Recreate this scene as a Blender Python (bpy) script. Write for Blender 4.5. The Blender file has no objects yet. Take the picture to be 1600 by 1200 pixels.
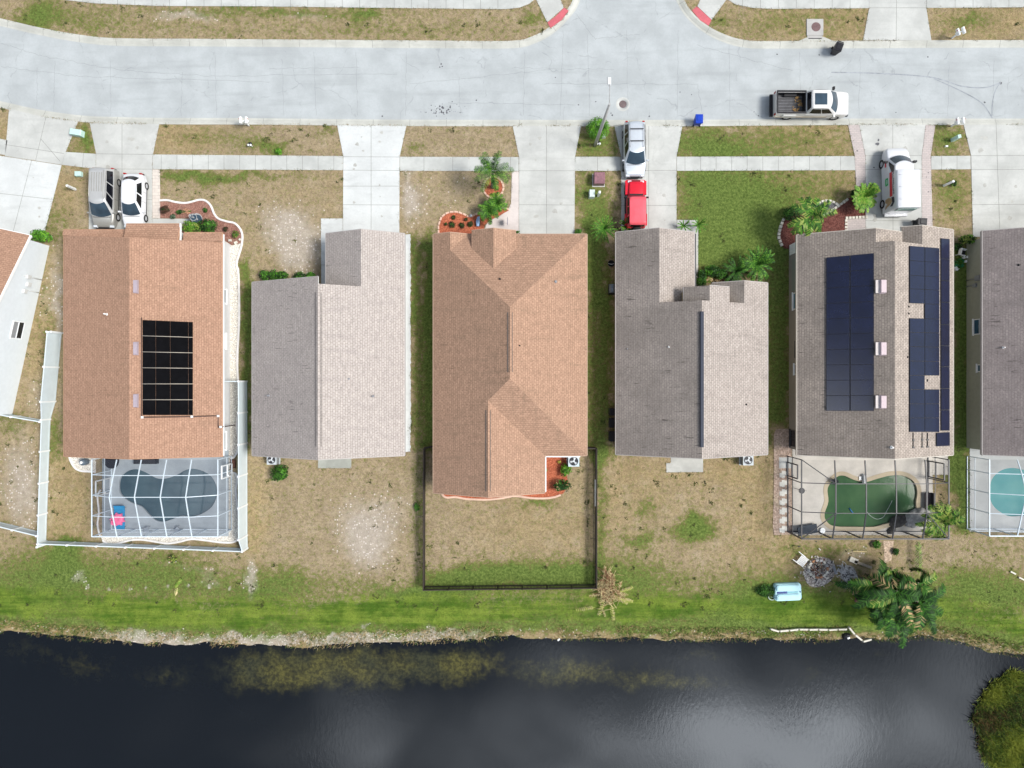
import bpy, math, random
import numpy as np
from mathutils import Vector, Matrix
random.seed(7); RNG = np.random.default_rng(7)
SC = bpy.context.scene
H = 57.0; F = 1070.0                       # camera height in metres, focal length in photo pixels
# ---------------------------------------------------------------- camera
cam = bpy.data.cameras.new("camera"); camo = bpy.data.objects.new("camera", cam)
SC.collection.objects.link(camo); camo.location = (0, 0, H); camo.rotation_euler = (0, 0, 0)
cam.sensor_width = 36.0; cam.lens = F/1600*36.0; cam.clip_start = 1.0; cam.clip_end = 5000
SC.camera = camo
# ---------------------------------------------------------------- sky and sun
SUN_AZ = Vector((1.0, -0.06, 0)).normalized(); SUN_EL = math.radians(53)
SUN = Vector((SUN_AZ.x*math.cos(SUN_EL), SUN_AZ.y*math.cos(SUN_EL), math.sin(SUN_EL)))
wd = bpy.data.worlds.new("World"); SC.world = wd; wd.use_nodes = True
nt = wd.node_tree; nt.nodes.clear()
def N(nt, t, **k):
    n = nt.nodes.new(t)
    for a, b in k.items():
        if a.startswith('i_'):
            n.inputs[a[2:].replace('_', ' ')].default_value = b
        else: setattr(n, a, b)
    return n
sky = N(nt, 'ShaderNodeTexSky', sky_type='NISHITA', sun_disc=False)
sky.sun_elevation = SUN_EL; sky.sun_rotation = math.atan2(SUN_AZ.x, SUN_AZ.y)
def M_(op, x, y=0.0, z=0.0, clamp=False):
    n = N(nt, 'ShaderNodeMath', operation=op); n.use_clamp = clamp
    for k, v in enumerate((x, y, z)):
        if isinstance(v, bpy.types.NodeSocket): nt.links.new(v, n.inputs[k])
        else: n.inputs[k].default_value = v
    return n.outputs[0]
# a veil of cloud, its bright puffs placed for their reflection in the water; laid out on the sky by direction
tc = N(nt, 'ShaderNodeTexCoord'); sx = N(nt, 'ShaderNodeSeparateXYZ'); nt.links.new(tc.outputs['Generated'], sx.inputs[0])
zz = M_('MAXIMUM', sx.outputs[2], .08); cx_ = M_('DIVIDE', sx.outputs[0], zz); cy_ = M_('DIVIDE', sx.outputs[1], zz)
cv = N(nt, 'ShaderNodeCombineXYZ'); nt.links.new(cx_, cv.inputs[0]); nt.links.new(cy_, cv.inputs[1])
ns = N(nt, 'ShaderNodeTexNoise'); ns.inputs['Scale'].default_value = 5.0; ns.inputs['Detail'].default_value = 6; ns.inputs['Roughness'].default_value = .55; ns.inputs['Distortion'].default_value = .5
nt.links.new(cv.outputs[0], ns.inputs['Vector']); fn = ns.outputs['Fac']
def puff(px, py, rx, ry, amp):
    q = M_('ADD', M_('POWER', M_('ABSOLUTE', M_('DIVIDE', M_('SUBTRACT', cx_, px), rx)), 2.0), M_('POWER', M_('ABSOLUTE', M_('DIVIDE', M_('SUBTRACT', cy_, py), ry)), 2.0))
    q = M_('ADD', q, M_('MULTIPLY_ADD', fn, -5.5, 2.8)); return M_('MULTIPLY', M_('EXPONENT', M_('MULTIPLY', q, -1.0)), amp)
glow = M_('ADD', puff(.37, -.535, .17, .085, 70.0), puff(.20, -.60, .18, .06, 40.0)); glow = M_('ADD', glow, M_('ADD', puff(.64, -.48, .07, .12, 36.0), puff(-.05, -.52, .26, .07, 20.0))); glow = M_('ADD', glow, M_('ADD', puff(-.44, -.14, .09, .10, 40.0), puff(.16, -.40, .16, .025, 16.0))); glow = M_('MINIMUM', glow, 85.0)
base = M_('MULTIPLY_ADD', fn, 5.0, 1.5)
cs = N(nt, 'ShaderNodeVectorMath', operation='SCALE'); cs.inputs[0].default_value = (.94, 1.0, 1.07); nt.links.new(M_('ADD', base, glow), cs.inputs['Scale'])
mx = N(nt, 'ShaderNodeMix', data_type='RGBA'); nt.links.new(M_('ADD', .45, M_('MULTIPLY', glow, .1), clamp=True), mx.inputs[0])
nt.links.new(sky.outputs[0], mx.inputs[6]); nt.links.new(cs.outputs[0], mx.inputs[7])
bg = N(nt, 'ShaderNodeBackground'); bg.inputs['Strength'].default_value = 0.10
wo = N(nt, 'ShaderNodeOutputWorld'); nt.links.new(mx.outputs[2], bg.inputs[0]); nt.links.new(bg.outputs[0], wo.inputs[0])
sl = bpy.data.lights.new("sun", 'SUN'); sl.energy = 3.45; sl.angle = math.radians(18); sl.color = (1.0, .965, .91)
slo = bpy.data.objects.new("sun", sl); SC.collection.objects.link(slo); slo.location = SUN*200
slo.rotation_euler = (-SUN).to_track_quat('-Z', 'Y').to_euler()
SC.view_settings.view_transform = 'Standard'; SC.view_settings.look = 'None'; SC.view_settings.gamma = 1
SC.view_settings.exposure = 0.37
# ---------------------------------------------------------------- helpers
def W(px, py, z=0.0):
    k = (H-z)/F; return ((px-800)*k, (600-py)*k, z)
def WP(pts, z=0.0): return [W(a, b, z)[:2] for a, b in pts]
class MB:
    def __init__(s): s.v = []; s.f = []; s.m = []; s.sm = []
    def add(s, vs, fs, mi=0, sm=False):
        o = len(s.v); s.v += [tuple(p) for p in vs]
        for f in fs: s.f.append(tuple(i+o for i in f)); s.m.append(mi); s.sm.append(sm)
        return s
    def box(s, c, d, rz=0, mi=0, taper=1.0, tilt=None):
        x, y, z = d[0]/2, d[1]/2, d[2]/2; vs = []
        for sx, sy, sz in ((-1,-1,-1),(1,-1,-1),(1,1,-1),(-1,1,-1),(-1,-1,1),(1,-1,1),(1,1,1),(-1,1,1)):
            t = taper if sz > 0 else 1
            v = Vector((sx*x*t, sy*y*t, sz*z))
            if tilt is not None: v = tilt @ v
            ca, sa = math.cos(rz), math.sin(rz)
            vs.append((c[0]+v.x*ca-v.y*sa, c[1]+v.x*sa+v.y*ca, c[2]+v.z))
        return s.add(vs, [(3,2,1,0),(4,5,6,7),(0,1,5,4),(1,2,6,5),(2,3,7,6),(3,0,4,7)], mi)
    def prism(s, poly, z0, z1, mi=0, side=None):
        p = list(poly); a = sum(p[i][0]*p[(i+1) % len(p)][1]-p[(i+1) % len(p)][0]*p[i][1] for i in range(len(p)))
        if a < 0: p = p[::-1]
        n = len(p); zf = z1 if callable(z1) else (lambda x, y: z1)
        vs = [(x, y, z0) for x, y in p]+[(x, y, zf(x, y)) for x, y in p]
        s.add(vs, [tuple(range(n, 2*n))], mi); o = len(s.v)-2*n
        for i in range(n):
            j = (i+1) % n; s.f.append((o+i, o+j, o+n+j, o+n+i)); s.m.append(side if side is not None else mi); s.sm.append(False)
        return s
    def tube(s, pts, r, n=8, mi=0, cap=True, sm=True):
        pts = [Vector(p) for p in pts]; R = r if isinstance(r, (list, tuple)) else [r]*len(pts); vs = []
        for i, p in enumerate(pts):
            d = (pts[min(i+1, len(pts)-1)]-pts[max(i-1, 0)]).normalized()
            u = d.cross(Vector((0, 0, 1))); u = Vector((1, 0, 0)) if u.length < 1e-3 else u.normalized(); w = d.cross(u).normalized()
            for k in range(n):
                a = 2*math.pi*k/n; vs.append(p+u*math.cos(a)*R[i]+w*math.sin(a)*R[i])
        fs = [(i*n+k, i*n+(k+1) % n, (i+1)*n+(k+1) % n, (i+1)*n+k) for i in range(len(pts)-1) for k in range(n)]
        s.add(vs, fs, mi, sm)
        if cap:
            o = len(s.v)-len(vs); e = o+(len(pts)-1)*n
            s.f += [tuple(range(o+n-1, o-1, -1)), tuple(range(e, e+n))]; s.m += [mi, mi]; s.sm += [False, False]
        return s
    def cyl(s, c, r, h, n=20, mi=0, r2=None, axis='z'):
        r2 = r if r2 is None else r2; vs = []
        for k2, (rr, hh) in enumerate(((r, 0), (r2, h))):
            for k in range(n):
                a = 2*math.pi*k/n; q = (rr*math.cos(a), rr*math.sin(a), hh)
                if axis == 'y': q = (q[0], q[2]-h/2, q[1])
                if axis == 'x': q = (q[2]-h/2, q[0], q[1])
                vs.append((c[0]+q[0], c[1]+q[1], c[2]+q[2]))
        s.add(vs, [(k, (k+1) % n, n+(k+1) % n, n+k) for k in range(n)], mi, True)
        o = len(s.v)-2*n; s.f += [tuple(range(o+n-1, o-1, -1)), tuple(range(o+n, o+2*n))]; s.m += [mi, mi]; s.sm += [False]*2
        return s
    def lathe(s, c, prof, n=20, mi=0):
        vs = [(c[0]+r*math.cos(2*math.pi*k/n), c[1]+r*math.sin(2*math.pi*k/n), c[2]+z) for r, z in prof for k in range(n)]
        return s.add(vs, [(i*n+k, i*n+(k+1) % n, (i+1)*n+(k+1) % n, (i+1)*n+k) for i in range(len(prof)-1) for k in range(n)], mi, True)
    def sweep(s, path, prof, mi=0, closed=False, sm=False):
        """path: list of (x,y); prof: list of (offset to the left, z)"""
        P = [Vector((p[0], p[1])) for p in path]; n = len(P); m = len(prof); vs = []
        for i in range(n):
            a = P[(i-1) % n] if (closed or i > 0) else P[i]; b = P[(i+1) % n] if (closed or i < n-1) else P[i]
            d = (b-a).normalized(); nn = Vector((-d.y, d.x))
            for o, z in prof: q = P[i]+nn*o; vs.append((q.x, q.y, z))
        fs = []
        for i in range(n if closed else n-1):
            j = (i+1) % n
            for k in range(m-1): fs.append((i*m+k, j*m+k, j*m+k+1, i*m+k+1))
        if not closed: fs += [tuple(range(m))[::-1], tuple((n-1)*m+k for k in range(m))]
        return s.add(vs, fs, mi, sm)
    def obj(s, name, mats, parent=None, world=True, label=None):
        vs = s.v
        if parent is not None and world:
            r = parent
            while r.parent: r = r.parent
            M = (Matrix.Translation(r.location) @ r.rotation_euler.to_matrix().to_4x4()).inverted()
            vs = [tuple(M @ Vector(v)) for v in vs]
        me = bpy.data.meshes.new(name); me.from_pydata(vs, [], s.f)
        for m in (mats if isinstance(mats, (list, tuple)) else [mats]): me.materials.append(m)
        me.polygons.foreach_set('material_index', s.m); me.polygons.foreach_set('use_smooth', s.sm); me.update()
        o = bpy.data.objects.new(name, me); SC.collection.objects.link(o)
        if parent is not None: o.parent = parent
        if label: o['label'] = label
        return o
def tag(o, label=None, cat=None, group=None, kind=None):
    for k, v in (('label', label), ('category', cat), ('group', group), ('kind', kind)):
        if v: o[k] = v
    return o
def thing(name, label, cat, loc=(0, 0, 0), rz=0.0, group=None):
    o = bpy.data.objects.new(name, None); SC.collection.objects.link(o); o.location = loc; o.rotation_euler = (0, 0, rz)
    o.empty_display_size = .3
    return tag(o, label, cat, group)
def dup(root, loc, rz=None, label=None, group=None, scale=None):
    def cp(o, par):
        c = o.copy(); SC.collection.objects.link(c)
        if par is not None: c.parent = par
        for ch in [x for x in o.children]: cp(ch, c)
        return c
    r = cp(root, None); r.location = loc
    if rz is not None: r.rotation_euler = (0, 0, rz)
    if scale: r.scale = (scale,)*3
    if label: r['label'] = label
    if group: r['group'] = group
    return r
# ---------------------------------------------------------------- materials
def newmat(name):
    m = bpy.data.materials.new(name); m.use_nodes = True; t = m.node_tree; t.nodes.clear()
    out = N(t, 'ShaderNodeOutputMaterial'); b = N(t, 'ShaderNodeBsdfPrincipled'); t.links.new(b.outputs[0], out.inputs[0])
    b.inputs['Specular IOR Level'].default_value = .3
    return m, t, b
def mixc(t, f, a, b):
    n = N(t, 'ShaderNodeMix', data_type='RGBA')
    for k, x in ((0, f), (6, a), (7, b)):
        if hasattr(x, 'is_output') or isinstance(x, bpy.types.NodeSocket): t.links.new(x, n.inputs[k])
        elif k == 0: n.inputs[0].default_value = x
        else: n.inputs[k].default_value = (*x, 1) if len(x) == 3 else x
    return n.outputs[2]
def math_(t, op, a, b=0.0, c=0.0, clamp=False):
    n = N(t, 'ShaderNodeMath', operation=op); n.use_clamp = clamp
    for k, x in enumerate((a, b, c)):
        if isinstance(x, bpy.types.NodeSocket): t.links.new(x, n.inputs[k])
        else: n.inputs[k].default_value = x
    return n.outputs[0]
def noise(t, scale, detail=3, rough=.55, vec=None, stretch=None, dist=0.0):
    n = N(t, 'ShaderNodeTexNoise'); n.inputs['Scale'].default_value = scale; n.inputs['Detail'].default_value = detail; n.inputs['Roughness'].default_value = rough
    n.inputs['Distortion'].default_value = dist
    if vec is None: vec = N(t, 'ShaderNodeNewGeometry').outputs['Position']
    if stretch:
        mp = N(t, 'ShaderNodeMapping'); mp.inputs['Scale'].default_value = stretch; t.links.new(vec, mp.inputs[0]); vec = mp.outputs[0]
    t.links.new(vec, n.inputs['Vector']); return n.outputs['Fac']
def ramp(t, f, a, b, smooth=True):
    n = N(t, 'ShaderNodeMapRange', interpolation_type='SMOOTHSTEP' if smooth else 'LINEAR'); t.links.new(f, n.inputs['Value'])
    n.inputs['From Min'].default_value = a; n.inputs['From Max'].default_value = b; return n.outputs[0]
def bump(t, b, h, strength=.3, dist=.02):
    n = N(t, 'ShaderNodeBump'); n.inputs['Strength'].default_value = strength; n.inputs['Distance'].default_value = dist
    t.links.new(h, n.inputs['Height']); t.links.new(n.outputs[0], b.inputs['Normal'])
_mc = {}
def flat(name, c, rough=.6, metal=0.0, var=.12, scale=6.0, bmp=0.0, coat=0.0, spec=.3, c2=None):
    """simple procedural surface: colour varied by noise"""
    if name in _mc: return _mc[name]
    m, t, b = newmat(name); tcn = N(t, 'ShaderNodeTexCoord').outputs['Object']
    n1 = noise(t, scale, 4, .6, vec=tcn); n2 = noise(t, scale*.17, 2, .5, vec=tcn)
    f = math_(t, 'ADD', math_(t, 'MULTIPLY', n1, .6), math_(t, 'MULTIPLY', n2, .4))
    f = ramp(t, f, .3, .7)
    a = tuple(x*(1-var) for x in c); d = c2 if c2 else tuple(min(1, x*(1+var)) for x in c)
    t.links.new(mixc(t, f, a, d), b.inputs['Base Color'])
    b.inputs['Roughness'].default_value = rough; b.inputs['Metallic'].default_value = metal
    b.inputs['Coat Weight'].default_value = coat; b.inputs['Coat Roughness'].default_value = .06; b.inputs['Specular IOR Level'].default_value = spec
    if bmp: bump(t, b, n1, bmp, .02)
    _mc[name] = m; return m
def shingle(name, c1, c2, gap, stain, ang=0.0, streak=.5, west_shade_mildew=.6):
    m, t, b = newmat(name); g = N(t, 'ShaderNodeNewGeometry')
    pos = g.outputs['Position']; sp = N(t, 'ShaderNodeSeparateXYZ')
    if ang:
        r = N(t, 'ShaderNodeVectorRotate', rotation_type='Z_AXIS'); r.inputs['Angle'].default_value = ang; t.links.new(pos, r.inputs[0]); pos = r.outputs[0]
        r2 = N(t, 'ShaderNodeVectorRotate', rotation_type='Z_AXIS'); r2.inputs['Angle'].default_value = ang; t.links.new(g.outputs['True Normal'], r2.inputs[0]); nrm = r2.outputs[0]
    else: nrm = g.outputs['True Normal']
    t.links.new(pos, sp.inputs[0]); sn = N(t, 'ShaderNodeSeparateXYZ'); t.links.new(nrm, sn.inputs[0])
    isx = math_(t, 'GREATER_THAN', math_(t, 'ABSOLUTE', sn.outputs[0]), math_(t, 'ABSOLUTE', sn.outputs[1]))
    def sel(a, c): # isx? a : c
        return math_(t, 'ADD', math_(t, 'MULTIPLY', isx, a), math_(t, 'MULTIPLY', math_(t, 'SUBTRACT', 1.0, isx), c))
    up = sel(sp.outputs[0], sp.outputs[1]); al = sel(sp.outputs[1], sp.outputs[0])
    cb = N(t, 'ShaderNodeCombineXYZ'); t.links.new(al, cb.inputs[0]); t.links.new(up, cb.inputs[1])
    br = N(t, 'ShaderNodeTexBrick'); t.links.new(cb.outputs[0], br.inputs['Vector'])
    br.offset = .5; br.inputs['Scale'].default_value = 1; br.inputs['Brick Width'].default_value = .26; br.inputs['Row Height'].default_value = .17
    br.inputs['Mortar Size'].default_value = .016; br.inputs['Mortar Smooth'].default_value = .35; br.inputs['Bias'].default_value = 0
    br.inputs['Color1'].default_value = (*c1, 1); br.inputs['Color2'].default_value = (*c2, 1); br.inputs['Mortar'].default_value = (*gap, 1)
    st = noise(t, 1.0, 5, .65, vec=cb.outputs[0], stretch=(1.5, .28, 1)); st = ramp(t, st, .5, .78)
    big = noise(t, .35, 3, .5, vec=cb.outputs[0]); fine = noise(t, 9, 3, .7, vec=cb.outputs[0])
    col = mixc(t, math_(t, 'MULTIPLY', st, streak), br.outputs['Color'], stain)
    west = math_(t, 'MULTIPLY_ADD', math_(t, 'LESS_THAN', sn.outputs[0], -.05), west_shade_mildew, .12)
    col = mixc(t, math_(t, 'MULTIPLY', math_(t, 'MULTIPLY_ADD', ramp(t, big, .25, .7), .35, .6), math_(t, 'MULTIPLY', west, .8)), col, stain)  # west slopes toned darker: shade put into the colour, besides the mildew
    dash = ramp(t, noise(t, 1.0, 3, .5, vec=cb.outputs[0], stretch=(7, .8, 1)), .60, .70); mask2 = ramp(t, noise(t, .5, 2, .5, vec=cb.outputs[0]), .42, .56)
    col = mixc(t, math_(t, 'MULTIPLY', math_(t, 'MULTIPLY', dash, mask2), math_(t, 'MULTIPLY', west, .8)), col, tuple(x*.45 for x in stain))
    hv = N(t, 'ShaderNodeHueSaturation'); t.links.new(col, hv.inputs['Color']); t.links.new(math_(t, 'ADD', math_(t, 'MULTIPLY_ADD', fine, 1.0, .5), math_(t, 'MULTIPLY_ADD', noise(t, 2.6, 4, .75, vec=cb.outputs[0], stretch=(.7, 1.4, 1)), .7, -.35)), hv.inputs['Value'])
    t.links.new(hv.outputs[0], b.inputs['Base Color']); b.inputs['Roughness'].default_value = .9; b.inputs['Specular IOR Level'].default_value = .12
    bump(t, b, math_(t, 'ADD', math_(t, 'MULTIPLY', br.outputs['Fac'], -1.0), math_(t, 'MULTIPLY', fine, .8)), .35, .012)
    return m
def concrete(name, c, stain=.16, crack=.35):
    m, t, b = newmat(name)
    n1 = noise(t, .45, 4, .6); n2 = noise(t, 7, 4, .7); n3 = noise(t, 1.6, 4, .6, stretch=(.35, 1, 1)) if not crack else noise(t, 1.0, 4, .6, stretch=(.12, 1.3, 1))
    dk = tuple(x*(1-stain) for x in c); lt = tuple(min(1, x*1.07) for x in c)
    col = mixc(t, ramp(t, n1, .3, .7), dk, lt); col = mixc(t, math_(t, 'MULTIPLY', ramp(t, n3, .5, .75), .45), col, tuple(x*.72 for x in c))
    col = mixc(t, math_(t, 'MULTIPLY', ramp(t, n2, .35, .75), .22), col, tuple(x*.7 for x in c))
    if crack:
        w = noise(t, 1.3, 3, .6); vo = N(t, 'ShaderNodeTexVoronoi', feature='DISTANCE_TO_EDGE'); vo.inputs['Scale'].default_value = .17
        p = N(t, 'ShaderNodeNewGeometry').outputs['Position']; wv = N(t, 'ShaderNodeVectorMath', operation='ADD'); nz = N(t, 'ShaderNodeTexNoise'); nz.inputs['Scale'].default_value = .7; nz.inputs['Detail'].default_value = 4
        t.links.new(p, nz.inputs['Vector']); sc = N(t, 'ShaderNodeVectorMath', operation='SCALE'); sc.inputs['Scale'].default_value = 1.3; t.links.new(nz.outputs['Color'], sc.inputs[0])
        t.links.new(p, wv.inputs[0]); t.links.new(sc.outputs[0], wv.inputs[1]); t.links.new(wv.outputs[0], vo.inputs['Vector'])
        ln = math_(t, 'SUBTRACT', 1.0, ramp(t, vo.outputs['Distance'], .001, .009))
        ln = math_(t, 'MULTIPLY', ln, math_(t, 'MULTIPLY', ramp(t, w, .42, .6), crack)); col = mixc(t, ln, col, tuple(x*.3 for x in c))
    t.links.new(col, b.inputs['Base Color']); b.inputs['Roughness'].default_value = .85; b.inputs['Specular IOR Level'].default_value = .2
    bump(t, b, n2, .15, .01); return m
M_CONC = concrete('driveway_concrete', (.50, .505, .48), crack=.12)
M_CONC_W = concrete('bleached_concrete', (.56, .575, .565), .06, 0)
M_WALK = concrete('sidewalk_concrete', (.50, .51, .485), .2, 0)
M_KERB = concrete('kerb_concrete', (.50, .50, .455), .18, 0)
M_ROAD = concrete('aged_asphalt', (.41, .435, .44), .12, .25)
M_DECK1 = concrete('pool_deck_grey', (.36, .40, .43), .12, 0)
M_DECK5 = concrete('pool_deck_tan', (.60, .56, .50), .22, 0)
M_PAVER_C = None
def paver(name, c1, c2, gap, w=.3, h=.15):
    m, t, b = newmat(name); p = N(t, 'ShaderNodeNewGeometry').outputs['Position']
    br = N(t, 'ShaderNodeTexBrick'); t.links.new(p, br.inputs['Vector']); br.inputs['Scale'].default_value = 1
    br.inputs['Brick Width'].default_value = w; br.inputs['Row Height'].default_value = h; br.inputs['Mortar Size'].default_value = .008
    br.inputs['Color1'].default_value = (*c1, 1); br.inputs['Color2'].default_value = (*c2, 1); br.inputs['Mortar'].default_value = (*gap, 1)
    n = noise(t, 3, 4, .65); t.links.new(mixc(t, math_(t, 'MULTIPLY', ramp(t, n, .4, .8), .35), br.outputs['Color'], tuple(x*.7 for x in c1)), b.inputs['Base Color'])
    b.inputs['Roughness'].default_value = .85; bump(t, b, br.outputs['Fac'], -.3, .008); return m
M_PAVER = paver('pink_pavers', (.50, .435, .415), (.44, .39, .375), (.28, .25, .23))
M_PAVER1 = paver('cream_pavers', (.56, .50, .45), (.62, .56, .50), (.3, .27, .24), .55, .28)
def mulch(name, c1, c2, c3, sc=7):
    m, t, b = newmat(name); n1 = noise(t, sc, 5, .75); n2 = noise(t, 1.2, 3, .6)
    v = N(t, 'ShaderNodeTexVoronoi'); v.inputs['Scale'].default_value = sc*1.6; t.links.new(N(t, 'ShaderNodeNewGeometry').outputs['Position'], v.inputs['Vector'])
    col = mixc(t, ramp(t, n1, .38, .62), c1, c2); col = mixc(t, math_(t, 'MULTIPLY', ramp(t, n2, .5, .75), .6), col, c3)
    hv = N(t, 'ShaderNodeHueSaturation'); t.links.new(col, hv.inputs['Color']); t.links.new(math_(t, 'MULTIPLY_ADD', v.outputs['Distance'], .9, .6), hv.inputs['Value'])
    t.links.new(hv.outputs[0], b.inputs['Base Color']); b.inputs['Roughness'].default_value = 1; b.inputs['Specular IOR Level'].default_value = .05
    bump(t, b, n1, .8, .04); return m
M_MUL_RED = mulch('dark_red_mulch', (.09, .032, .026), (.18, .075, .062), (.13, .06, .05))
M_MUL_OR = mulch('orange_red_mulch', (.30, .085, .045), (.42, .135, .075), (.22, .07, .045))
M_MUL_PK = mulch('weathered_red_mulch', (.20, .095, .075), (.31, .17, .13), (.26, .18, .13))
M_SHELL = mulch('shell_gravel', (.42, .38, .33), (.72, .69, .62), (.60, .58, .52), 9)
M_DKGRAV = mulch('dark_gravel', (.06, .06, .065), (.16, .155, .16), (.10, .10, .10))
M_ASH = mulch('ash_and_soot', (.14, .12, .11), (.50, .46, .43), (.30, .25, .21), 6)
M_WHITE = flat('white_vinyl', (.80, .82, .82), .35, var=.03)
M_VPANEL = flat('vinyl_panel', (.60, .67, .69), .45, var=.05, scale=2)
M_WPAINT = flat('white_paint', (.82, .82, .80), .5, var=.04)
M_STUC_W = flat('white_stucco', (.66, .70, .72), .85, var=.04, scale=3, bmp=.1)
M_STUC_G = flat('grey_white_stucco', (.60, .60, .60), .85, var=.05, scale=3, bmp=.1)
M_STUC_T = flat('taupe_stucco', (.27, .25, .225), .85, var=.08, scale=3, bmp=.1)
M_STUC_K = flat('khaki_stucco', (.36, .36, .28), .85, var=.08, scale=3, bmp=.1)
M_STUC_O = flat('ochre_stucco', (.45, .36, .22), .85, var=.08, scale=3, bmp=.1)
M_GLASSW = flat('window_glass', (.05, .075, .10), .08, var=.2, scale=1, spec=.6)
M_GLASSD = flat('dark_window_glass', (.012, .014, .02), .1, var=.2, scale=1, spec=.5)
M_BLACK = flat('black_metal', (.02, .02, .022), .45, var=.2)
M_BRONZE = flat('bronze_frame', (.045, .045, .05), .4, var=.2)
M_TYRE = flat('tyre_rubber', (.02, .02, .02), .85, var=.2)
M_RIM = flat('wheel_alloy', (.55, .56, .58), .3, .6, var=.1)
M_SOLAR = flat('solar_cells', (.006, .009, .03), .14, var=.25, scale=.8, spec=.6)
M_SOLARF = flat('solar_frame', (.012, .014, .022), .4, var=.1)
M_SOLARL = flat('solar_busline', (.12, .14, .20), .4, var=.1)
M_POOLH = flat('black_solar_mat', (.004, .004, .005), .8, var=.3, scale=3, spec=.05)
M_DKGREEN = flat('dark_green_leaf', (.018, .05, .012), .55, var=.35, scale=3, spec=.12)
M_MIDGREEN = flat('mid_green_leaf', (.045, .13, .018), .5, var=.35, scale=3, spec=.12)
M_LTGREEN = flat('light_green_leaf', (.12, .26, .03), .5, var=.3, scale=3, spec=.12)
M_YELGREEN = flat('yellow_green_leaf', (.22, .28, .05), .5, var=.3, scale=3)
M_DRYLEAF = flat('dry_leaf', (.38, .27, .13), .8, var=.3, scale=4)
M_STRAW = flat('straw_leaf', (.52, .42, .22), .8, var=.3, scale=4)
M_BARK = flat('grey_bark', (.20, .17, .14), .9, var=.3, scale=12, bmp=.5)
M_BRONZELEAF = flat('bronze_leaf', (.07, .035, .02), .6, var=.4, scale=4)
M_GREYM = flat('grey_metal', (.34, .35, .37), .4, .3, var=.1)
M_GALV = flat('galvanised_pole', (.42, .42, .41), .5, .2, var=.12, scale=4)
M_MINT = flat('mint_enamel', (.48, .66, .60), .5, var=.06)
M_STONE = flat('cream_stone', (.62, .59, .51), .85, var=.15, scale=5, bmp=.3)
M_PINKCURB = flat('peach_curbing', (.64, .44, .34), .85, var=.12, scale=3)
M_WCURB = flat('white_curbing', (.72, .70, .68), .8, var=.1, scale=3)
M_WOODG = flat('weathered_wood', (.34, .29, .22), .9, var=.2, scale=6)
M_BLUEP = flat('blue_plastic', (.01, .05, .42), .35, var=.1)
M_BLKP = flat('black_plastic', (.012, .012, .016), .4, var=.15)
M_FENCED = flat('dark_brown_picket', (.045, .035, .028), .6, var=.25)
M_ROCK = flat('grey_boulder', (.46, .45, .44), .95, var=.35, scale=4, bmp=.6)
M_CYAN = flat('pale_cyan_plastic', (.42, .66, .72), .3, var=.05, scale=2)
# ================================================================ SETTING
def interp(pts, n=8):
    if len(pts) > 3 and (pts[-1][1] < -1000 or pts[0][1] < -1000):   # keep the long straight run straight
        return [pts[0]]+interp(pts[1:], n) if pts[0][1] < -1000 else interp(pts[:-1], n)+[pts[-1]]
    """Catmull-Rom through points"""
    out = []; P = [np.array(p, float) for p in pts]
    for i in range(len(P)-1):
        p0 = P[max(i-1, 0)]; p1 = P[i]; p2 = P[i+1]; p3 = P[min(i+2, len(P)-1)]
        for k in range(n):
            t = k/n; out.append(tuple(.5*((2*p1)+(-p0+p2)*t+(2*p0-5*p1+4*p2-p3)*t*t+(-p0+3*p1-3*p2+p3)*t**3)))
    out.append(tuple(P[-1])); return out
def closed(pts, n=6):
    P = [np.array(p, float) for p in pts]; m = len(P); out = []
    for i in range(m):
        p0, p1, p2, p3 = P[i-1], P[i], P[(i+1) % m], P[(i+2) % m]
        for k in range(n):
            t = k/n; out.append(tuple(.5*((2*p1)+(-p0+p2)*t+(2*p0-5*p1+4*p2-p3)*t*t+(-p0+3*p1-3*p2+p3)*t**3)))
    return out
# back-of-kerb lines in photo pixels (lawn side)
KS = [(-900, 120), (-300, 128), (-120, 142), (0, 168), (60, 181), (125, 190), (180, 192.5), (260, 194), (400, 194.5), (600, 196.5), (800, 197), (1060, 197), (1330, 195), (1600, 195), (2500, 195)]
KNL = [(-900, -10), (-300, -10), (-120, 2), (0, 29), (60, 43), (120, 54), (180, 60), (300, 61), (500, 62.5), (700, 64), (800, 64), (832, 57), (858, 43), (880, 22), (895, 0), (903, -40), (904, -90), (904.5, -150), (905, -1600)]
KNR = [(1058, -1600), (1058.5, -150), (1059, -90), (1060, -40), (1067, -5), (1082, 20), (1108, 42), (1137, 56), (1165, 63), (1200, 64.5), (1350, 64), (1600, 63), (2500, 63)]
ks = WP(interp(KS)); knl = WP(interp(KNL)); knr = WP(interp(KNR))
road_poly = ks[::-1]+knl+knr        # region between kerb backs
road_px = interp(KS)[::-1]+interp(KNL)+interp(KNR)
def inpoly(px, py, poly):
    r = np.zeros(px.shape, bool); n = len(poly); j = n-1
    for i in range(n):
        xi, yi = poly[i]; xj, yj = poly[j]
        if yi != yj:
            c = ((yi > py) != (yj > py)) & (px < (xj-xi)*(py-yi)/(yj-yi)+xi); r ^= c
        j = i
    return r
def vnoise(x, y, s, seed=0):
    """smooth value noise, numpy"""
    r = np.random.default_rng(seed).random((256, 256)); x = x*s+1000; y = y*s+1000
    xi = np.floor(x).astype(int); yi = np.floor(y).astype(int); fx = x-xi; fy = y-yi; fx = fx*fx*(3-2*fx); fy = fy*fy*(3-2*fy)
    g = lambda a, b: r[a % 256, b % 256]
    return (g(xi, yi)*(1-fx)+g(xi+1, yi)*fx)*(1-fy)+(g(xi, yi+1)*(1-fx)+g(xi+1, yi+1)*fx)*fy
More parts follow.
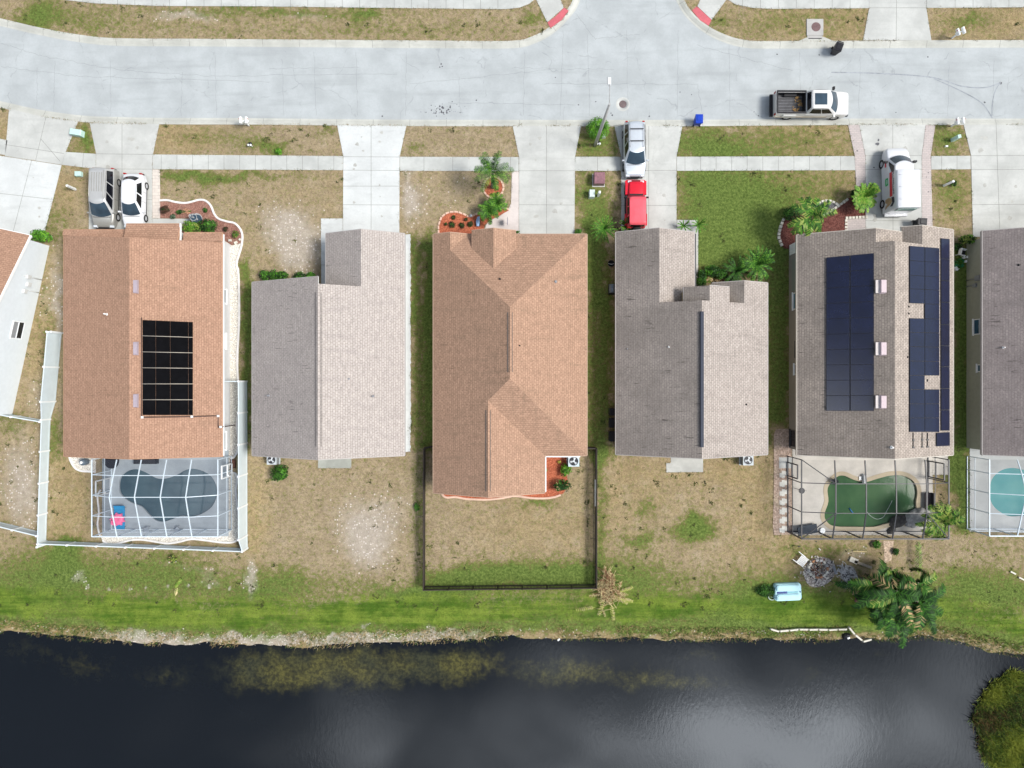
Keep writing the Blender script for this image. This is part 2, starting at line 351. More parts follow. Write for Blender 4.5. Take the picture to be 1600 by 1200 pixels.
def fbm(x, y, s, seed=0, o=4):
    t = 0; a = .5; w = 0
    for k in range(o): t = t+a*vnoise(x, y, s*2**k, seed+k); w += a; a *= .55
    return t/w
SH = np.array([(-3000, 985), (-400, 985), (0, 990), (60, 995), (100, 999), (200, 1006), (300, 1011), (400, 1010), (500, 1012), (600, 1008), (700, 1004), (800, 999), (900, 999), (1000, 1001), (1100, 1003), (1200, 1003), (1300, 1003), (1345, 1001), (1400, 1002), (1460, 999), (1500, 1005), (1550, 1017), (1600, 1028), (1700, 1040), (4000, 1040)], float)
WATER_Z = -0.5
def shore(px): return np.interp(px, SH[:, 0], SH[:, 1])
pools = {
 1: closed([(187, 768), (188, 748), (198, 737), (213, 733), (228, 738), (245, 747), (260, 747.5), (276, 742), (291, 734), (308, 733), (328, 742), (338, 758), (339, 775), (331, 792), (315, 803), (300, 807), (284, 806), (270, 811), (256, 815), (244, 813), (233, 804), (222, 792), (210, 787), (197, 780)], 4),
 5: closed([(1306, 746), (1318, 743), (1335, 750), (1352, 753), (1370, 748), (1390, 743), (1410, 743), (1427, 752), (1433, 768), (1431, 785), (1432, 800), (1425, 815), (1405, 815), (1385, 818), (1365, 823), (1335, 823), (1303, 822), (1291, 814), (1288, 803), (1294, 783), (1293, 762)], 4),
 6: closed([(1546, 770), (1549, 750), (1562, 736), (1580, 731), (1600, 734), (1630, 738), (1660, 750), (1672, 775), (1660, 800), (1630, 808), (1600, 806), (1575, 806), (1556, 795), (1548, 783)], 4)}
def ground_z(x, y):
    px = x*F/H+800; py = 600-y*F/H
    d = (py-shore(px))*H/F + (fbm(x, y, .35, 3)-.5)*1.1         # metres past the shoreline
    z = np.where(d > -2.4, WATER_Z*np.clip((d+2.4)/2.4, 0, 1)**1.3, 0.0)
    z = np.where(d > 0, WATER_Z-np.clip(d*.14, 0, 2.0), z)
    z = z+(fbm(x, y, .5, 9)-.5)*.03*(np.abs(d) < 60)
    # low marsh island
    mi = ((px-1598)/62)**2+((py-1140)/78)**2+(fbm(x, y, .5, 21)-.5)*.9
    z = np.where(d > 1, np.maximum(z, WATER_Z+.16-np.clip(mi, 0, 9)*.22), z)
    rd = inpoly(px, py, [(a, b) for a, b in road_shrunk])
    z = np.where(rd, -.24, z)
    for k in pools: z = np.where(inpoly(px, py, pool_grow[k]), -.9, z)
    return z
def offs(poly, d):
    P = [Vector(p) for p in poly]; out = []
    a = sum(P[i].x*P[(i+1) % len(P)].y-P[(i+1) % len(P)].x*P[i].y for i in range(len(P))); sg = 1 if a > 0 else -1
    for i in range(len(P)):
        t = (P[(i+1) % len(P)]-P[i-1]).normalized(); out.append((P[i].x+t.y*d*sg, P[i].y-t.x*d*sg))
    return out
def offline(pts, d):
    out = []
    for i in range(len(pts)):
        a = Vector(pts[max(i-1, 0)]); b = Vector(pts[min(i+1, len(pts)-1)]); t = (b-a).normalized(); out.append((pts[i][0]-t.y*d, pts[i][1]+t.x*d))
    return out
# kerb sits to the road side of these lines; ks runs +x with road on the left; knl runs +x with road on the right
road_shrunk = offline(interp(KS), -3)[::-1]+offline(interp(KNL), 3)+offline(interp(KNR), 3)
pool_grow = {k: offs(pools[k], 3.5) for k in pools}
# ---- hard surfaces, in photo pixels
HARD = []
def slab(name, px, mat, z1=.03, label=None, z0=-.12, joints=(), world=False):
    mb = MB(); HARD.append(px); p = WP(px); mb.prism(p, z0, z1)
    for a, b in joints:                          # tooled joints: narrow dark grooves
        A = Vector(W(*a)[:2]); B = Vector(W(*b)[:2]); d = (B-A).normalized(); n = Vector((-d.y, d.x))*.014
        mb.add([(*(A-n), z1+.003), (*(B-n), z1+.003), (*(B+n), z1+.003), (*(A+n), z1+.003)], [(0, 1, 2, 3)], 1)
    o = mb.obj(name, [mat, M_JOINT]); tag(o, label, kind='structure'); return o
M_JOINT = flat('joint_shadow_dirt', (.20, .20, .18), .95, var=.3)
HID = []
# south sidewalk pieces
def vj(x0, x1, y0, y1, step): return [((x, y0), (x, y1)) for x in np.arange(x0+step*.5, x1, step)]
slab('sidewalk', [(-200, 190), (-60, 203), (12, 219.5), (8, 243), (-60, 227), (-200, 214)], M_WALK)
slab('sidewalk', [(103, 237.5), (150, 240.5), (150, 264), (97, 257.5)], M_WALK, joints=[((131, 239.5), (129, 262))])
slab('sidewalk', [(239.5, 241.5), (536, 244), (536, 266), (238.5, 264.5)], M_WALK, joints=vj(240, 536, 242.5, 265.5, 24.5))
slab('sidewalk', [(625, 245), (810.5, 245.5), (810.5, 267.5), (625, 267)], M_WALK, joints=vj(640, 808, 245.5, 267, 45))
slab('sidewalk', [(899, 245), (970, 245), (970, 267), (898, 267)], M_WALK, joints=[((933.5, 245), (933.5, 267))])
slab('sidewalk', [(1057.5, 245), (1335, 244), (1336, 266), (1057.5, 267)], M_WALK, joints=vj(1058, 1335, 244.5, 266.5, 24.3))
slab('sidewalk', [(1454.5, 244), (1516, 243.5), (1516.5, 264.5), (1455, 265)], M_WALK, joints=[((1471, 244), (1471, 265)), ((1495, 244), (1495, 265))])
slab('sidewalk', [(-400, -40), (60, -14), (92, -1), (150, 5.5), (250, 9.5), (400, 10), (600, 12.5), (790, 14.5), (812, 12), (827, 6), (838, -3), (850, -26), (300, -30), (-400, -62)], M_WALK, joints=[((x, -26), (x, 5+min(9, (x-90)*.06))) for x in range(130, 800, 27)])
slab('sidewalk', [(1122, -26), (1135, -2), (1149, 7), (1176, 12.5), (1205, 14), (1357.5, 13), (1357.5, -12), (1200, -14)], M_WALK, joints=[((x, -12), (x, 13)) for x in range(1160, 1350, 28)])
slab('sidewalk', [(1447, -14), (1447.5, 12.5), (1700, 11), (2400, 11), (2400, -14)], M_WALK, joints=[((x, -12), (x, 12)) for x in range(1492, 1600, 28)])
slab('sidewalk_ramp', [(836, -4), (872, -10), (881, 12), (855, 35)], M_CONC, .028)
slab('sidewalk_ramp', [(1098, -9), (1136, -2), (1112, 31), (1089.5, 10)], M_CONC, .028)
M_REDPAD = flat('tactile_red_paint', (.50, .12, .14), .8, var=.12, scale=5, bmp=.3)
for q, nm in (([(881.3, 12), (888.5, 17), (878, 31), (860, 44.5), (855.3, 35.3), (868, 26)], 'at the left corner of the side street'), ([(1089, 10.3), (1111.7, 31.3), (1107, 40.5), (1094, 32), (1081, 16.5)], 'at the right corner of the side street')):
    mb = MB(); mb.prism(WP(q), -.05, .034)
    for k in range(9):
        for j in range(4):
            c = Vector(WP([q[0]])[0]).lerp(Vector(WP([q[-1]])[0]), (k+.5)/9)
    HARD.append(q); tag(mb.obj('tactile_paving', M_REDPAD), 'red tactile paving pad '+nm, 'tactile paving', 'red ramp pads')
# driveways
slab('driveway', [(14.5, 170), (60, 181), (122, 190), (103, 237), (96.5, 257.5), (8, 244)], M_CONC, joints=[((72, 184), (56, 251)), ((8, 226), (100, 240)), ((64, 217), (94, 252))])
slab('driveway', [(8, 244.6), (96.3, 258.2), (86, 300), (70, 362), (47, 374), (0, 361.5), (-60, 348), (-30, 238)], M_CONC_W, .032, joints=[((50, 250), (20, 366)), ((-20, 300), (85, 312))])
slab('driveway', [(140.5, 192.3), (249, 194), (239, 241.5), (238, 265), (238, 362), (139, 362), (139, 265), (150.5, 264), (150.5, 240)], M_CONC, joints=[((191, 193), (191, 362)), ((150, 240.5), (239, 241.5)), ((139, 264), (238, 264.5)), ((139, 312), (238, 312))])
slab('driveway', [(527, 196), (635, 196.8), (624.5, 245), (624, 366), (536, 366), (536.5, 245)], M_CONC_W, .031, joints=[((580, 196), (580, 366)), ((536, 245), (625, 245.5)), ((536, 266), (625, 266.5)), ((536, 320), (624, 320.5)), ((536, 291), (624, 291))])
slab('driveway', [(801, 197), (908, 197), (898.5, 245), (897.5, 368), (811, 368), (811, 245)], M_CONC, .031, joints=[((854, 197), (854, 366)), ((811, 267), (898, 267)), ((811, 320), (897, 320.5))])
slab('driveway', [(960, 197), (1066, 197), (1057, 245), (1057, 368), (970.5, 368), (970.5, 245)], M_CONC, joints=[((1013.5, 197), (1013.5, 366)), ((970, 266.5), (1057, 266.5)), ((970, 321), (1057, 321.5))])
slab('driveway', [(1342.5, 195), (1446, 195), (1440, 243), (1440, 366), (1352.5, 366), (1352, 243)], M_CONC, joints=[((1394.5, 195), (1395, 366)), ((1352, 243.5), (1440, 243)), ((1352, 265), (1440, 264.5)), ((1352, 345), (1440, 345))])
slab('driveway', [(1505.5, 195), (1645, 195), (1645, 370), (1520, 370), (1517, 243)], M_CONC, joints=[((1556, 195), (1562, 368)), ((1516, 243.5), (1645, 243)), ((1517, 265), (1645, 265)), ((1518, 320), (1645, 319))])
slab('driveway', [(1357.8, -60), (1446, -60), (1447, 12), (1455, 63), (1348.5, 63), (1357.8, 13)], M_CONC, joints=[((1401, -60), (1400, 63)), ((1358, 12.5), (1447, 12.5))])
# paths beside the houses
slab('footpath', [(238.4, 341.5), (297, 342), (297, 354), (283, 354), (283, 366), (238.4, 366)], M_CONC, .026)
slab('footpath', [(501.5, 341.5), (535.6, 341.5), (535.6, 368), (513, 368), (513, 448), (502, 448)], M_CONC_W, .026, joints=[((502, 380), (513, 380)), ((502, 414), (513, 414))])
slab('footpath', [(1057.4, 343.5), (1091, 344), (1090.5, 452), (1083, 452), (1083, 372), (1057.4, 372)], M_CONC, .026, joints=[((1083, y), (1091, y)) for y in (378, 414)])
slab('footpath', [(1323.5, 342.5), (1352.2, 341), (1352.2, 366), (1323.5, 366)], M_PAVER, .026)
slab('footpath', [(799.8, 268), (810.6, 268), (810.6, 368), (756, 368), (759, 352), (766, 344), (780, 338), (793, 329), (798.5, 318)], concrete('pink_tinted_concrete', (.60, .54, .51), .1, 0), .026)
_wp = [(630, 367)]+[(641.5+random.uniform(-.8, 1.2), y) for y in range(366, 708, 4)]+[(630, 706)]
slab('footpath', _wp, M_CONC_W, .02)
slab('paver_border', [(238.4, 265), (250, 265), (250.5, 341.2), (238.4, 341.2)], M_PAVER1, .03)
slab('paver_border', [(1325, 195.5), (1342.1, 195), (1351.6, 243), (1352, 292), (1337.5, 291), (1336.3, 266), (1335.3, 244)], M_PAVER, .03)
slab('paver_border', [(1446.4, 195), (1461, 196), (1454, 243.5), (1457, 356), (1456, 366), (1440.4, 366), (1440.4, 243)], M_PAVER, .03)
slab('patio', [(497, 705), (549, 705), (549, 731.5), (497, 731.5)], concrete('mossy_concrete', (.36, .37, .33), .25, 0), .03)
slab('patio', [(1041, 723.5), (1048, 723), (1048, 705), (1098.5, 705), (1098.5, 737.5), (1041, 738)], concrete('old_concrete', (.48, .48, .45), .25, 0), .03)
# garden bed areas (mulch)
def bed(name, px, mat, z=.05, smooth=True):
    HARD.append(px); mb = MB(); mb.prism(WP(px), -.05, z); return tag(mb.obj(name, mat), kind='structure')
bed1 = [(250.7, 341), (250.7, 315), (262, 315), (280, 318), (293, 318), (307, 314), (318, 314), (328, 320), (334, 332), (340, 343), (352, 347), (366, 350), (376, 360), (378, 372), (376, 380), (362, 383), (346, 372), (346, 366), (283.3, 366), (283.3, 354.3), (297.3, 354.3), (297.3, 341.2)]
bed('mulch_bed', bed1, M_MUL_PK)
bed3 = [(686.5, 369), (686, 355), (690, 341), (699, 334), (711, 332), (723, 335), (733, 339), (746, 335), (757, 330), (770, 328), (785, 326), (795, 329), (778, 338), (764, 345), (757, 352), (755, 369)]
bed('mulch_bed', bed3, M_MUL_OR)
ring3 = [(771+14.3*math.cos(a), 293+15.5*math.sin(a)) for a in np.linspace(0, 2*math.pi, 28, endpoint=False)]
bed('mulch_bed', ring3, M_MUL_OR)
bed3b = [(692, 764), (690, 771), (697, 776), (712, 776), (730, 779), (760, 780), (782, 778), (805, 775), (830, 778), (850, 778), (866, 776), (880, 771), (888, 758), (885, 740), (887, 722), (887, 708), (848, 708), (848, 764)]
bed('mulch_bed', bed3b, M_MUL_OR)
bed5 = [(1226, 343), (1221, 356), (1217, 370), (1219, 380), (1225, 388), (1240, 390), (1250, 372), (1323.1, 372), (1323.1, 342), (1352, 340.6), (1352, 292.5), (1345, 297), (1332, 305), (1322, 313), (1311, 321), (1298, 330), (1285, 338), (1270, 333), (1250, 330), (1236, 335)]
bed('mulch_bed', bed5, M_MUL_RED)
bed('dark_gravel_bed', [(1272, 330), (1275, 322), (1284, 315.5), (1295, 315), (1305, 318), (1309, 321), (1298, 328.5), (1285, 336)], M_DKGRAV, .052)
# shell gravel strips round house one and its pool cage
shell = [(346, 372.5), (362, 383.5), (376, 380.5), (374, 400), (371, 415), (373, 440), (374, 520), (372, 596), (373.5, 630), (370, 660), (372, 690), (373, 705), (366, 714.5), (360, 717), (359, 738), (368, 739), (371.5, 746), (370, 765), (372, 790), (374.5, 810), (376, 828), (373, 842), (362, 847), (340, 846), (318, 843), (300, 842), (280, 846), (262, 848), (243, 845), (222, 843), (206, 843.5), (192, 846), (180, 849.5), (168, 849), (160, 845), (157, 836), (346, 830)]
bed('shell_gravel', shell, M_SHELL, .02)
bed('shell_gravel', [(108, 712), (112, 722), (118, 731), (128, 735.5), (140, 736.5), (150, 737), (150, 712)], M_SHELL, .02)
pav5 = [(1209, 836), (1207.5, 820), (1209, 760), (1209, 680), (1212, 671), (1218, 670), (1237, 670), (1237, 835)]
bed('brick_path', pav5, mulch('mossy_brick_path', (.30, .22, .17), (.42, .32, .26), (.36, .30, .20), 5), .03)
bed('brick_path', [(1380, 845), (1396.5, 845), (1393, 875), (1382, 880)], mulch('worn_sand_path', (.40, .30, .22), (.46, .36, .27), (.36, .28, .2), 5), .015)
mb = MB()
for k in range(7):
    cx, cy = 1223.5, 741+k*14.3; X, Y, _ = W(cx, cy)
    mb.box((X, Y, .035), (.62, .24, .04)); mb.box((X, Y, .0358), (.25, .58, .04))
    for sx in (-1, 1): mb.box((X+sx*.2, Y+.17*sx, .034), (.2, .15, .04))
tag(mb.obj('stepping_stones', flat('cream_paver', (.62, .60, .54), .85, var=.1)), kind='structure')
slab('stepping_slab', [(1217, 714.5), (1237, 714.5), (1237, 731.5), (1217, 731.5)], M_CONC, .045)
# ---- pool decks with the pool cut as ring of quads
def deck(name, outer, pool, mat, wmat, z=.03, coping=None):
    HARD.append(outer); po = WP(pool); n = len(po); a = sum(po[i][0]*po[(i+1) % n][1]-po[(i+1) % n][0]*po[i][1] for i in range(n))
    if a < 0: po = po[::-1]
    C = Vector((sum(p[0] for p in po)/n, sum(p[1] for p in po)/n)); oc = WP(outer)
    me = bpy.data.meshes.new(name)
    import bmesh
    bm = bmesh.new(); ov = [bm.verts.new((x, y, z)) for x, y in oc]; iv = [bm.verts.new((x, y, z)) for x, y in po]
    es = [bm.edges.new((ov[i], ov[(i+1) % len(ov)])) for i in range(len(ov))]+[bm.edges.new((iv[i], iv[(i+1) % n])) for i in range(n)]
    bmesh.ops.triangle_fill(bm, use_beauty=True, use_dissolve=False, edges=es)
    for f in bm.faces:
        if f.normal.z < 0: f.normal_flip()
    ib = [bm.verts.new((x, y, -1.0)) for x, y in po]; ob = [bm.verts.new((x, y, -.12)) for x, y in oc]
    for i in range(n): f = bm.faces.new((iv[i], ib[i], ib[(i+1) % n], iv[(i+1) % n])); f.material_index = 1
    for i in range(len(oc)): bm.faces.new((ov[i], ov[(i+1) % len(oc)], ob[(i+1) % len(oc)], ob[i]))
    bm.to_mesh(me); bm.free(); me.materials.append(mat); me.materials.append(coping or mat)
    o = bpy.data.objects.new(name, me); SC.collection.objects.link(o); tag(o, kind='structure')
    mb = MB(); mb.add([(x, y, -.14) for x, y in offs(po, .05)], [tuple(range(n))]); tag(mb.obj('pool_water', wmat), kind='structure')
    if coping:
        mb = MB(); mb.sweep(po, [(.0, z+.001), (.0, z+.02), (-.34, z+.02), (-.34, z+.001)], closed=True); tag(mb.obj('pool_coping', coping), kind='structure')
def watermat(name, c, c2, ripple=.05, scale=2.0, rough=.09, spec=.5):
    m, t, b = newmat(name); n = noise(t, .5, 3, .5); t.links.new(mixc(t, ramp(t, n, .3, .7), c, c2), b.inputs['Base Color'])
    b.inputs['Roughness'].default_value = rough; b.inputs['IOR'].default_value = 1.33; b.inputs['Specular IOR Level'].default_value = spec
    bump(t, b, noise(t, scale, 3, .6), ripple, .05); return m
WM1 = watermat('pool_water_slate', (.028, .060, .080), (.05, .095, .115)); WM5 = watermat('pool_water_green', (.034, .09, .04), (.06, .125, .055), spec=.18); WM6 = watermat('pool_water_teal', (.08, .28, .29), (.13, .35, .34), spec=.03)
deck('pool_deck', [(160, 700), (357.5, 700), (357.5, 838), (160, 838)], pools[1], M_DECK1, WM1)
deck('pool_deck', [(1238, 700), (1457, 700), (1457, 836), (1238, 836)], pools[5], M_DECK5, WM5, coping=concrete('pool_coping_tan', (.50, .42, .30), .15, 0))
deck('pool_deck', [(1515, 698), (1720, 698), (1720, 836), (1515, 830)], pools[6], concrete('pool_deck_pale', (.50, .51, .50), .1, 0), WM6)
slab('concrete_pad', [(1457.3, 705), (1481, 705), (1481, 742), (1457.3, 742)], M_DECK5, .02)
# ---- road and kerbs
RZ = -.11
import bmesh
bm = bmesh.new(); ov = [bm.verts.new((x, y, RZ)) for x, y in offline(ks, .3)[::-1]+offline(knl, -.3)+offline(knr, -.3)]
bmesh.ops.triangle_fill(bm, use_beauty=True, use_dissolve=False, edges=[bm.edges.new((ov[k], ov[(k+1) % len(ov)])) for k in range(len(ov))])
for f in bm.faces:
    if f.normal.z < 0: f.normal_flip()
me = bpy.data.meshes.new('road'); bm.to_mesh(me); bm.free(); me.materials.append(M_ROAD); rd = bpy.data.objects.new('road', me); SC.collection.objects.link(rd); tag(rd, kind='structure')
prof = [(-.02, -.2), (-.02, .02), (.14, .018), (.30, -.045), (.42, -.098), (.56, -.102), (.56, -.2)]
for line, sg in ((ks, 1), (knl, -1), (knr, -1)):
    mb = MB(); pr = [(o*sg, z) for o, z in prof]; mb.sweep(line, pr if sg > 0 else pr)
    tot = 0
    for i in range(1, len(line)):                 # kerb joints
        a = Vector(line[i-1]); b = Vector(line[i]); L = (b-a).length; d = (b-a)/L; n = Vector((-d.y, d.x))*sg
        while tot < L:
            p = a+d*tot
            for (o1, z1), (o2, z2) in zip(prof[1:5], prof[2:6]):
                mb.add([(*(p+n*o1-d*.012), z1+.004), (*(p+n*o2-d*.012), z2+.004), (*(p+n*o2+d*.012), z2+.004), (*(p+n*o1+d*.012), z1+.004)], [(0, 1, 2, 3)], 1)
            tot += 3.05
        tot -= L
    tag(mb.obj('kerb', [M_KERB, M_JOINT]), kind='structure')
# road marks: cracks, tyre marks, oil spots (all thin real sheets)
def ribbon(mb, pts, w, z, mi=0):
    P = [Vector(W(a, b)[:2]) for a, b in pts]; vs = []
    for i, p in enumerate(P):
        d = (P[min(i+1, len(P)-1)]-P[max(i-1, 0)]).normalized(); ww = w[i] if isinstance(w, list) else w
        n = Vector((-d.y, d.x))*ww/2; vs += [(*(p-n), z), (*(p+n), z)]
    mb.add(vs, [(2*i, 2*i+2, 2*i+3, 2*i+1) for i in range(len(P)-1)], mi)
mb = MB()
def crack(a, b, n=24, amp=1.2, w=.016):
    pts = [(a[0]+(b[0]-a[0])*i/n+random.uniform(-amp, amp)*(0 if abs(b[0]-a[0]) > abs(b[1]-a[1]) else 1), a[1]+(b[1]-a[1])*i/n+random.uniform(-amp, amp)*(1 if abs(b[0]-a[0]) > abs(b[1]-a[1]) else .3)) for i in range(n+1)]
    ribbon(mb, pts, w, RZ+.004)
for a, b in (((0, 66), (60, 86)), ((60, 86), (190, 109)), ((190, 109), (330, 118)), ((330, 118), (620, 114)), ((0, 103), (120, 118)), ((120, 118), (420, 128)), ((420, 106), (560, 105)), ((640, 130), (860, 108)), ((700, 160), (900, 163)), ((850, 130), (1090, 131)), ((1090, 131), (1100, 186)), ((800, 105), (960, 108)), ((900, 20), (930, 60)), ((930, 60), (1000, 52)), ((1090, 70), (1240, 110))): crack(a, b)
for x in (57, 85, 172, 284, 335, 440, 490, 556, 634, 717, 820, 880, 918, 980, 1060, 1140, 1250, 1345, 1484, 1555):
    y0 = 74 if x < 840 or x > 1165 else 40; y1 = 186; k = random.choice((0, 0, 1)); crack((x, y0+random.uniform(0, 40)*k+(6 if x > 200 else 20)), (x+random.uniform(-4, 4), y1-6-(14 if x < 80 else 0)), 16, .9, .014)
tag(mb.obj('road_cracks', flat('crack_dirt', (.20, .21, .21), .9, var=.3)), kind='structure')
mb = MB()
ribbon(mb, interp([(1300, 112), (1380, 114), (1450, 119), (1480, 126), (1505, 134), (1540, 136), (1565, 128)], 6), .10, RZ+.006)
ribbon(mb, interp([(1565, 128), (1557, 140), (1552, 160), (1551, 184)], 6), .07, RZ+.008)
ribbon(mb, interp([(1460, 122), (1500, 140), (1535, 160), (1552, 184)], 6), .09, RZ+.010)
tag(mb.obj('tyre_marks', flat('rubber_mark', (.29, .31, .33), .8, var=.25, scale=3)), kind='structure')
mb = MB(); random.seed(3)
def blob(mb, cx, cy, r, z):
    n = 9; pts = [(cx+math.cos(2*math.pi*i/n)*r*random.uniform(.5, 1.2), cy+math.sin(2*math.pi*i/n)*r*random.uniform(.5, 1.1)) for i in range(n)]
    mb.add([W(a, b)[:2]+(z,) for a, b in pts][::-1], [tuple(range(n))])
for i in range(70):
    a = random.gauss(0, 1); b = random.gauss(0, 1); blob(mb, 692+a*17, 172+b*4.6, random.uniform(.4, 2.2)*math.exp(-abs(a)*.45), RZ+.004+i*.0002)
for cx, cy, r in ((689, 99, 1.6), (691, 103, 1.2), (687, 104, 1.3), (904, 163, 1.3), (931, 158, 1.2), (957, 179, 1.9), (955, 176, 1.2), (1015, 181, 1.8), (1215, 84, 1.4), (1281, 85, 1.4), (1451, 88, 1.6), (1540, 159, 1.8), (1565, 129, 2.6), (744, 156, 1.5), (868, 120, 1.2), (1179, 174, 1), (1186, 180, 1.1), (1401, 175, 1), (597, 181, 1.6), (1063, 143, 1), (1081, 147, 1), (1370, 225, 3.2), (1372, 219, 2.2), (1365, 262, 1.4), (1339, 236, 1.5), (1450, 270, 1.2), (1447, 277, 1), (1450, 300, 1.2)): blob(mb, cx, cy, r, (RZ if cy < 190 else .034)+.006)
tag(mb.obj('oil_spots', flat('oil_stain', (.10, .10, .11), .6, var=.4)), kind='structure')
mb = MB(); random.seed(11)
for k_, (cx, cy, r) in enumerate([(random.choice((560, 600, 835, 875, 990, 1035, 165, 210, 1372, 1418, 1540, 1585, 60, 40))+random.uniform(-8, 8), random.uniform(205, 350), random.uniform(1.2, 5)) for _ in range(60)]): blob(mb, cx, cy, r, .036+k_*.00015)
ok_f = []
tag(mb.obj('concrete_stains', flat('faint_concrete_stain', (.40, .395, .365), .8, var=.15, scale=3)), kind='structure')
for cx, cy, r, lbl in ((973.5, 162, .31, 'round rusty manhole cover set in the road above the silver SUV'),):
    t = thing('manhole_cover', lbl, 'manhole cover', W(cx, cy, RZ)); X, Y, _ = W(cx, cy)
    m = MB(); m.cyl((X, Y, RZ), r, .012, 28); m.obj('lid', flat('rusty_iron', (.16, .12, .12), .7, .3, var=.2, scale=14, bmp=.5), t)
    m = MB(); m.lathe((X, Y, RZ), [(r+.01, 0), (r+.01, .006), (r+.26, .006), (r+.28, 0)], 28); m.obj('collar', M_CONC, t)
# ================================================================ ground sheet with painted plant cover
xs = np.concatenate([np.array([-900, -500, -300, -180, -120, -90, -75, -64, -57, -52]), np.arange(-48, 48.01, .17), np.array([52, 57, 64, 75, 90, 120, 180, 300, 500, 900])])
ys = np.concatenate([np.array([-900, -500, -300, -180, -120, -90, -70, -55, -46, -40]), np.arange(-36, 36.01, .17), np.array([40, 46, 55, 70, 90, 120, 180, 300, 500, 900])])
GX, GY = np.meshgrid(xs, ys); gx = GX.ravel(); gy = GY.ravel(); gz = ground_z(gx, gy)
far = (np.abs(gx) > 140) | (gy < -90); gz = np.where((gy < -200) | (np.abs(gx) > 200), 0.05*0, gz)
ppx = gx*F/H+800; ppy = 600-gy*F/H
def smooth(a, b, x): t = np.clip((x-a)/(b-a), 0, 1); return t*t*(3-2*t)
def field(px, py):
    x = (px-800)*H/F; y = (600-py)*H/F
    wx = (fbm(x, y, .6, 31)-.5)*22; wy = (fbm(x, y, .6, 47)-.5)*22; qx = px+wx+(fbm(x, y, 1.7, 33, 2)-.5)*14; qy = py+wy+(fbm(x, y, 1.7, 49, 2)-.5)*14
    G = np.full(px.shape, .10); L = np.zeros(px.shape); B = np.zeros(px.shape); K = np.full(px.shape, .35)
    def bl(A, cx, cy, rx, ry, a, p=1.0):
        A += a*1.15*np.exp(-(((qx-cx)/rx)**2+((qy-cy)/ry)**2)**p)
    s = shore(px); d = s-qy          # px above shore
    # bank: bright mown band
    L += .85*smooth(18, 36, d)*(1-smooth(58, 96, d))*(.55+.9*fbm(x, y, .16, 77)); G += .75*smooth(2, 16, d)*(1-smooth(48, 82, d+(fbm(x, y, .12, 15)-.5)*50))+.30*smooth(50, 80, d)*(1-smooth(80, 140, d+(fbm(x, y, .15, 16)-.5)*60))
    L -= .5*np.exp(-((qx-1090)/90)**2)*np.exp(-((d-30)/14)**2)
    B += (.22+.75*smooth(120, 200, qx)*(1-smooth(700, 780, qx)))*smooth(-6, 2, d+(fbm(x, y, 1.1, 5)-.5)*16)*(1-smooth(10, 26, d+(fbm(x, y, .9, 6)-.5)*26))*(.15+1.2*fbm(x, y, .3, 8))
    K += .5*smooth(-40, -2, -np.abs(d))
    # yards
    for a in ((70, 885, 90, 35, .40), (260, 905, 130, 28, .42), (100, 905, 50, 22, .3), (20, 930, 60, 25, .35), (250, 875, 90, 20, .22), (725, 905, 45, 18, 1.1), (800, 902, 90, 18, .6), (890, 902, 45, 18, 1.1), (790, 895, 30, 20, .3), (985, 905, 60, 35, .5), (1085, 828, 28, 17, 1.2), (1080, 810, 10, 14, .7), (1000, 845, 30, 12, .55), (1005, 795, 18, 18, .4), (840, 786, 30, 7, .5), (1280, 950, 110, 30, .7), (1170, 940, 50, 40, .4), (1210, 925, 40, 30, .4), (1560, 930, 90, 25, .6), (1500, 905, 60, 20, .3), (440, 905, 40, 20, .4), (640, 930, 60, 18, .5), (400, 935, 60, 14, .4), (1560, 860, 60, 40, .15), (1280, 860, 80, 15, .3)): bl(G, *a)
    # front lawns
    for a in ((300, 280, 60, 10, .5), (350, 276, 110, 8, .45), (330, 215, 50, 12, .25), (410, 228, 35, 12, .55), (60, 25, 28, 20, .6), (110, 30, 90, 20, .3), (420, 18, 200, 8, .45), (560, 25, 12, 12, .45), (270, 45, 150, 12, .15), (620, 45, 200, 15, .2), (140, 215, 9, 25, .8), (125, 230, 30, 20, .25), (930, 225, 34, 26, .6), (925, 295, 30, 30, .5), (1150, 330, 60, 45, .6), (1190, 345, 35, 45, .75), (1100, 280, 50, 20, .45), (1120, 400, 55, 35, .6), (1180, 300, 120, 60, .45), (1100, 340, 40, 60, .4), (1140, 380, 60, 40, .5), (1090, 225, 40, 22, .5), (1130, 235, 40, 10, .6), (1180, 220, 150, 26, .35), (1480, 215, 26, 24, .6), (1485, 300, 30, 40, .4), (1240, 35, 130, 24, .25), (1510, 35, 40, 14, .45), (840, 30, 20, 12, .45), (1120, 30, 8, 8, .4), (1300, 300, 80, 40, .12), (60, 440, 30, 60, .15), (930, 330, 30, 30, .4), (650, 230, 14, 10, .3), (85, 345, 20, 30, .3), (510, 202, 14, 8, .4), (435, 236, 6, 6, .8), (580, 20, 12, 10, .5)): bl(G, *a)
    # strips between houses
    def vs_(A, cx, rx, y0, y1, a): A += a*np.exp(-((qx-cx)/rx)**2)*smooth(y0-15, y0+15, qy)*(1-smooth(y1-15, y1+15, qy))
    vs_(G, 935, 14, 335, 480, .9); vs_(G, 942, 16, 460, 720, .75); vs_(L, 930, 9, 370, 500, .28); vs_(G, 922, 6, 340, 700, .4)
    vs_(G, 672, 10, 370, 700, 1.1); vs_(G, 648, 7, 370, 500, .7); vs_(G, 652, 9, 480, 700, .5)
    vs_(G, 386, 10, 410, 705, .8); vs_(G, 1222, 16, 380, 665, .8); vs_(G, 1203, 10, 400, 700, .5); vs_(G, 1504, 14, 380, 830, 1.1); vs_(G, 1486, 10, 700, 760, .6)
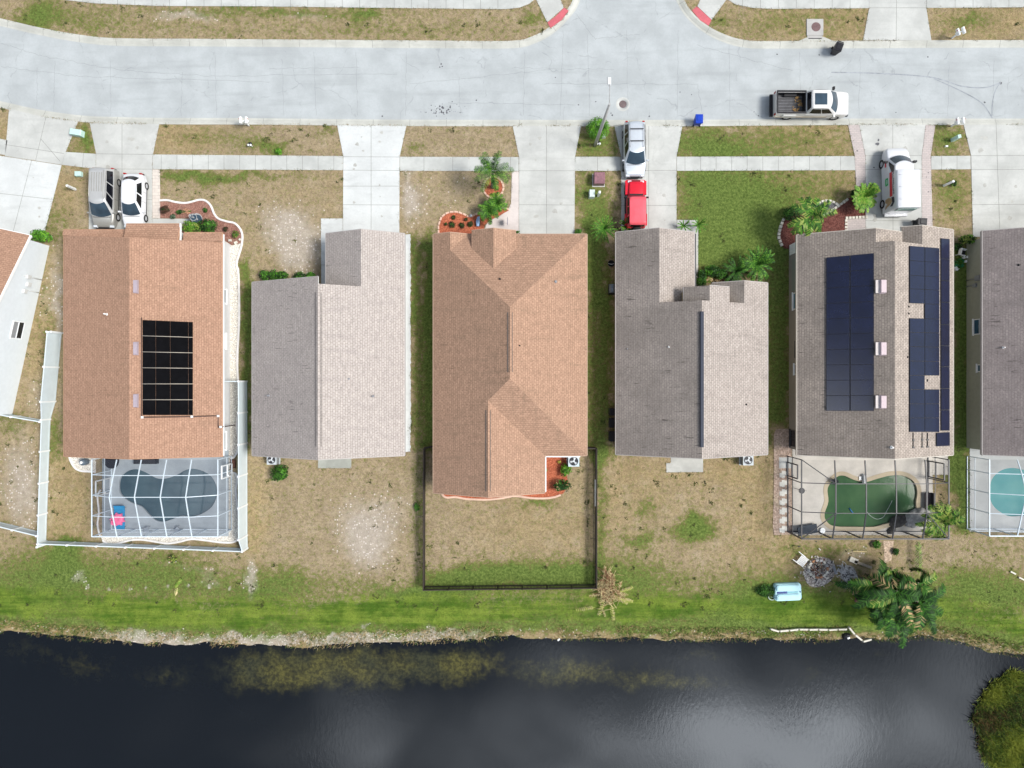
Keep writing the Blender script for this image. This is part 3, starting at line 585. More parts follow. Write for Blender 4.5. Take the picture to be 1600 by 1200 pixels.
    vs_(G, 88, 10, 650, 720, .5); vs_(G, 70, 10, 480, 640, .1); vs_(G, 20, 20, 650, 680, .4); vs_(G, 655, 8, 700, 925, .3); vs_(G, 940, 7, 700, 900, .5)
    bl(G, 97, 855, 22, 12, 1.0); bl(G, 95, 885, 20, 18, 1.1)
    # bare shell and sandy patches
    for a in ((470, 385, 45, 50, .75), (430, 350, 40, 40, .35), (640, 300, 14, 60, .5), (650, 330, 30, 30, .25), (575, 845, 50, 45, .62), (560, 800, 60, 40, .25), (640, 790, 60, 30, .2), (40, 780, 40, 60, .5), (60, 620, 20, 40, .4), (90, 470, 9, 90, .5), (70, 450, 16, 60, .3), (290, 26, 60, 10, .55), (120, 900, 20, 14, .4), (390, 905, 10, 30, .6), (480, 25, 60, 10, .3), (100, 28, 20, 10, .0), (300, 885, 90, 10, .25), (1290, 890, 40, 20, .2), (1550, 870, 80, 30, .12), (700, 290, 60, 40, .18), (330, 905, 30, 12, .3), (30, 710, 30, 60, .3), (1060, 900, 60, 30, .12), (1340, 870, 30, 15, .4), (830, 830, 60, 25, .15)): bl(B, *a)
    for k, cx in enumerate((137, 170, 203, 228, 262, 294, 327, 359, 391)): B += .8*np.exp(-((px-cx)/2.6)**2-((py-(918+3*math.sin(k)))/3.2)**2)
    # golden straw versus grey-brown dryness
    for a in ((100, 780, 45, 80, .6), (60, 480, 30, 120, .5), (400, 820, 25, 90, .5), (270, 215, 60, 30, .6), (840, 820, 110, 60, .25), (980, 760, 60, 60, .25), (1200, 800, 60, 90, .35), (1250, 290, 100, 40, .55), (1250, 220, 100, 30, .5), (1300, 35, 120, 30, .55), (1550, 35, 80, 30, .45), (1160, 740, 100, 20, .4), (1490, 300, 30, 40, .5), (100, 300, 25, 40, .4), (125, 220, 20, 20, .4), (1480, 740, 20, 60, .5), (1290, 870, 80, 20, .4), (15, 220, 20, 30, .5), (1220, 700, 20, 30, .5)): bl(K, *a)
    for a in ((560, 830, 150, 90, -.35), (740, 300, 60, 40, -.3), (440, 220, 90, 25, -.3), (700, 220, 90, 30, -.3), (1520, 870, 70, 30, -.2)): bl(K, *a)
    return [np.clip(v, 0, 1.3) for v in (G, L, B, K)]
G, L, B, K = field(ppx, ppy)
under = gz < WATER_Z-.02
nx, ny = len(xs), len(ys); idx = np.arange(nx*ny).reshape(ny, nx)
q = np.stack([idx[:-1, :-1], idx[:-1, 1:], idx[1:, 1:], idx[1:, :-1]], -1).reshape(-1, 4)
me = bpy.data.meshes.new('ground'); me.vertices.add(nx*ny); me.vertices.foreach_set('co', np.stack([gx, gy, gz], 1).ravel())
me.loops.add(q.size); me.loops.foreach_set('vertex_index', q.ravel()); me.polygons.add(len(q)); me.polygons.foreach_set('loop_start', np.arange(0, q.size, 4)); me.polygons.foreach_set('loop_total', np.full(len(q), 4))
me.update(); me.validate()
ca = me.color_attributes.new('cover', 'FLOAT_COLOR', 'POINT'); ca.data.foreach_set('color', np.stack([G, L, B, K], 1).ravel().astype(np.float32))
m, t, b = newmat('lawn_and_soil'); at = N(t, 'ShaderNodeAttribute', attribute_name='cover'); sp = N(t, 'ShaderNodeSeparateXYZ')
t.links.new(at.outputs['Color'], sp.inputs[0]); aG, aL, aB, aK = sp.outputs[0], sp.outputs[1], sp.outputs[2], at.outputs['Alpha']
n1 = noise(t, 1.1, 5, .65); n2 = noise(t, 5, 4, .75); n3 = noise(t, 15, 3, .75); n4 = noise(t, .5, 5, .65)
nn = math_(t, 'ADD', math_(t, 'MULTIPLY', n1, .45), math_(t, 'ADD', math_(t, 'MULTIPLY', n2, .35), math_(t, 'MULTIPLY', n3, .2)))
gold = mixc(t, ramp(t, n2, .3, .7), (.22, .165, .085), (.42, .32, .18)); grey = mixc(t, ramp(t, n2, .3, .7), (.22, .172, .108), (.42, .33, .215))
dry = mixc(t, ramp(t, math_(t, 'ADD', aK, math_(t, 'MULTIPLY_ADD', n1, .8, -.4)), .1, .85), grey, gold)
lo = noise(t, .55, 4, .6); dry = mixc(t, math_(t, 'MULTIPLY', ramp(t, lo, .48, .68), .5), dry, mixc(t, .5, dry, (.15, .11, .07))); dry = mixc(t, math_(t, 'MULTIPLY', ramp(t, noise(t, .8, 4, .6, stretch=(1, 1, 7)), .5, .7), .4), dry, mixc(t, .5, dry, (.50, .42, .32)))
olive = mixc(t, ramp(t, n2, .3, .7), (.11, .105, .03), (.21, .20, .075))
green = mixc(t, ramp(t, n2, .3, .7), (.058, .095, .02), (.165, .22, .055))
ms = noise(t, 1.0, 4, .65, stretch=(.12, 1.6, 1)); lush = mixc(t, ramp(t, math_(t, 'ADD', math_(t, 'MULTIPLY', n4, .5), math_(t, 'MULTIPLY', ms, .5)), .4, .6), (.058, .115, .014), (.165, .225, .035))
nc = noise(t, 2.3, 5, .8, dist=.4); nn = math_(t, 'ADD', math_(t, 'MULTIPLY', nc, .40), math_(t, 'ADD', math_(t, 'MULTIPLY', n2, .35), math_(t, 'MULTIPLY', n3, .25))); gm_ = math_(t, 'ADD', math_(t, 'MULTIPLY', aG, 1.0), math_(t, 'MULTIPLY_ADD', nn, 5.4, -2.72)); c = mixc(t, ramp(t, gm_, .12, .5), dry, olive)
c = mixc(t, ramp(t, gm_, .38, .95), c, green)
c = mixc(t, ramp(t, math_(t, 'ADD', aL, math_(t, 'MULTIPLY_ADD', nn, 2.4, -1.2)), .2, 1.0), c, lush)
bm_ = math_(t, 'ADD', aB, math_(t, 'MULTIPLY_ADD', n1, .5, -.25)); fl = math_(t, 'SUBTRACT', n3, math_(t, 'MULTIPLY', bm_, .26))
# shell grit: bright flecks whose density follows the mask
vo = N(t, 'ShaderNodeTexVoronoi'); vo.inputs['Scale'].default_value = 5.5; t.links.new(N(t, 'ShaderNodeNewGeometry').outputs['Position'], vo.inputs['Vector'])
svc = N(t, 'ShaderNodeSeparateXYZ'); t.links.new(vo.outputs['Color'], svc.inputs[0])
fleck = math_(t, 'MULTIPLY', math_(t, 'LESS_THAN', svc.outputs[0], math_(t, 'MULTIPLY', math_(t, 'MULTIPLY', bm_, ramp(t, aB, .1, .35)), .55)), math_(t, 'SUBTRACT', 1.0, ramp(t, vo.outputs['Distance'], .15, .45)))
c = mixc(t, math_(t, 'MULTIPLY', ramp(t, bm_, .15, .8), .7), c, (.43, .38, .33)); c = mixc(t, math_(t, 'MULTIPLY', fleck, .9), c, (.66, .60, .55))
dkf = ramp(t, noise(t, 2.3, 4, .7), .60, .72); c = mixc(t, math_(t, 'MULTIPLY', dkf, .4), c, (.10, .09, .04))
n6 = noise(t, 2.2, 4, .7); hv = N(t, 'ShaderNodeHueSaturation'); t.links.new(c, hv.inputs['Color']); t.links.new(math_(t, 'ADD', math_(t, 'MULTIPLY_ADD', n3, 1.3, .43), math_(t, 'MULTIPLY_ADD', n6, .9, -.45)), hv.inputs['Value'])
t.links.new(hv.outputs[0], b.inputs['Base Color']); b.inputs['Roughness'].default_value = 1; b.inputs['Specular IOR Level'].default_value = .05
bump(t, b, math_(t, 'ADD', n2, n3), 1.0, .07); me.materials.append(m)
go = bpy.data.objects.new('ground', me); SC.collection.objects.link(go); tag(go, kind='structure')
# ---- pond
wxs = np.concatenate([[-900, -300, -120, -70], np.arange(-48, 48.1, .5), [70, 120, 300, 900]]); wys = np.concatenate([[-190, -120, -80, -50], np.arange(-38, -19, .3)])
WX, WY = np.meshgrid(wxs, wys); wx = WX.ravel(); wy = WY.ravel(); wpx = wx*F/(H+.5)+800; wpy = 600-wy*F/(H+.5); dd = wpy-shore(wpx)
wwx = wpx+(fbm(wx, wy, .5, 60)-.5)*50; wwy = dd+(fbm(wx, wy, .5, 61)-.5)*26
AL = np.zeros(wx.shape)
for cx, cy, rx, ry, a in ((560, 34, 170, 30, 1.0), (700, 38, 70, 26, .6), (480, 20, 120, 16, .4), (130, 40, 60, 22, .4), (260, 50, 40, 18, .45), (30, 20, 60, 25, .35), (420, 45, 70, 30, .6), (900, 45, 80, 18, .45), (1040, 65, 90, 14, .55), (860, 60, 60, 20, .4), (1100, 20, 40, 12, .35), (1270, 50, 40, 20, .3), (1390, 60, 50, 15, .2), (1380, 22, 40, 10, .3), (1000, 50, 200, 30, .15), (1580, 0, 60, 12, .3)): AL += a*np.exp(-((wwx-cx)/rx)**2-((wwy-cy)/ry)**2)
AL = np.clip(AL, 0, 1); nx2, ny2 = len(wxs), len(wys); idx = np.arange(nx2*ny2).reshape(ny2, nx2)
q = np.stack([idx[:-1, :-1], idx[:-1, 1:], idx[1:, 1:], idx[1:, :-1]], -1).reshape(-1, 4)
me = bpy.data.meshes.new('pond_water'); me.from_pydata(np.stack([wx, wy, np.full(wx.shape, WATER_Z)], 1).tolist(), [], q.tolist())
ca = me.color_attributes.new('algae', 'FLOAT_COLOR', 'POINT'); ca.data.foreach_set('color', np.stack([AL, AL, AL, AL], 1).ravel().astype(np.float32))
m, t, b = newmat('pond_water'); at = N(t, 'ShaderNodeAttribute', attribute_name='algae')
n1 = noise(t, 1.1, 5, .7); n2 = noise(t, .35, 3, .6); f = math_(t, 'ADD', at.outputs['Fac'], math_(t, 'MULTIPLY_ADD', n1, 1.8, -1.0)); f = math_(t, 'MULTIPLY', ramp(t, f, .0, 1.1), ramp(t, at.outputs['Fac'], .02, .5))
n5 = noise(t, 3.5, 5, .8); alg = mixc(t, ramp(t, n2, .35, .65), (.060, .062, .030), (.14, .128, .035)); f = math_(t, 'MULTIPLY', f, math_(t, 'MULTIPLY_ADD', ramp(t, n5, .40, .62), .45, .25))
t.links.new(mixc(t, f, (.005, .007, .010), alg), b.inputs['Base Color']); b.inputs['IOR'].default_value = 1.33; b.inputs['Specular IOR Level'].default_value = .5; b.inputs['Roughness'].default_value = .05
h1 = noise(t, 2.6, 4, .65, stretch=(1.6, .6, 1), dist=.6); h2 = noise(t, .6, 2, .5); wv = N(t, 'ShaderNodeTexWave'); wv.inputs['Scale'].default_value = .75; wv.inputs['Distortion'].default_value = 3.5; wv.inputs['Detail'].default_value = 3
mp = N(t, 'ShaderNodeMapping'); mp.inputs['Rotation'].default_value = (0, 0, .25); mp.inputs['Scale'].default_value = (1, .45, 1); t.links.new(N(t, 'ShaderNodeNewGeometry').outputs['Position'], mp.inputs[0]); t.links.new(mp.outputs[0], wv.inputs['Vector'])
hp = ramp(t, noise(t, .09, 3, .6), .4, .65); hh = math_(t, 'MULTIPLY', h1, math_(t, 'MULTIPLY_ADD', hp, .9, .25)); bump(t, b, hh, .08, .05); me.materials.append(m)
po = bpy.data.objects.new('pond_water', me); SC.collection.objects.link(po); tag(po, kind='structure')
# ---- blades: grass tufts, one countless mass
def blades(name, x, y, z, h, w, mats, mi, lean=.6, label=None, cat=None, n=3):
    k = len(x); r = RNG; vs = np.zeros((k, n, 3, 3)); a = r.random((k, n))*6.283; ln = r.random((k, n))*lean*h[:, None]; hh = h[:, None]*(.6+.6*r.random((k, n)))
    bx = x[:, None]+(r.random((k, n))-.5)*.08; by = y[:, None]+(r.random((k, n))-.5)*.08; ww = w[:, None]/2
    vs[:, :, 0] = np.stack([bx-np.sin(a)*ww, by+np.cos(a)*ww, np.broadcast_to(z[:, None], bx.shape)], -1)
    vs[:, :, 1] = np.stack([bx+np.sin(a)*ww, by-np.cos(a)*ww, np.broadcast_to(z[:, None], bx.shape)], -1)
    vs[:, :, 2] = np.stack([bx+np.cos(a)*ln, by+np.sin(a)*ln, z[:, None]+hh], -1)
    nf = k*n; me = bpy.data.meshes.new(name); me.vertices.add(nf*3); me.vertices.foreach_set('co', vs.ravel()); me.loops.add(nf*3); me.loops.foreach_set('vertex_index', np.arange(nf*3))
    me.polygons.add(nf); me.polygons.foreach_set('loop_start', np.arange(0, nf*3, 3)); me.polygons.foreach_set('loop_total', np.full(nf, 3)); me.polygons.foreach_set('material_index', np.repeat(mi, n).astype(np.int32))
    for mm in mats: me.materials.append(mm)
    me.update(); o = bpy.data.objects.new(name, me); SC.collection.objects.link(o); return tag(o, label, cat, kind='stuff')
cand = 150000; cx = RNG.random(cand)*92-46; cy = RNG.random(cand)*57-24; px = cx*F/H+800; py = 600-cy*F/H
ok = ~inpoly(px, py, offline(interp(KS), 0)[::-1]+interp(KNL)+interp(KNR))
HOUSE_FOOT = [[(95, 355), (360, 355), (360, 715), (95, 715)], [(396, 442), (500, 442), (510, 365), (630, 365), (630, 710), (396, 710)], [(680, 370), (915, 370), (915, 710), (850, 710), (850, 765), (680, 765)], [(960, 366), (1085, 366), (1085, 450), (1118, 450), (1118, 445), (1197, 445), (1197, 708), (960, 708)], [(1238, 368), (1490, 368), (1490, 710), (1238, 710)], [(1515, 362), (1700, 362), (1700, 710), (1515, 710)], [(-200, 300), (47, 372), (78, 385), (19, 648), (-200, 700)]]
for p in HARD+HOUSE_FOOT: ok &= ~inpoly(px, py, p)
g, l, bb, kk = field(px, py); z = ground_z(cx, cy); ok &= z > WATER_Z+.03
dens = np.clip(.22+g*.8+l*.9-bb*.8, .05, 1); ok &= RNG.random(cand) < dens
cx, cy, z, g, l = cx[ok], cy[ok], z[ok], g[ok], l[ok]; rr = RNG.random(len(cx)); gg = g+(fbm(cx, cy, 1.0, 70)-.5)*1.0
mi = np.where(l+rr*.5 > .8, 2, np.where(gg > .42, 1, np.where(gg > .2, np.where(rr > .5, 1, 0), 0)))
M_GR = [flat('dry_blade', (.28, .22, .13), 1, var=.35, scale=2), flat('green_blade', (.09, .135, .03), .9, var=.4, scale=1), flat('lush_blade', (.10, .17, .02), .9, var=.4, scale=.6)]
blades('grass', cx, cy, z-.01, .03+.05*RNG.random(len(cx))+.03*np.clip(l, 0, 1), .02+.02*RNG.random(len(cx)), M_GR, mi)
ex, ey = [], []
for p in HARD+[interp(KS), interp(KNL), interp(KNR)]:
    P_ = p+[p[0]] if p in HARD else p
    for (x0_, y0_), (x1_, y1_) in zip(P_, P_[1:]):
        L_ = math.hypot(x1_-x0_, y1_-y0_); n_ = int(L_/1.5)
        for k_ in range(n_):
            u_ = RNG.random(); ex.append(x0_+(x1_-x0_)*u_+RNG.normal()*1.0); ey.append(y0_+(y1_-y0_)*u_+RNG.normal()*1.0)
ex = np.array(ex); ey = np.array(ey); X_ = (ex-800)*H/F; Y_ = (600-ey)*H/F; ok = (np.abs(ex-800) < 840) & (ey > -20) & (ey < 860) & (fbm(X_, Y_, .5, 120) > .42); ins = np.zeros(ex.shape, int)
for p in HARD: ins += inpoly(ex+2.5, ey, p).astype(int)+inpoly(ex-2.5, ey, p)+inpoly(ex, ey+2.5, p)+inpoly(ex, ey-2.5, p)
ok &= ins < 4
for p in HOUSE_FOOT: ok &= ~inpoly(ex, ey, p)
ex, ey, X_, Y_ = ex[ok], ey[ok], X_[ok], Y_[ok]; g, l, bb, kk = field(ex, ey)
blades('edge_grass', X_, Y_, np.full(len(ex), .0), .05+.05*RNG.random(len(ex)), .03+.03*RNG.random(len(ex)), M_GR, np.where(g+RNG.random(len(ex))*.5 > .5, 1, 0), 1.2)
wx_, wy_ = [], []
for k_ in range(1500):
    X0, Y0 = RNG.random()*90-45, RNG.random()*55-19; p0 = np.array([X0*F/H+800]); q0 = np.array([600-Y0*F/H])
    if fbm(np.array([X0]), np.array([Y0]), .18, 140)[0] < .5 and k_ % 3: continue
    if any(inpoly(p0, q0, p)[0] for p in HARD+HOUSE_FOOT) or inpoly(p0, q0, road_px)[0]: continue
    n_ = RNG.integers(2, 14); s_ = .05+.12*RNG.random(); wx_ += list(X0+RNG.normal(size=n_)*s_); wy_ += list(Y0+RNG.normal(size=n_)*s_)
wx_ = np.array(wx_); wy_ = np.array(wy_); z = ground_z(wx_, wy_); ok = z > -.2; wx_, wy_, z = wx_[ok], wy_[ok], z[ok]
blades('lawn_weeds', wx_, wy_, z-.01, .06+.08*RNG.random(len(wx_)), .06+.05*RNG.random(len(wx_)), [flat('dark_weed', (.05, .065, .02), .9, var=.3), flat('olive_weed', (.12, .13, .04), .9, var=.3)], RNG.integers(0, 2, len(wx_)), 1.4)
# shore plants and marsh island
k = 9000; cx = RNG.random(k)*92-46; px = cx*F/H+800; cy = (600-(shore(px)-RNG.random(k)*26+4))*H/F; z = ground_z(cx, cy); ok = (z < -.05) & (fbm(cx, cy, .5, 90) > .44); cx, cy, z = cx[ok], cy[ok], z[ok]
blades('shore_weeds', cx, cy, z-.02, .12+.16*RNG.random(len(cx)), .03+.02*RNG.random(len(cx)), [M_STRAW, M_DRYLEAF, M_GR[1]], np.where((cx > -4) | (cx < -34), np.where(RNG.random(len(cx)) < .65, 2, 1), RNG.integers(0, 3, len(cx))), 1.1)
k = 26000; cx = RNG.random(k)*12+36; cy = RNG.random(k)*14-36; z = ground_z(cx, cy); ok = (z > WATER_Z-.10) & (cy < -23.6); cx, cy, z = cx[ok], cy[ok], z[ok]; rr = fbm(cx, cy, .5, 95)+RNG.random(len(cx))*.3-.15
M_SEDGE = [flat('dark_sedge', (.035, .06, .012), .8, var=.35), flat('olive_sedge', (.09, .15, .018), .8, var=.35), flat('yellow_sedge', (.22, .25, .03), .8, var=.3), flat('brown_sedge', (.13, .08, .03), .9, var=.3)]
mi = np.where(rr < .33, 3, np.where(rr < .46, 0, np.where(rr < .56, 1, 2)))
blades('marsh_grass', cx, cy, z-.05, .35+.4*RNG.random(len(cx)), .05+.03*RNG.random(len(cx)), M_SEDGE, mi, 1.3)
# ================================================================ HOUSES
def pin(x, y, poly):
    r = False; n = len(poly); j = n-1
    for i in range(n):
        xi, yi = poly[i]; xj, yj = poly[j]
        if (yi > y) != (yj > y) and x < (xj-xi)*(y-yi)/(yj-yi)+xi: r = not r
        j = i
    return r
EZ = 2.6
class House:
    def __init__(s, name, label, cat, centre, roofmat, wallmat, trim, group='single storey houses in the row', lip=None):
        s.root = thing(name, label, cat, centre, group=group); s.faces = []; s.rm = roofmat; s.wm = wallmat; s.trim = trim; s.extra = MB(); s.lip = lip or trim
    def face(s, pts, pl): s.faces.append((list(pts), pl)); return s
    def zat(s, x, y, d=3.2):
        z = [a+b*x+c*y for p, (a, b, c) in s.faces if pin(x, y, p)]
        return min(z) if z else d
    def roof(s, th=.2, white=()):
        mb = MB(); fa = MB(); ek = {}
        for p, (a, b, c) in s.faces:
            q = p; ar = sum(q[i][0]*q[(i+1) % len(q)][1]-q[(i+1) % len(q)][0]*q[i][1] for i in range(len(q)))
            if ar < 0: q = q[::-1]
            vs = [(x, y, a+b*x+c*y) for x, y in q]; mb.add(vs, [tuple(range(len(vs)))]); mb.add([(x, y, z-th) for x, y, z in vs], [tuple(range(len(vs)))[::-1]], 1)
            for i in range(len(vs)):
                A, B = vs[i], vs[(i+1) % len(vs)]
                fa.add([A, B, (B[0], B[1], B[2]-th), (A[0], A[1], A[2]-th)], [(0, 3, 2, 1)])
                # metal drip edge: thin proud lip on outer eaves
                mx_, my_ = (A[0]+B[0])/2, (A[1]+B[1])/2; d = Vector((B[0]-A[0], B[1]-A[1])); n = Vector((d.y, -d.x)).normalized()
                if not any(pin(mx_+n.x*.06, my_+n.y*.06, o[0]) for o in s.faces):
                    w = .05; vs4 = [(A[0], A[1], A[2]+.006), (B[0], B[1], B[2]+.006), (B[0]+n.x*w, B[1]+n.y*w, B[2]-.004), (A[0]+n.x*w, A[1]+n.y*w, A[2]-.004)]
                    vs4 += [(x, y, z-th-.02) for x, y, z in vs4]
                    fa.add(vs4, [(3, 2, 1, 0), (3, 7, 6, 2), (0, 4, 7, 3), (1, 2, 6, 5), (4, 5, 6, 7)], 1)
        s.roofo = mb.obj('roof', [s.rm, M_WPAINT], s.root); fa.obj('fascia', [s.trim, s.lip], s.roofo)
        return s
    def walls(s, foot, extra=None):
        mb = MB(); n = len(foot); a = sum(foot[i][0]*foot[(i+1) % n][1]-foot[(i+1) % n][0]*foot[i][1] for i in range(n))
        f = foot if a > 0 else foot[::-1]
        for i in range(n):
            A = Vector(f[i]); B = Vector(f[(i+1) % n]); m = max(2, int((B-A).length/.35)); vs = []
            for k in range(m+1):
                p = A.lerp(B, k/m); inn = Vector((-(B-A).y, (B-A).x)).normalized()*.02; e = 0.001 if k == 0 else (-.001 if k == m else 0); q = p+(B-A).normalized()*e+inn
                zt = s.zat(q.x, q.y, EZ+.1)-.19; vs += [(p.x, p.y, -.1), (p.x, p.y, zt)]
            mb.add(vs, [(2*k, 2*k+2, 2*k+3, 2*k+1) for k in range(m)])
        mb.v += []; base = len(mb.v)
        if s.extra.v: mb.add(s.extra.v, s.extra.f)
        s.wallo = mb.obj('wall', s.wm, s.root); return s
    def hit(s, px, py, off=0.0, fi=None):
        """where the ray through a photo pixel meets the roof"""
        qx, qy = (px-800)/F, (600-py)/F; best = None
        for k, (p, (a, b, c)) in enumerate(s.faces):
            if fi is not None and k != fi: continue
            z = (a+off+(b*qx+c*qy)*H)/(1+b*qx+c*qy); x, y = qx*(H-z), qy*(H-z)
            if fi is not None or pin(x, y, p):
                if best is None or z > best[2]: best = (x, y, z)
        return best
def window(h, x, y0, y1, z0, z1, side, frame=M_WHITE, glass=M_GLASSD, split='v', name='window'):
    """window in a wall facing +x (side=1) or -x (side=-1) at wall plane x"""
    t = .07; mb = MB(); X = x+side*.02; cy, cz = (y0+y1)/2, (z0+z1)/2
    for yy in (y0, y1): mb.box((X, yy, cz), (.09, t, z1-z0+t))
    for zz in (z0, z1): mb.box((X, cy, zz), (.086, y1-y0-t, t))
    if split == 'v': mb.box((X, cy, cz), (.07, .05, z1-z0-t))
    if split == 'h': mb.box((X, cy, cz), (.07, y1-y0-t, .05))
    mb.box((X+side*.03, cy, z0-.07), (.14, y1-y0+.2, .06))
    f = mb.obj(name, frame, h.root); g = MB(); g.box((x+side*.012, cy, cz), (.02, y1-y0-t, z1-z0-t)); g.obj('pane', glass, f); return f
def garage(h, x0, x1, y, door=True):
    mb = MB(); w = x1-x0
    for k in range(4): mb.box(((x0+x1)/2, y+.03, .33+k*.54), (w, .05, .52))
    for k in range(4):
        for j in range(4): mb.box((x0+w*(j+.5)/4, y+.06, .33+k*.54), (w/4-.2, .02, .36))
    mb.obj('garage_door', M_WPAINT, h.root)
def pipe(h, px, py, r=.05, hh=.35, mat=None, name='vent_pipe', fi=None):
    p = h.hit(px, py, fi=fi); m = MB(); m.cyl((p[0], p[1], p[2]-.05), r, hh, 10); m.lathe((p[0], p[1], p[2]+.0), [(r*2.2, 0), (r*1.1, .1)], 10); m.obj(name, mat or M_GREYM, h.root)
SH_BROWN = shingle('brown_shingles', (.44, .265, .182), (.37, .22, .15), (.26, .155, .108), (.24, .155, .105), streak=.4, west_shade_mildew=.25)
SH_BROWN3 = shingle('tan_brown_shingles', (.43, .268, .185), (.355, .222, .153), (.26, .16, .11), (.21, .145, .10), streak=.6, west_shade_mildew=.35)
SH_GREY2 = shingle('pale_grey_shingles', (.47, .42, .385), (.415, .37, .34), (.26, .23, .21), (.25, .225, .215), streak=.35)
SH_GREY4 = shingle('grey_shingles', (.445, .39, .35), (.38, .33, .295), (.20, .18, .165), (.165, .145, .13), streak=.5, west_shade_mildew=.9)
SH_GREY5 = shingle('beige_grey_shingles', (.46, .395, .34), (.35, .30, .26), (.14, .12, .105), (.15, .13, .115), streak=.5, west_shade_mildew=.9)
SH_GREY6 = shingle('mauve_grey_shingles', (.40, .345, .325), (.31, .27, .255), (.19, .165, .155), (.17, .145, .14), streak=.45, west_shade_mildew=.9)
# --- house with pale grey roof (second from left)
p = .48; x0, x1, yb = -20.64, -8.54, -5.68; xr = (x0+x1)/2; wl = -14.79; wr = (wl+x1)/2; yw, yf, yg = 11.95, 8.08, 7.55
h2 = House('pale_grey_house', 'plain pale grey shingled house with a white path, between two brown roofed houses', 'house', (xr, 1, 0), SH_GREY2, M_STUC_G, M_WPAINT, lip=flat('grey_drip_edge', (.40, .37, .35), .6, var=.05))
PW = lambda xe: (EZ-p*xe, p, 0); PE = lambda xe: (EZ+p*xe, -p, 0)
h2.face([(x0, yb), (xr, yb), (xr, yf), (x0, yf)], PW(x0)); h2.face([(xr, yb), (x1, yb), (x1, yw), (wr, yw), (wr, yg), (xr, yg)], PE(x1)); h2.face([(wl, yg+.01), (wr, yg+.01), (wr, yw), (wl, yw)], PW(wl))
zr = EZ+p*(xr-x0); zw = EZ+p*(wr-wl)
h2.extra.add([(xr, yg-.1, zr-.2), (wr, yg-.1, zw-.2), (wl, yg-.1, EZ-.2), (wl, yg-.1, zr-.3)], [(0, 1, 2, 3)])
h2.roof(); h2.walls([(x0+.4, yb+.3), (x1-.4, yb+.3), (x1-.4, yw-.4), (wl+.4, yw-.4), (wl+.4, yg-.4), (xr-.2, yg-.4), (x0+.4, yg-.2)])
garage(h2, -13.9, -9.5, yw-.38)
def ridge_vent(h, x, y0, y1, z, mat, w=.38):
    m = MB(); m.add([(x-w/2, y0, z-w*.18), (x, y0, z+.06), (x+w/2, y0, z-w*.18), (x-w/2, y1, z-w*.18), (x, y1, z+.06), (x+w/2, y1, z-w*.18), (x-w/2, y0, z-.2), (x+w/2, y0, z-.2), (x-w/2, y1, z-.2), (x+w/2, y1, z-.2)],
        [(0, 1, 4, 3), (1, 2, 5, 4), (0, 3, 8, 6), (2, 7, 9, 5), (0, 6, 7, 2, 1), (3, 4, 5, 9, 8)]); m.obj('ridge_vent', mat, h.root); q = MB()
    for s_ in (-1, 1): q.box((x+s_*(w/2+.02), (y0+y1)/2, z-w*.22), (.045, y1-y0, .05))  # dark bars paint a shadow gap along both vent edges
    q.obj('vent_shadow_gap', M_GREYM if False else flat('vent_gap_shade', (.10, .09, .085), .6), h.root)
ridge_vent(h2, xr, -4.7, 6.9, zr, SH_GREY2)
pipe(h2, 420, 618); pipe(h2, 583, 619); pipe(h2, 545, 592, .04, .2)
window(h2, x1-.4, 4.2, 5.2, 1.0, 2.0, 1)
# --- centre house, brown hip roof
p = .48; x0, x1, yb, yf = -6.25, 5.95, -5.69, 11.9; xr = (x0+x1)/2; half = (x1-x0)/2
h3 = House('brown_hip_house', 'middle house with plain orange brown hip and gable roof and fenced back yard', 'house', (xr, 1, 0), SH_BROWN3, flat('peach_stucco', (.55, .42, .33), .85, var=.06), M_WPAINT, lip=flat('tan_drip_edge', (.42, .29, .21), .6, var=.05))
xw = 2.6; xwr = (x0+xw)/2; yw = -8.65; hw = (xw-x0)/2
W_ = PW(x0); E_ = PE(x1); Nn = (EZ+p*yf, 0, -p); S_ = (EZ-p*yb, 0, p)
lg = 1.4  # small left gable half width
h3.face([(x0, yw), (xwr, yw), (xwr, yb+hw), (xr, yb+half), (xr, yf-half), (x0+lg, yf-lg), (x0+lg, yf), (x0, yf)], W_)
h3.face([(x1, yb), (x1, yf), (xr, yf-half), (xr, yb+half)], E_)
h3.face([(x0+lg, yf-lg), (xr, yf-half), (x1, yf), (x0+2*lg, yf)], Nn)
h3.face([(x0+lg, yf), (x0+lg, yf-lg), (x0+2*lg, yf)], PE(x0+2*lg))
h3.face([(x1, yb), (xr, yb+half), (xwr, yb+hw), (xw, yb)], S_)
h3.face([(xwr, yw), (xw, yw), (xw, yb), (xwr, yb+hw)], PE(xw))
# raised entry gable
el, er, ez, yo = -3.18, .32, 3.2, 12.05; em = (el+er)/2; ehz = ez+p*(em-el)
h3.face([(el, yo), (el, yf-(ez-EZ)/p), (em, yf-(ehz-EZ)/p), (em, yo)], (ez-p*el, p, 0)); h3.face([(er, yo), (em, yo), (em, yf-(ehz-EZ)/p), (er, yf-(ez-EZ)/p)], (ez+p*er, -p, 0))
h3.extra.add([(el+.25, yo-.3, 0), (er-.25, yo-.3, 0), (er-.25, yo-.3, ez), (em, yo-.3, ehz-.25), (el+.25, yo-.3, ez), (el+.25, 10.7, 2), (el+.25, 10.7, ez-.1), (er-.25, 10.7, 2), (er-.25, 10.7, ez-.1)], [(0, 1, 2, 3, 4), (0, 4, 6, 5), (1, 7, 8, 2)])
h3.roof(); h3.walls([(x0+.4, yw+.4), (xw-.4, yw+.4), (xw-.4, yb+.35), (x1-.4, yb+.35), (x1-.4, yf-.4), (x0+.4, yf-.4)])
garage(h3, .9, 5.3, yf-.38)
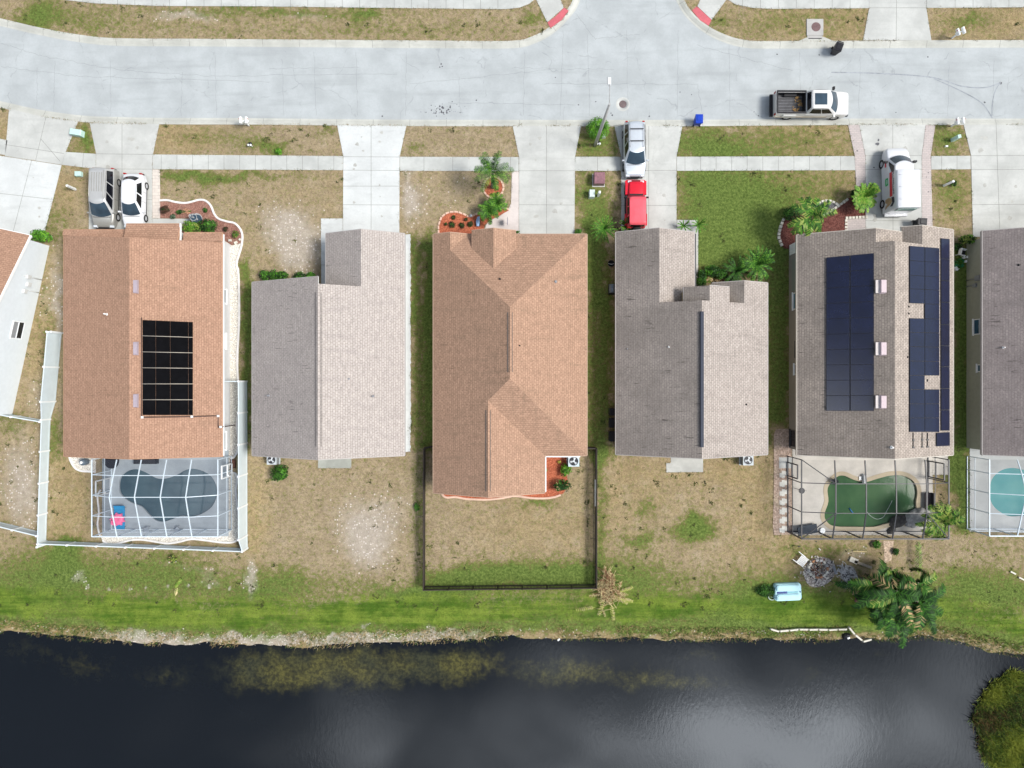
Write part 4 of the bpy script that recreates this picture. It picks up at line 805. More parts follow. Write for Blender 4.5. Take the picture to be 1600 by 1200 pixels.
ridge_vent(h3, xr, .9, 5.4, EZ+p*half, SH_BROWN3, .3); ridge_vent(h3, xwr, -8.2, -2.0, EZ+p*hw, SH_BROWN3, .3)
pipe(h3, 781, 436, .04, .25, M_BLACK); pipe(h3, 868, 440, .06, .2); pipe(h3, 812, 540, .03, .2, M_BLACK)
m = MB(); m.box(((xw+5.55)/2-.1, yb-.07, EZ-.12), (2.9, .12, .14)); m.box((xw+.07, (yw+yb)/2, EZ-.12), (.12, 2.8, .14)); m.obj('gutter', M_WHITE, h3.root)
# --- grey house (fourth), with black ridge line
p = .48; x0, x1, yb = 8.26, 20.31, -5.6; xr = 14.285; yw = 12.05; yg = 6.3; wx = 11.37; we = 14.49
h4 = House('grey_gable_house', 'grey shingled house with a black strip along its ridge, behind the red car', 'house', (xr, 1, 0), SH_GREY4, M_STUC_O, M_WPAINT, lip=flat('grey_drip_edge', (.40, .37, .35), .6, var=.05))
h4.face([(x0, yb), (xr, yb), (xr, yg), (wx, yg), (wx, yw), (x0, yw)], PW(x0))
ax, al_, ar_ = 14.96, 13.2, 16.74; bx, bl_, bf = 18.1, 15.9, 8.03; af = 7.46
h4.face([(xr, yb), (x1, yb), (x1, bf), (bx, bf), (bx, yg), (ar_, yg), (ar_, af), (ax, af), (ax, yg), (xr, yg)], PE(x1))
h4.face([(wx, yg+.01), (we, yg+.01), (we, yw), (wx, yw)], PE(we))
za = EZ+p*(x1-ax); h4.face([(al_, yg+.01), (ax, yg+.01), (ax, af), (al_, af)], (za-p*ax, p, 0))
zb_ = EZ+p*(x1-bx); h4.face([(bl_, yg+.01), (bx, yg+.01), (bx, bf), (bl_, bf)], (zb_-p*bx, p, 0))
zr = EZ+p*(xr-x0)
h4.extra.add([(wx, yg-.06, EZ+p*(wx-x0)-.2), (we, yg-.06, 2.4), (bl_, yg-.06, 2.4), (bx, yg-.06, zb_-.2), (ar_, yg-.06, EZ+p*(x1-ar_)-.2), (ax, yg-.06, za-.2), (xr, yg-.06, zr-.2)], [(0, 1, 2, 3, 4, 5, 6)])
h4.extra.add([(al_+.15, yg-.1, 0), (al_+.15, af-.25, 0), (al_+.15, af-.25, za-p*(ax-al_)-.15), (al_+.15, yg-.1, za-p*(ax-al_)-.15), (ar_-.15, af-.25, 0), (ar_-.15, af-.25, EZ+p*(x1-ar_)-.1), (ax, af-.25, za-.22), (ar_-.15, yg-.1, 0), (ar_-.15, yg-.1, EZ+p*(x1-ar_)-.1)], [(0, 3, 2, 1), (1, 2, 6, 5, 4), (4, 5, 8, 7)])
h4.roof(); h4.walls([(x0+.34, yb+.3), (x1-.4, yb+.3), (x1-.4, bf-.35), (bl_+.4, bf-.35), (bl_+.4, yg-.3), (we-.4, yg-.3), (we-.4, yw-.4), (x0+.34, yw-.4)])
garage(h4, 9.2, 13.6, yw-.38)
m = MB(); m.box((xr, (5.35-4.65)/2, zr+.05), (.22, 10.2, .12)); m.box((xr-.13, .35, zr+.02), (.05, 10.2, .08)); m.obj('ridge_vent', flat('navy_black_metal', (.02, .028, .05), .45, var=.1), h4.root)
pipe(h4, 980, 545, .03, .2); pipe(h4, 1166, 632, .04, .2, M_BLACK); pipe(h4, 1045, 542, .04, .12, M_WPAINT)
m = MB(); m.tube([(x0+.38, y, 2.35) for y in (yw-.5, yb+.5)], .03, 6); m.box((x0+.3, 10.3, 1.4), (.12, .5, .7)); m.obj('utility_conduit', M_WPAINT, h4.root)
m = MB(); m.box((we+.1, 9.3, EZ-.1), (.1, 5.3, .12)); m.obj('gutter', M_BRONZE, h4.root)
# --- solar house (fifth)
p = .45; x0, x1, yb = 22.65, 35.06, -5.64; xr = 28.855; y1, y2, ym = 11.85, 12.25, 10.8; g1, gv, g2 = 27.69, 30.4, 31.7
h5 = House('solar_grey_house', 'beige grey shingled house covered in dark blue solar panels, beside the white van', 'house', (xr, 1, 0), SH_GREY5, M_STUC_T, M_WPAINT, lip=flat('cream_drip_edge', (.50, .46, .40), .6, var=.05))
h5.face([(x0, yb), (xr, yb), (xr, ym), (g1, ym), (g1, y1), (x0, y1)], PW(x0)); h5.face([(xr, yb), (x1, yb), (x1, y2), (g2, y2), (g2, ym), (xr, ym)], PE(x1))
z1 = EZ+p*(g1-x0); z2 = EZ+p*(x1-g2); h5.face([(g1, ym+.01), (gv, ym+.01), (gv, y1), (g1, y1)], (z1+p*g1, -p, 0)); h5.face([(gv, ym+.01), (g2, ym+.01), (g2, y2), (gv, y2)], (z2-p*g2, p, 0))
zr = EZ+p*(xr-x0); h5.extra.add([(g1, ym-.06, z1-.2), (gv, ym-.06, 3.3), (g2, ym-.06, z2-.2), (xr, ym-.06, zr-.2)], [(0, 1, 2, 3)])
h5.roof(); h5.walls([(x0+.4, yb+.3), (x1-.4, yb+.3), (x1-.4, y2-.4), (gv, y2-.4), (gv, y1-.38), (x0+.4, y1-.38)])
garage(h5, 29.2, 34.4, y2-.38)
WX5 = x0+.4
m = MB(); 
for k in range(4): m.box((WX5-.03, 10.75+k*.22, 1.35), (.05, .2, 2.2))
m.obj('white_shutter', M_WPAINT, h5.root)
m = MB(); m.box((WX5-.02, 8.9, 1.5), (.03, 2.6, 1.7)); m.obj('wall_panel', flat('sage_panel', (.22, .24, .21), .7, var=.08), h5.root)
window(h5, WX5, 6.1, 7.4, .95, 2.15, -1, M_WHITE, flat('blue_pane', (.12, .20, .24), .1, var=.2, spec=.6), 'h'); window(h5, WX5, 2.2, 3.4, 1.5, 2.1, -1, M_BRONZE, M_GLASSD, 'v')
window(h5, WX5, .6+.2, 1.6, 1.2, 2.1, -1, M_WHITE, M_GLASSD, None); window(h5, WX5, -5.1, -3.8, .4, 2.1, -1, M_BRONZE, M_GLASSD, 'v', 'glazed_door')
def panel(h, corners, name='solar_panel', fi=0, nx_=1, ny_=1, mat=M_SOLAR, fr=M_SOLARF, th=.10, parent=None, label=None):
    """panel lying on a roof face; corners are photo pixels (tl, tr, br, bl)"""
    P = [Vector(h.hit(a, b, th, fi)) for a, b in corners]; m = MB(); n = (P[1]-P[0]).cross(P[3]-P[0]).normalized()
    if n.z < 0: n = -n
    C = sum(P, Vector())/4
    lo = [q-n*.05 for q in P]; m.add([*P, *lo], [(0, 3, 2, 1), (4, 5, 6, 7), (0, 1, 5, 4), (1, 2, 6, 5), (2, 3, 7, 6), (3, 0, 4, 7)], 1)
    for i in range(len(m.f)):
        f = [Vector(m.v[k]) for k in m.f[i]]; nn = (f[1]-f[0]).cross(f[2]-f[0])
        if nn.dot(sum(f, Vector())/4-(C-n*.025)) < 0: m.f[i] = m.f[i][::-1]
    q = [C+(x-C)*(1-.035/max(.3, (x-C).length)*1.0)+n*.004 for x in P]
    f = (0, 1, 2, 3) if (q[1]-q[0]).cross(q[2]-q[0]).z > 0 else (3, 2, 1, 0); m.add(q, [f], 0)
    for i in range(1, nx_):
        for j in (0,):
            a = q[0].lerp(q[1], i/nx_)+n*.003; b_ = q[3].lerp(q[2], i/nx_)+n*.003; w = (q[1]-q[0]).normalized()*.008; m.add([a-w, a+w, b_+w, b_-w], [(0, 3, 2, 1) if (w*2).cross(b_-a).z < 0 else (0, 1, 2, 3)], 2)
    o = m.obj(name, [mat, fr, M_SOLARL], parent or h.root)
    if label: o['label'] = label
    return o
ya = 402.5; yB = 642
for j in range(10):
    for i in range(2):
        xa = 1291+37.7*i; xb = 1291+37.7*(i+1)-.9; t0 = j/10; t1 = (j+1)/10
        sl0 = -7*(1-t0)*1.0; f0 = lambda x, t: (ya-7*(x-1291)/75*(1-t))*(1-t)+yB*t
        panel(h5, [(xa, f0(xa, t0)+.1), (xb, f0(xb, t0)+.1), (xb, f0(xb, t1)-.1), (xa, f0(xa, t1)-.1)], nx_=1)
def pgrid(xs_, rows, fi, skew, skip=(), th=.10):
    for j in range(len(rows)-1):
        for i in range(len(xs_)-1):
            if (i, j) in skip: continue
            s = lambda x, y: y+skew*(x-xs_[0])/(xs_[-1]-xs_[0])*max(0, (600-y)/230)
            a, b_ = xs_[i]+.25, xs_[i+1]-.25; panel(h5, [(a, s(a, rows[j])+.1), (b_, s(b_, rows[j])+.1), (b_, s(b_, rows[j+1])-.1), (a, s(a, rows[j+1])-.1)], fi=fi, th=th)
rows = [384, 407, 430, 451, 473.5, 497, 519, 541.5, 564, 586.5, 608.5, 631, 653, 675]
pgrid([1421.3, 1445, 1468], rows, 1, 4.0, skip=((0, 4), (1, 9)))
rows = [372, 404, 438, 472, 507, 540, 573, 607, 640.5, 673]
pgrid([1470.5, 1484.0], rows, 1, 1.5)
panel(h5, [(1463.5, 676.5), (1484, 675.3), (1484, 696.5), (1463.5, 697.5)], fi=1)
for x, yy0, yy1 in ((1427, 676, 699), (1441, 676, 698), (1449.3, 676, 698)):
    a = Vector(h5.hit(x, yy0, .05)); b_ = Vector(h5.hit(x, yy1, .05)); m = MB(); m.tube([a, b_], .03, 6)
    for c in (a.lerp(b_, .5), b_): m.box(c, (.16, .14, .08))
    m.obj('mounting_rail', M_BLACK, h5.root)
def roofvent(h, x0_, x1_, y0_, y1_, fi, mat, hood=None, hh=.22):
    A = Vector(h.hit(x0_, y0_, 0, fi)); B = Vector(h.hit(x1_, y1_, 0, fi)); m = MB(); zt = max(A.z, B.z)+hh
    xs2 = sorted((A.x, B.x)); ys2 = sorted((A.y, B.y)); m.box(((xs2[0]+xs2[1])/2, (ys2[0]+ys2[1])/2, zt-.18), (xs2[1]-xs2[0], ys2[1]-ys2[0], .36), taper=.86)
    o = m.obj('roof_vent', mat, h.root)
    if hood: m = MB(); e = hood; m.box(((xs2[0] if e < 0 else xs2[1])+e*.12, sum(ys2)/2, zt-.26), (.34, ys2[1]-ys2[0]-.1, .12)); m.obj('vent_hood', flat('pale_vent_metal', (.52, .47, .45), .5, var=.08), o)
VM = flat('mauve_vent', (.52, .42, .44), .55, var=.08)
for yy in (437, 534, 617): roofvent(h5, 1372, 1383.5, yy, yy+22, 0, VM, -1)
pipe(h5, 1393, 699, .06, .3, M_WPAINT); pipe(h5, 1420, 479, .04, .1, M_BLACK); pipe(h5, 1420, 490, .04, .1, M_BLACK); pipe(h5, 1418, 558, .04, .1, M_BLACK); pipe(h5, 1449, 594.5, .05, .1, M_BLACK)
# --- far right house
p = .46; x0, x1, yb, yf = 37.38, 49.5, -5.62, 12.15; xr = (x0+x1)/2
h6 = House('mauve_grey_house', 'mauve grey shingled house with khaki wall cut by the right edge of the picture', 'house', (xr, 1, 0), SH_GREY6, M_STUC_K, M_WPAINT, lip=flat('grey_drip_edge', (.40, .37, .35), .6, var=.05))
h6.face([(x0, yb), (xr, yb), (xr, yf), (x0, yf)], PW(x0)); h6.face([(xr, yb), (x1, yb), (x1, yf), (xr, yf)], PE(x1)); h6.roof(); h6.walls([(x0+.45, yb+.3), (x1-.4, yb+.3), (x1-.4, yf-.4), (x0+.45, yf-.4)])
WX6 = x0+.45; window(h6, WX6, 4.05, 5.25, .95, 2.3, -1, M_WPAINT, flat('blue_pane2', (.04, .09, .15), .1, var=.5, scale=.8, spec=.6), 'h'); window(h6, WX6, 1.0, 1.55, 1.4, 2.3, -1, M_WPAINT, flat('teal_pane', (.08, .14, .17), .12, var=.3), 'h')
m = MB(); m.box((WX6-.08, 8.6, 1.5), (.16, .4, .6)); m.box((WX6-.06, 8.05, 1.1), (.12, .3, .4)); m.tube([(WX6-.05, 8.6, 0), (WX6-.05, 8.6, 2.4)], .035, 6); m.tube([(WX6-.05, 8.1, 0), (WX6-.05, 8.1, 1.3)], .03, 6); m.obj('electric_meter', M_GREYM, h6.root)
pipe(h6, 1567, 543, .04, .3, M_WPAINT); pipe(h6, 1592, 414, .05, .12, M_BLACK)
# --- house one: brown roof with pool heating mats
p = .29; x0, x1, yb = -35.6, -23.03, -5.75; xr = -29.4
h1 = House('brown_solar_house', 'orange brown roofed house with a block of black pool heating mats, behind two parked cars', 'house', (xr, 1, 0), SH_BROWN, M_STUC_G, flat('brown_trim', (.42, .24, .15), .6, var=.05))
zr = EZ+p*(xr-x0); E1 = (zr+p*xr, -p, 0); xe = x1; 
h1.face([(x0, yb), (xr, yb), (xr, 11.25), (x0, 11.8)], PW(x0)); h1.face([(xr, yb), (x1, yb), (x1, 11.25), (xr, 11.25)], (EZ+p*x1, -p, 0) if False else (zr+((zr-EZ)/(x1-xr))*xr, -(zr-EZ)/(x1-xr), 0))
h1.face([(x0, 11.81), (xr-.6, 11.33), (-30.4, 12.25), (x0, 12.25)], (EZ+.28*12.25, 0, -.28))
h1.face([(-30.42, 11.27), (-26.2, 11.27), (-26.2, 12.62), (-30.42, 12.62)], (3.0+.3*12.62, 0, -.3))
h1.face([(-26.05, 11.27), (x1, 11.27), (x1, 12.02), (-26.05, 12.02)], (EZ+.28*12.02, 0, -.28))
h1.roof(); h1.walls([(x0+.45, yb+.3), (x1-.42, yb+.3), (x1-.42, 11.6), (-26.6, 11.6), (-26.6, 12.2), (-30.3, 12.2), (-30.3, 11.8), (x0+.45, 11.8)])
m = MB(); m.box((-26.13, 11.95, 3.0), (.1, 1.4, .16)); m.obj('gutter', M_WHITE, h1.root)
m = MB(); m.box((x1+.07, 3.1, EZ-.12), (.1, 17.6, .14)); m.obj('gutter', M_WHITE, h1.root)
garage(h1, -34.9, -30.6, 11.83)
WX1 = x1-.42
for a, b_, z0_, z1_, sp in ((6.6, 7.7, .95, 2.1, None), (.75, 1.5, 1.5, 2.1, None), (-5.35, -3.95, 1.0, 2.2, 'v')): window(h1, WX1, a, b_, z0_, z1_, 1, M_WHITE, M_GLASSD, 'h' if sp else None)
window(h1, WX1, 2.9, 4.1, 1.0, 2.1, 1, M_WHITE, M_WPAINT, None, 'shutter_panel')
for i, yy in enumerate((436.5, 533, 614.5)): roofvent(h1, 208.8, 217, yy, yy+23, 1, flat('lilac_vent', (.38, .32, .36), .55, var=.08), None, .12)
xs_ = [222.5, 243.3, 266, 294.3, 301.5]; rows = [499.5, 524.6, 549.7, 574.6, 599.8, 624.6, 649]
mh = MB()
for j in range(6):
    for i in range(4):
        sk = lambda x, y: y+3.2*(x-222)/79*max(0, (600-y)/100)
        a, b_ = xs_[i]+.3, xs_[i+1]-.3
        panel(h1, [(a, sk(a, rows[j])+.5), (b_, sk(b_, rows[j])+.5), (b_, sk(b_, rows[j+1])-.5), (a, sk(a, rows[j+1])-.5)], name='pool_heating_mat', fi=1, mat=M_POOLH, fr=M_POOLH, th=.07)
m = MB(); 
for j in range(1, 6):
    y = rows[j]; a = h1.hit(222, y+0, .11, 1); b_ = h1.hit(301, y+3.2*max(0, (600-y)/100), .11, 1); m.tube([a, b_], .022, 6)
m.obj('feed_pipe', flat('beige_pipe', (.50, .45, .38), .5, var=.1), h1.root)
m = MB()
for x, ex in ((221, 0),):
    m.tube([h1.hit(x, 496, .08, 1), h1.hit(x, 652, .08, 1)], .035, 8)
m.tube([h1.hit(222, 652, .08, 1), h1.hit(300, 651, .08, 1), h1.hit(341, 649.5, .08, 1), h1.hit(341, 668, .08, 1)], .045, 8)
m.tube([h1.hit(341, 668, .08, 1), (-22.96, -3.4, 2.6), (-22.96, -3.4, .3)], .045, 8)
m.obj('header_pipe', flat('brown_pipe', (.10, .06, .05), .5, var=.1), h1.root)
m = MB()
for x, y in ((222.5, 652), (300, 651), (341, 650), (345, 667)): m = MB(); q = h1.hit(x, y, .1, 1); m.box(q, (.16, .16, .14)); m.obj('pipe_valve', M_WHITE, h1.root)
pass
pipe(h1, 167, 491, .05, .45, M_WPAINT, fi=0)
# --- rotated white house at far left
C = Vector((-38.5, 11.5)); d = Vector((-.2155, -.9765)); n = Vector((.9765, -.2155)); Lw = 14.35; pit = .32
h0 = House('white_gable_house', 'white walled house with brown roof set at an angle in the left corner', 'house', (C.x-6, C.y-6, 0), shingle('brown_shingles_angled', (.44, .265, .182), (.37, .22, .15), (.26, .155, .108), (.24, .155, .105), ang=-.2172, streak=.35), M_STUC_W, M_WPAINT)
mid = C+d*(Lw/2); ov = .12
def pl(n0, z0, g):  # plane rising g per metre along unit vector n0 from point
    q, u = n0; return (z0-g*(q.x*u.x+q.y*u.y), g*u.x, g*u.y)
A = C-d*.35+n*ov; B = mid+n*ov; D = C+d*(Lw+.35)+n*ov; back = -n*19
h0.face([tuple(A), tuple(B), tuple(B+back), tuple(A+back)], pl((A, d), EZ, pit)); h0.face([tuple(B), tuple(D), tuple(D+back), tuple(B+back)], pl((D, -d), EZ, pit)); h0.roof()
h0.walls([tuple(C), tuple(C+d*Lw), tuple(C+d*Lw-n*18), tuple(C-n*18)])
def onwall(s, z, o=0.02): q = C+d*s+n*o; return (q.x, q.y, z)
def wbox(mb, s, z, ds, dz, o=.03, th=.08): mb.box(onwall(s, z, o), (th, ds, dz), rz=math.atan2(n.y, n.x))
f = MB()
for s_ in (6.6, 8.0): wbox(f, s_, 1.55, .08, 1.3)
for z_ in (.92, 2.18): wbox(f, 7.3, z_, 1.32, .08, .03, .085)
wbox(f, 7.3, 1.55, 1.3, .06, .03, .07)
fo = f.obj('window', M_WHITE, h0.root); g = MB(); wbox(g, 7.3, 1.87, 1.3, .56, .01, .03); g.obj('pane', M_GREYM, fo); g = MB(); wbox(g, 7.3, 1.23, 1.3, .56, .01, .03); g.obj('pane', M_GLASSD, fo)
m = MB(); wbox(m, 2.9, 1.7, .3, .4, .1, .18); wbox(m, 3.5, 1.5, .34, .4, .1, .18); wbox(m, 4.1, 1.75, .3, .35, .1, .18); m.tube([onwall(2.9, 0, .1), onwall(2.9, 2.3, .1)], .03, 6); m.tube([onwall(4.0, 0, .1), onwall(4.0, 1.6, .1)], .03, 6); m.obj('electric_meter', flat('pale_meter', (.6, .6, .58), .4, var=.1), h0.root)
m = MB(); m.sweep([tuple(C-d*.3+n*(ov+.08)), tuple(C-d*.3-n*18)], [(0, EZ-.2), (.0, EZ), (.1, EZ), (.1, EZ-.2)]); m.obj('gutter', M_WHITE, h0.root)
# ================================================================ POOL CAGES
M_SCR_W = None
def screenmat(name, c, a):
    m = bpy.data.materials.new(name); m.use_nodes = True; t = m.node_tree; t.nodes.clear(); o = N(t, 'ShaderNodeOutputMaterial')
    d = N(t, 'ShaderNodeBsdfDiffuse'); d.inputs[0].default_value = (*c, 1); tr = N(t, 'ShaderNodeBsdfTransparent'); mx = N(t, 'ShaderNodeMixShader'); mx.inputs[0].default_value = a
    t.links.new(tr.outputs[0], mx.inputs[1]); t.links.new(d.outputs[0], mx.inputs[2]); t.links.new(mx.outputs[0], o.inputs[0]); return m
M_CAGEW = flat('pale_blue_frame', (.60, .68, .74), .4, var=.04)
SCR_G = screenmat('grey_insect_screen', (.07, .085, .12), .18); SCR_D = screenmat('dark_insect_screen', (.03, .03, .035), .10)
def bar(mb, a, b, w=.06):
    a = Vector(a); b = Vector(b); d = (b-a); L = d.length; d.normalize(); u = d.cross(Vector((0, 0, 1))); u = Vector((1, 0, 0)) if u.length < .01 else u.normalized(); v = d.cross(u)
    h = w/2; vs = [p+u*sx*h+v*sy*h for p in (a, b) for sx, sy in ((-1, -1), (1, -1), (1, 1), (-1, 1))]
    mb.add(vs, [(0, 1, 2, 3), (7, 6, 5, 4), (0, 4, 5, 1), (1, 5, 6, 2), (2, 6, 7, 3), (3, 7, 4, 0)])
def cage(name, label, xs_, yh, ye, prof, frame, scr, wall_beams=True, hasdoor=True, zwall=2.6, diag=(), bw=.07, closed_right=True):
    """xs_: world x of the frames; yh: y at the house; ye: y of the outer wall; prof: [(y, z)] roof profile from the house out"""
    r = thing(name, label, 'pool cage', ((xs_[0]+xs_[-1])/2, (yh+ye)/2, 0), group='screened pool cages')
    def zp(y):
        P = prof
        for (ya, za), (yb_, zb2) in zip(P, P[1:]):
            if yb_-1e-6 <= y <= ya+1e-6: return za+(zb2-za)*(ya-y)/(ya-yb_)
        return P[-1][1]
    last = len(xs_)-1; ze = prof[-1][1]
    def pt(i, k): y, z = prof[k]; return (xs_[i], y, (ze if i in (0, last) else z))
    n = len(prof)
    for i, x in enumerate(xs_):
        m = MB()
        for k in range(n-1): bar(m, pt(i, k), pt(i, k+1), bw)
        bar(m, (x, ye, .03), (x, ye, ze), bw*1.05); m.obj('roof_beam', frame, r)
    m = MB()
    for k in range(1, n-1):
        m = MB()
        for i in range(last): bar(m, pt(i, k), pt(i+1, k), bw*.7)
        m.obj('purlin', frame, r)
    for zz_, ww in ((ze, 1.1), (1.0, .6), (.06, 1.0)): m = MB(); bar(m, (xs_[0], ye, zz_), (xs_[-1], ye, zz_), bw*ww); m.obj('end_rail', frame, r)
    for x in (xs_[0], xs_[-1]):
        m = MB(); bar(m, (x, yh, .06), (x, ye, .06), bw*.9); bar(m, (x, yh, 1.0), (x, ye, 1.0), bw*.55)
        for k, (y, z) in enumerate(prof[:-1]): bar(m, (x, y, .06), (x, y, ze), bw*.8)
        m.obj('side_frame', frame, r)
        m = MB(); m.add([(x, yh, .05), (x, ye, .05), (x, ye, ze), (x, yh, ze)], [(0, 1, 2, 3)]); m.obj('side_screen', scr, r)
    m = MB()
    for i in range(last):
        for k in range(n-1): m.add([pt(i, k), pt(i+1, k), pt(i+1, k+1), pt(i, k+1)], [(0, 1, 2), (0, 2, 3)])
    m.obj('roof_screen', scr, r)
    m = MB(); m.add([(xs_[0], ye, .05), (xs_[-1], ye, .05), (xs_[-1], ye, ze), (xs_[0], ye, ze)], [(0, 1, 2, 3)]); m.obj('end_screen', scr, r)
    if diag:
        m = MB()
        for a, b in diag: bar(m, a, b, bw*.75)
        m.obj('brace', frame, r)
    return r
def door(r, x, y0, y1, frame, scr, z1=2.1):
    m = MB()
    for y in (y0, y1): bar(m, (x, y, .1), (x, y, z1), .09)
    for z in (.1, 1.0, z1): bar(m, (x, y0, z), (x, y1, z), .09)
    m.box((x+.08, y0+.12, 1.0), (.06, .12, .06)); m.obj('screen_door', frame, r)
zt, zr_ = 2.7, 3.75; k = lambda px, z: (px-800)*(H-z)/F
ye = (600-838.5)*(H-zt)/F; ym_ = (600-777)*(H-zr_)/F
X1 = [k(v, zt) for v in (143.5, 183, 221.5, 261, 300, 340.5)]
pr1 = [(-6.0, zt+.05), ((600-743)*(H-3.2)/F, 3.2), (ym_, zr_), ((600-808)*(H-3.25)/F, 3.25), (ye, zt)]
c1 = cage('pool_cage', 'white framed screen cage over the grey blue pool beside the pink and blue float', X1, -6.0, ye, pr1, M_CAGEW, SCR_G, bw=.07)
door(c1, X1[-1]+.05, -7.6, -6.6, M_WHITE, SCR_G); door(c1, X1[0]-.05, -9.0, -7.8, M_WHITE, SCR_G)
zt = 2.75; zc = 3.3; ye = (600-842)*(H-zt)/F; yb2 = (600-802)*(H-zc)/F; ymid = (600-756)*(H-zc)/F
X5 = [k(1252.5, zt)]+[k(v, zc) for v in (1306, 1353.5, 1400.5, 1448)]+[k(1482.5, zt)]
c5 = cage('pool_cage', 'black framed screen cage over the murky green pool', X5, -6.0, ye, [(-6.0, 3.1), (ymid, zc), (yb2, zc), (ye, zt)], M_BRONZE, SCR_D, bw=.085,
    diag=[((X5[0], -6.0, zt+.03), (X5[1], ymid, zc+.03)), ((X5[0], ye, zt+.03), (X5[1], yb2, zc+.03)), ((X5[4], yb2, zc+.03), (X5[5], ye, zt+.03))])
door(c5, X5[0]-.05, -7.6, -6.5, M_BRONZE, SCR_D); door(c5, X5[-1]+.05, -7.7, -6.4, M_BRONZE, SCR_D)
zt = 2.7; ye = (600-837.5)*(H-zt)/F; ym_ = (600-774)*(H-3.7)/F
X6 = [k(v, zt) for v in (1546, 1589.5, 1633, 1676)]
c6 = cage('pool_cage', 'white framed screen cage over the bright teal pool at the right edge', X6, -6.0, ye, [(-6.0, zt), ((600-741)*(H-3.2)/F, 3.2), (ym_, 3.7), ((600-804)*(H-3.2)/F, 3.2), (ye, zt)], M_CAGEW, SCR_G, bw=.07)
# ================================================================ FENCES
def fence(name, label, pts, hts, mat, step=2.4, group=None, wood=False, cap=True):
    """pts: world xy; hts: height at each point"""
    r = thing(name, label, 'fence', (*pts[0], 0), group=group); cur = 0
    for i in range(len(pts)-1):
        A, B = Vector(pts[i]), Vector(pts[i+1]); L = (B-A).length; nseg = max(1, round(L/step)); d = (B-A)/L; ang = math.atan2(d.y, d.x)
        for k in range(nseg):
            a = A.lerp(B, k/nseg); b = A.lerp(B, (k+1)/nseg); ha = hts[i]+(hts[i+1]-hts[i])*k/nseg; hb = hts[i]+(hts[i+1]-hts[i])*(k+1)/nseg; m = MB(); w = Vector((-d.y, d.x))*.022
            if wood:
                n = int((b-a).length/.115)
                for j in range(n):
                    p = a.lerp(b, (j+.5)/n); m.box((p.x, p.y, (ha-.05)/2+.04), (.08, .03, ha-.08), rz=ang)
                for z in (.15, ha-.08, ha-.28): m.box(((a.x+b.x)/2, (a.y+b.y)/2, z), ((b-a).length, .08, .06), rz=ang)
            else:
                vs = [(*(a+w), .05), (*(b+w), .05), (*(b+w), hb-.05), (*(a+w), ha-.05), (*(a-w), .05), (*(b-w), .05), (*(b-w), hb-.05), (*(a-w), ha-.05)]
                m.add(vs, [(1, 0, 3, 2), (4, 5, 6, 7), (3, 7, 6, 2), (0, 1, 5, 4)])
                W2 = w*1.9
                for zz in ((.06, .20), (-.17, -.03)):
                    z = [ha+zz[0] if zz[0] < 0 else zz[0], hb+zz[0] if zz[0] < 0 else zz[0], hb+zz[1] if zz[1] < 0 else zz[1], ha+zz[1] if zz[1] < 0 else zz[1]]
                    vs = [(*(a+W2), z[0]), (*(b+W2), z[1]), (*(b+W2), z[2]), (*(a+W2), z[3]), (*(a-W2), z[0]), (*(b-W2), z[1]), (*(b-W2), z[2]), (*(a-W2), z[3])]
                    m.add(vs, [(1, 0, 3, 2), (4, 5, 6, 7), (3, 7, 6, 2), (0, 1, 5, 4)])
                for j in range(1, int((b-a).length/.28)):     # board grooves
                    t_ = j/int((b-a).length/.28); p = a.lerp(b, t_); hh = ha+(hb-ha)*t_; m.box((p.x, p.y, hh/2), (.012, .052, hh-.4), rz=ang)
            m.obj('panel', M_VPANEL if mat is M_WHITE else mat, r)
            q = MB(); hp = ha+.05; s = .06 if wood else .13; q.box((a.x, a.y, hp/2), (s, s, hp), rz=ang); q.box((a.x, a.y, hp+.02), (s*1.25, s*1.25, .05), rz=ang, taper=.6); q.obj('post', mat, r)
    q = MB(); a = pts[-1]; hp = hts[-1]+.05; s = .06 if wood else .13; q.box((a[0], a[1], hp/2), (s, s, hp), rz=ang); q.box((a[0], a[1], hp+.02), (s*1.25, s*1.25, .05), rz=ang, taper=.6); q.obj('post', mat, r)
    return r
g = 'white vinyl fences round the brown solar house'
P = lambda px, py, z=0: W(px, py, z)[:2]
fence('vinyl_fence', 'tall white vinyl fence stepping down, left of the brown house with black mats', [P(103, 521), P(96.5, 521), P(87, 627), P(79, 655), P(72, 850)], [1.83, 1.83, 1.83, 1.15, 1.1], M_WHITE, group=g)
fence('vinyl_fence', 'low white vinyl fence running below the white framed pool cage', [P(73, 845.5), P(386, 857)], [1.1, 1.1], M_WHITE, group=g)
fence('vinyl_fence', 'tall white vinyl fence between the brown house with black mats and the pale grey house', [P(358, 596), P(386, 596), P(386.3, 836), P(387, 856)], [1.83, 1.83, 1.83, 1.2], M_WHITE, group=g)
fence('vinyl_fence', 'short white fence from the white walled house to the tall fence', [P(-12, 643), P(76, 658)], [1.1, 1.1], M_WHITE, group=g)
fence('vinyl_fence', 'low white fence at the left edge, lowest of those in the left yard', [P(-40, 806), P(71, 833)], [1.1, 1.1], M_WHITE, group=g)
fence('picket_fence', 'dark brown picket fence round three sides of the middle back yard', [P(676, 697), P(664.5, 699), P(664, 916), P(930, 913), P(930, 699), P(914, 699)], [1.2]*6, M_FENCED, 1.9, wood=True)
m = MB(); bar(m, (*P(928, 747), .9), (*P(928, 788), .9), .09); tag(m.obj('white_rail', M_STONE), 'pale plank lying along the dark picket fence', 'plank')
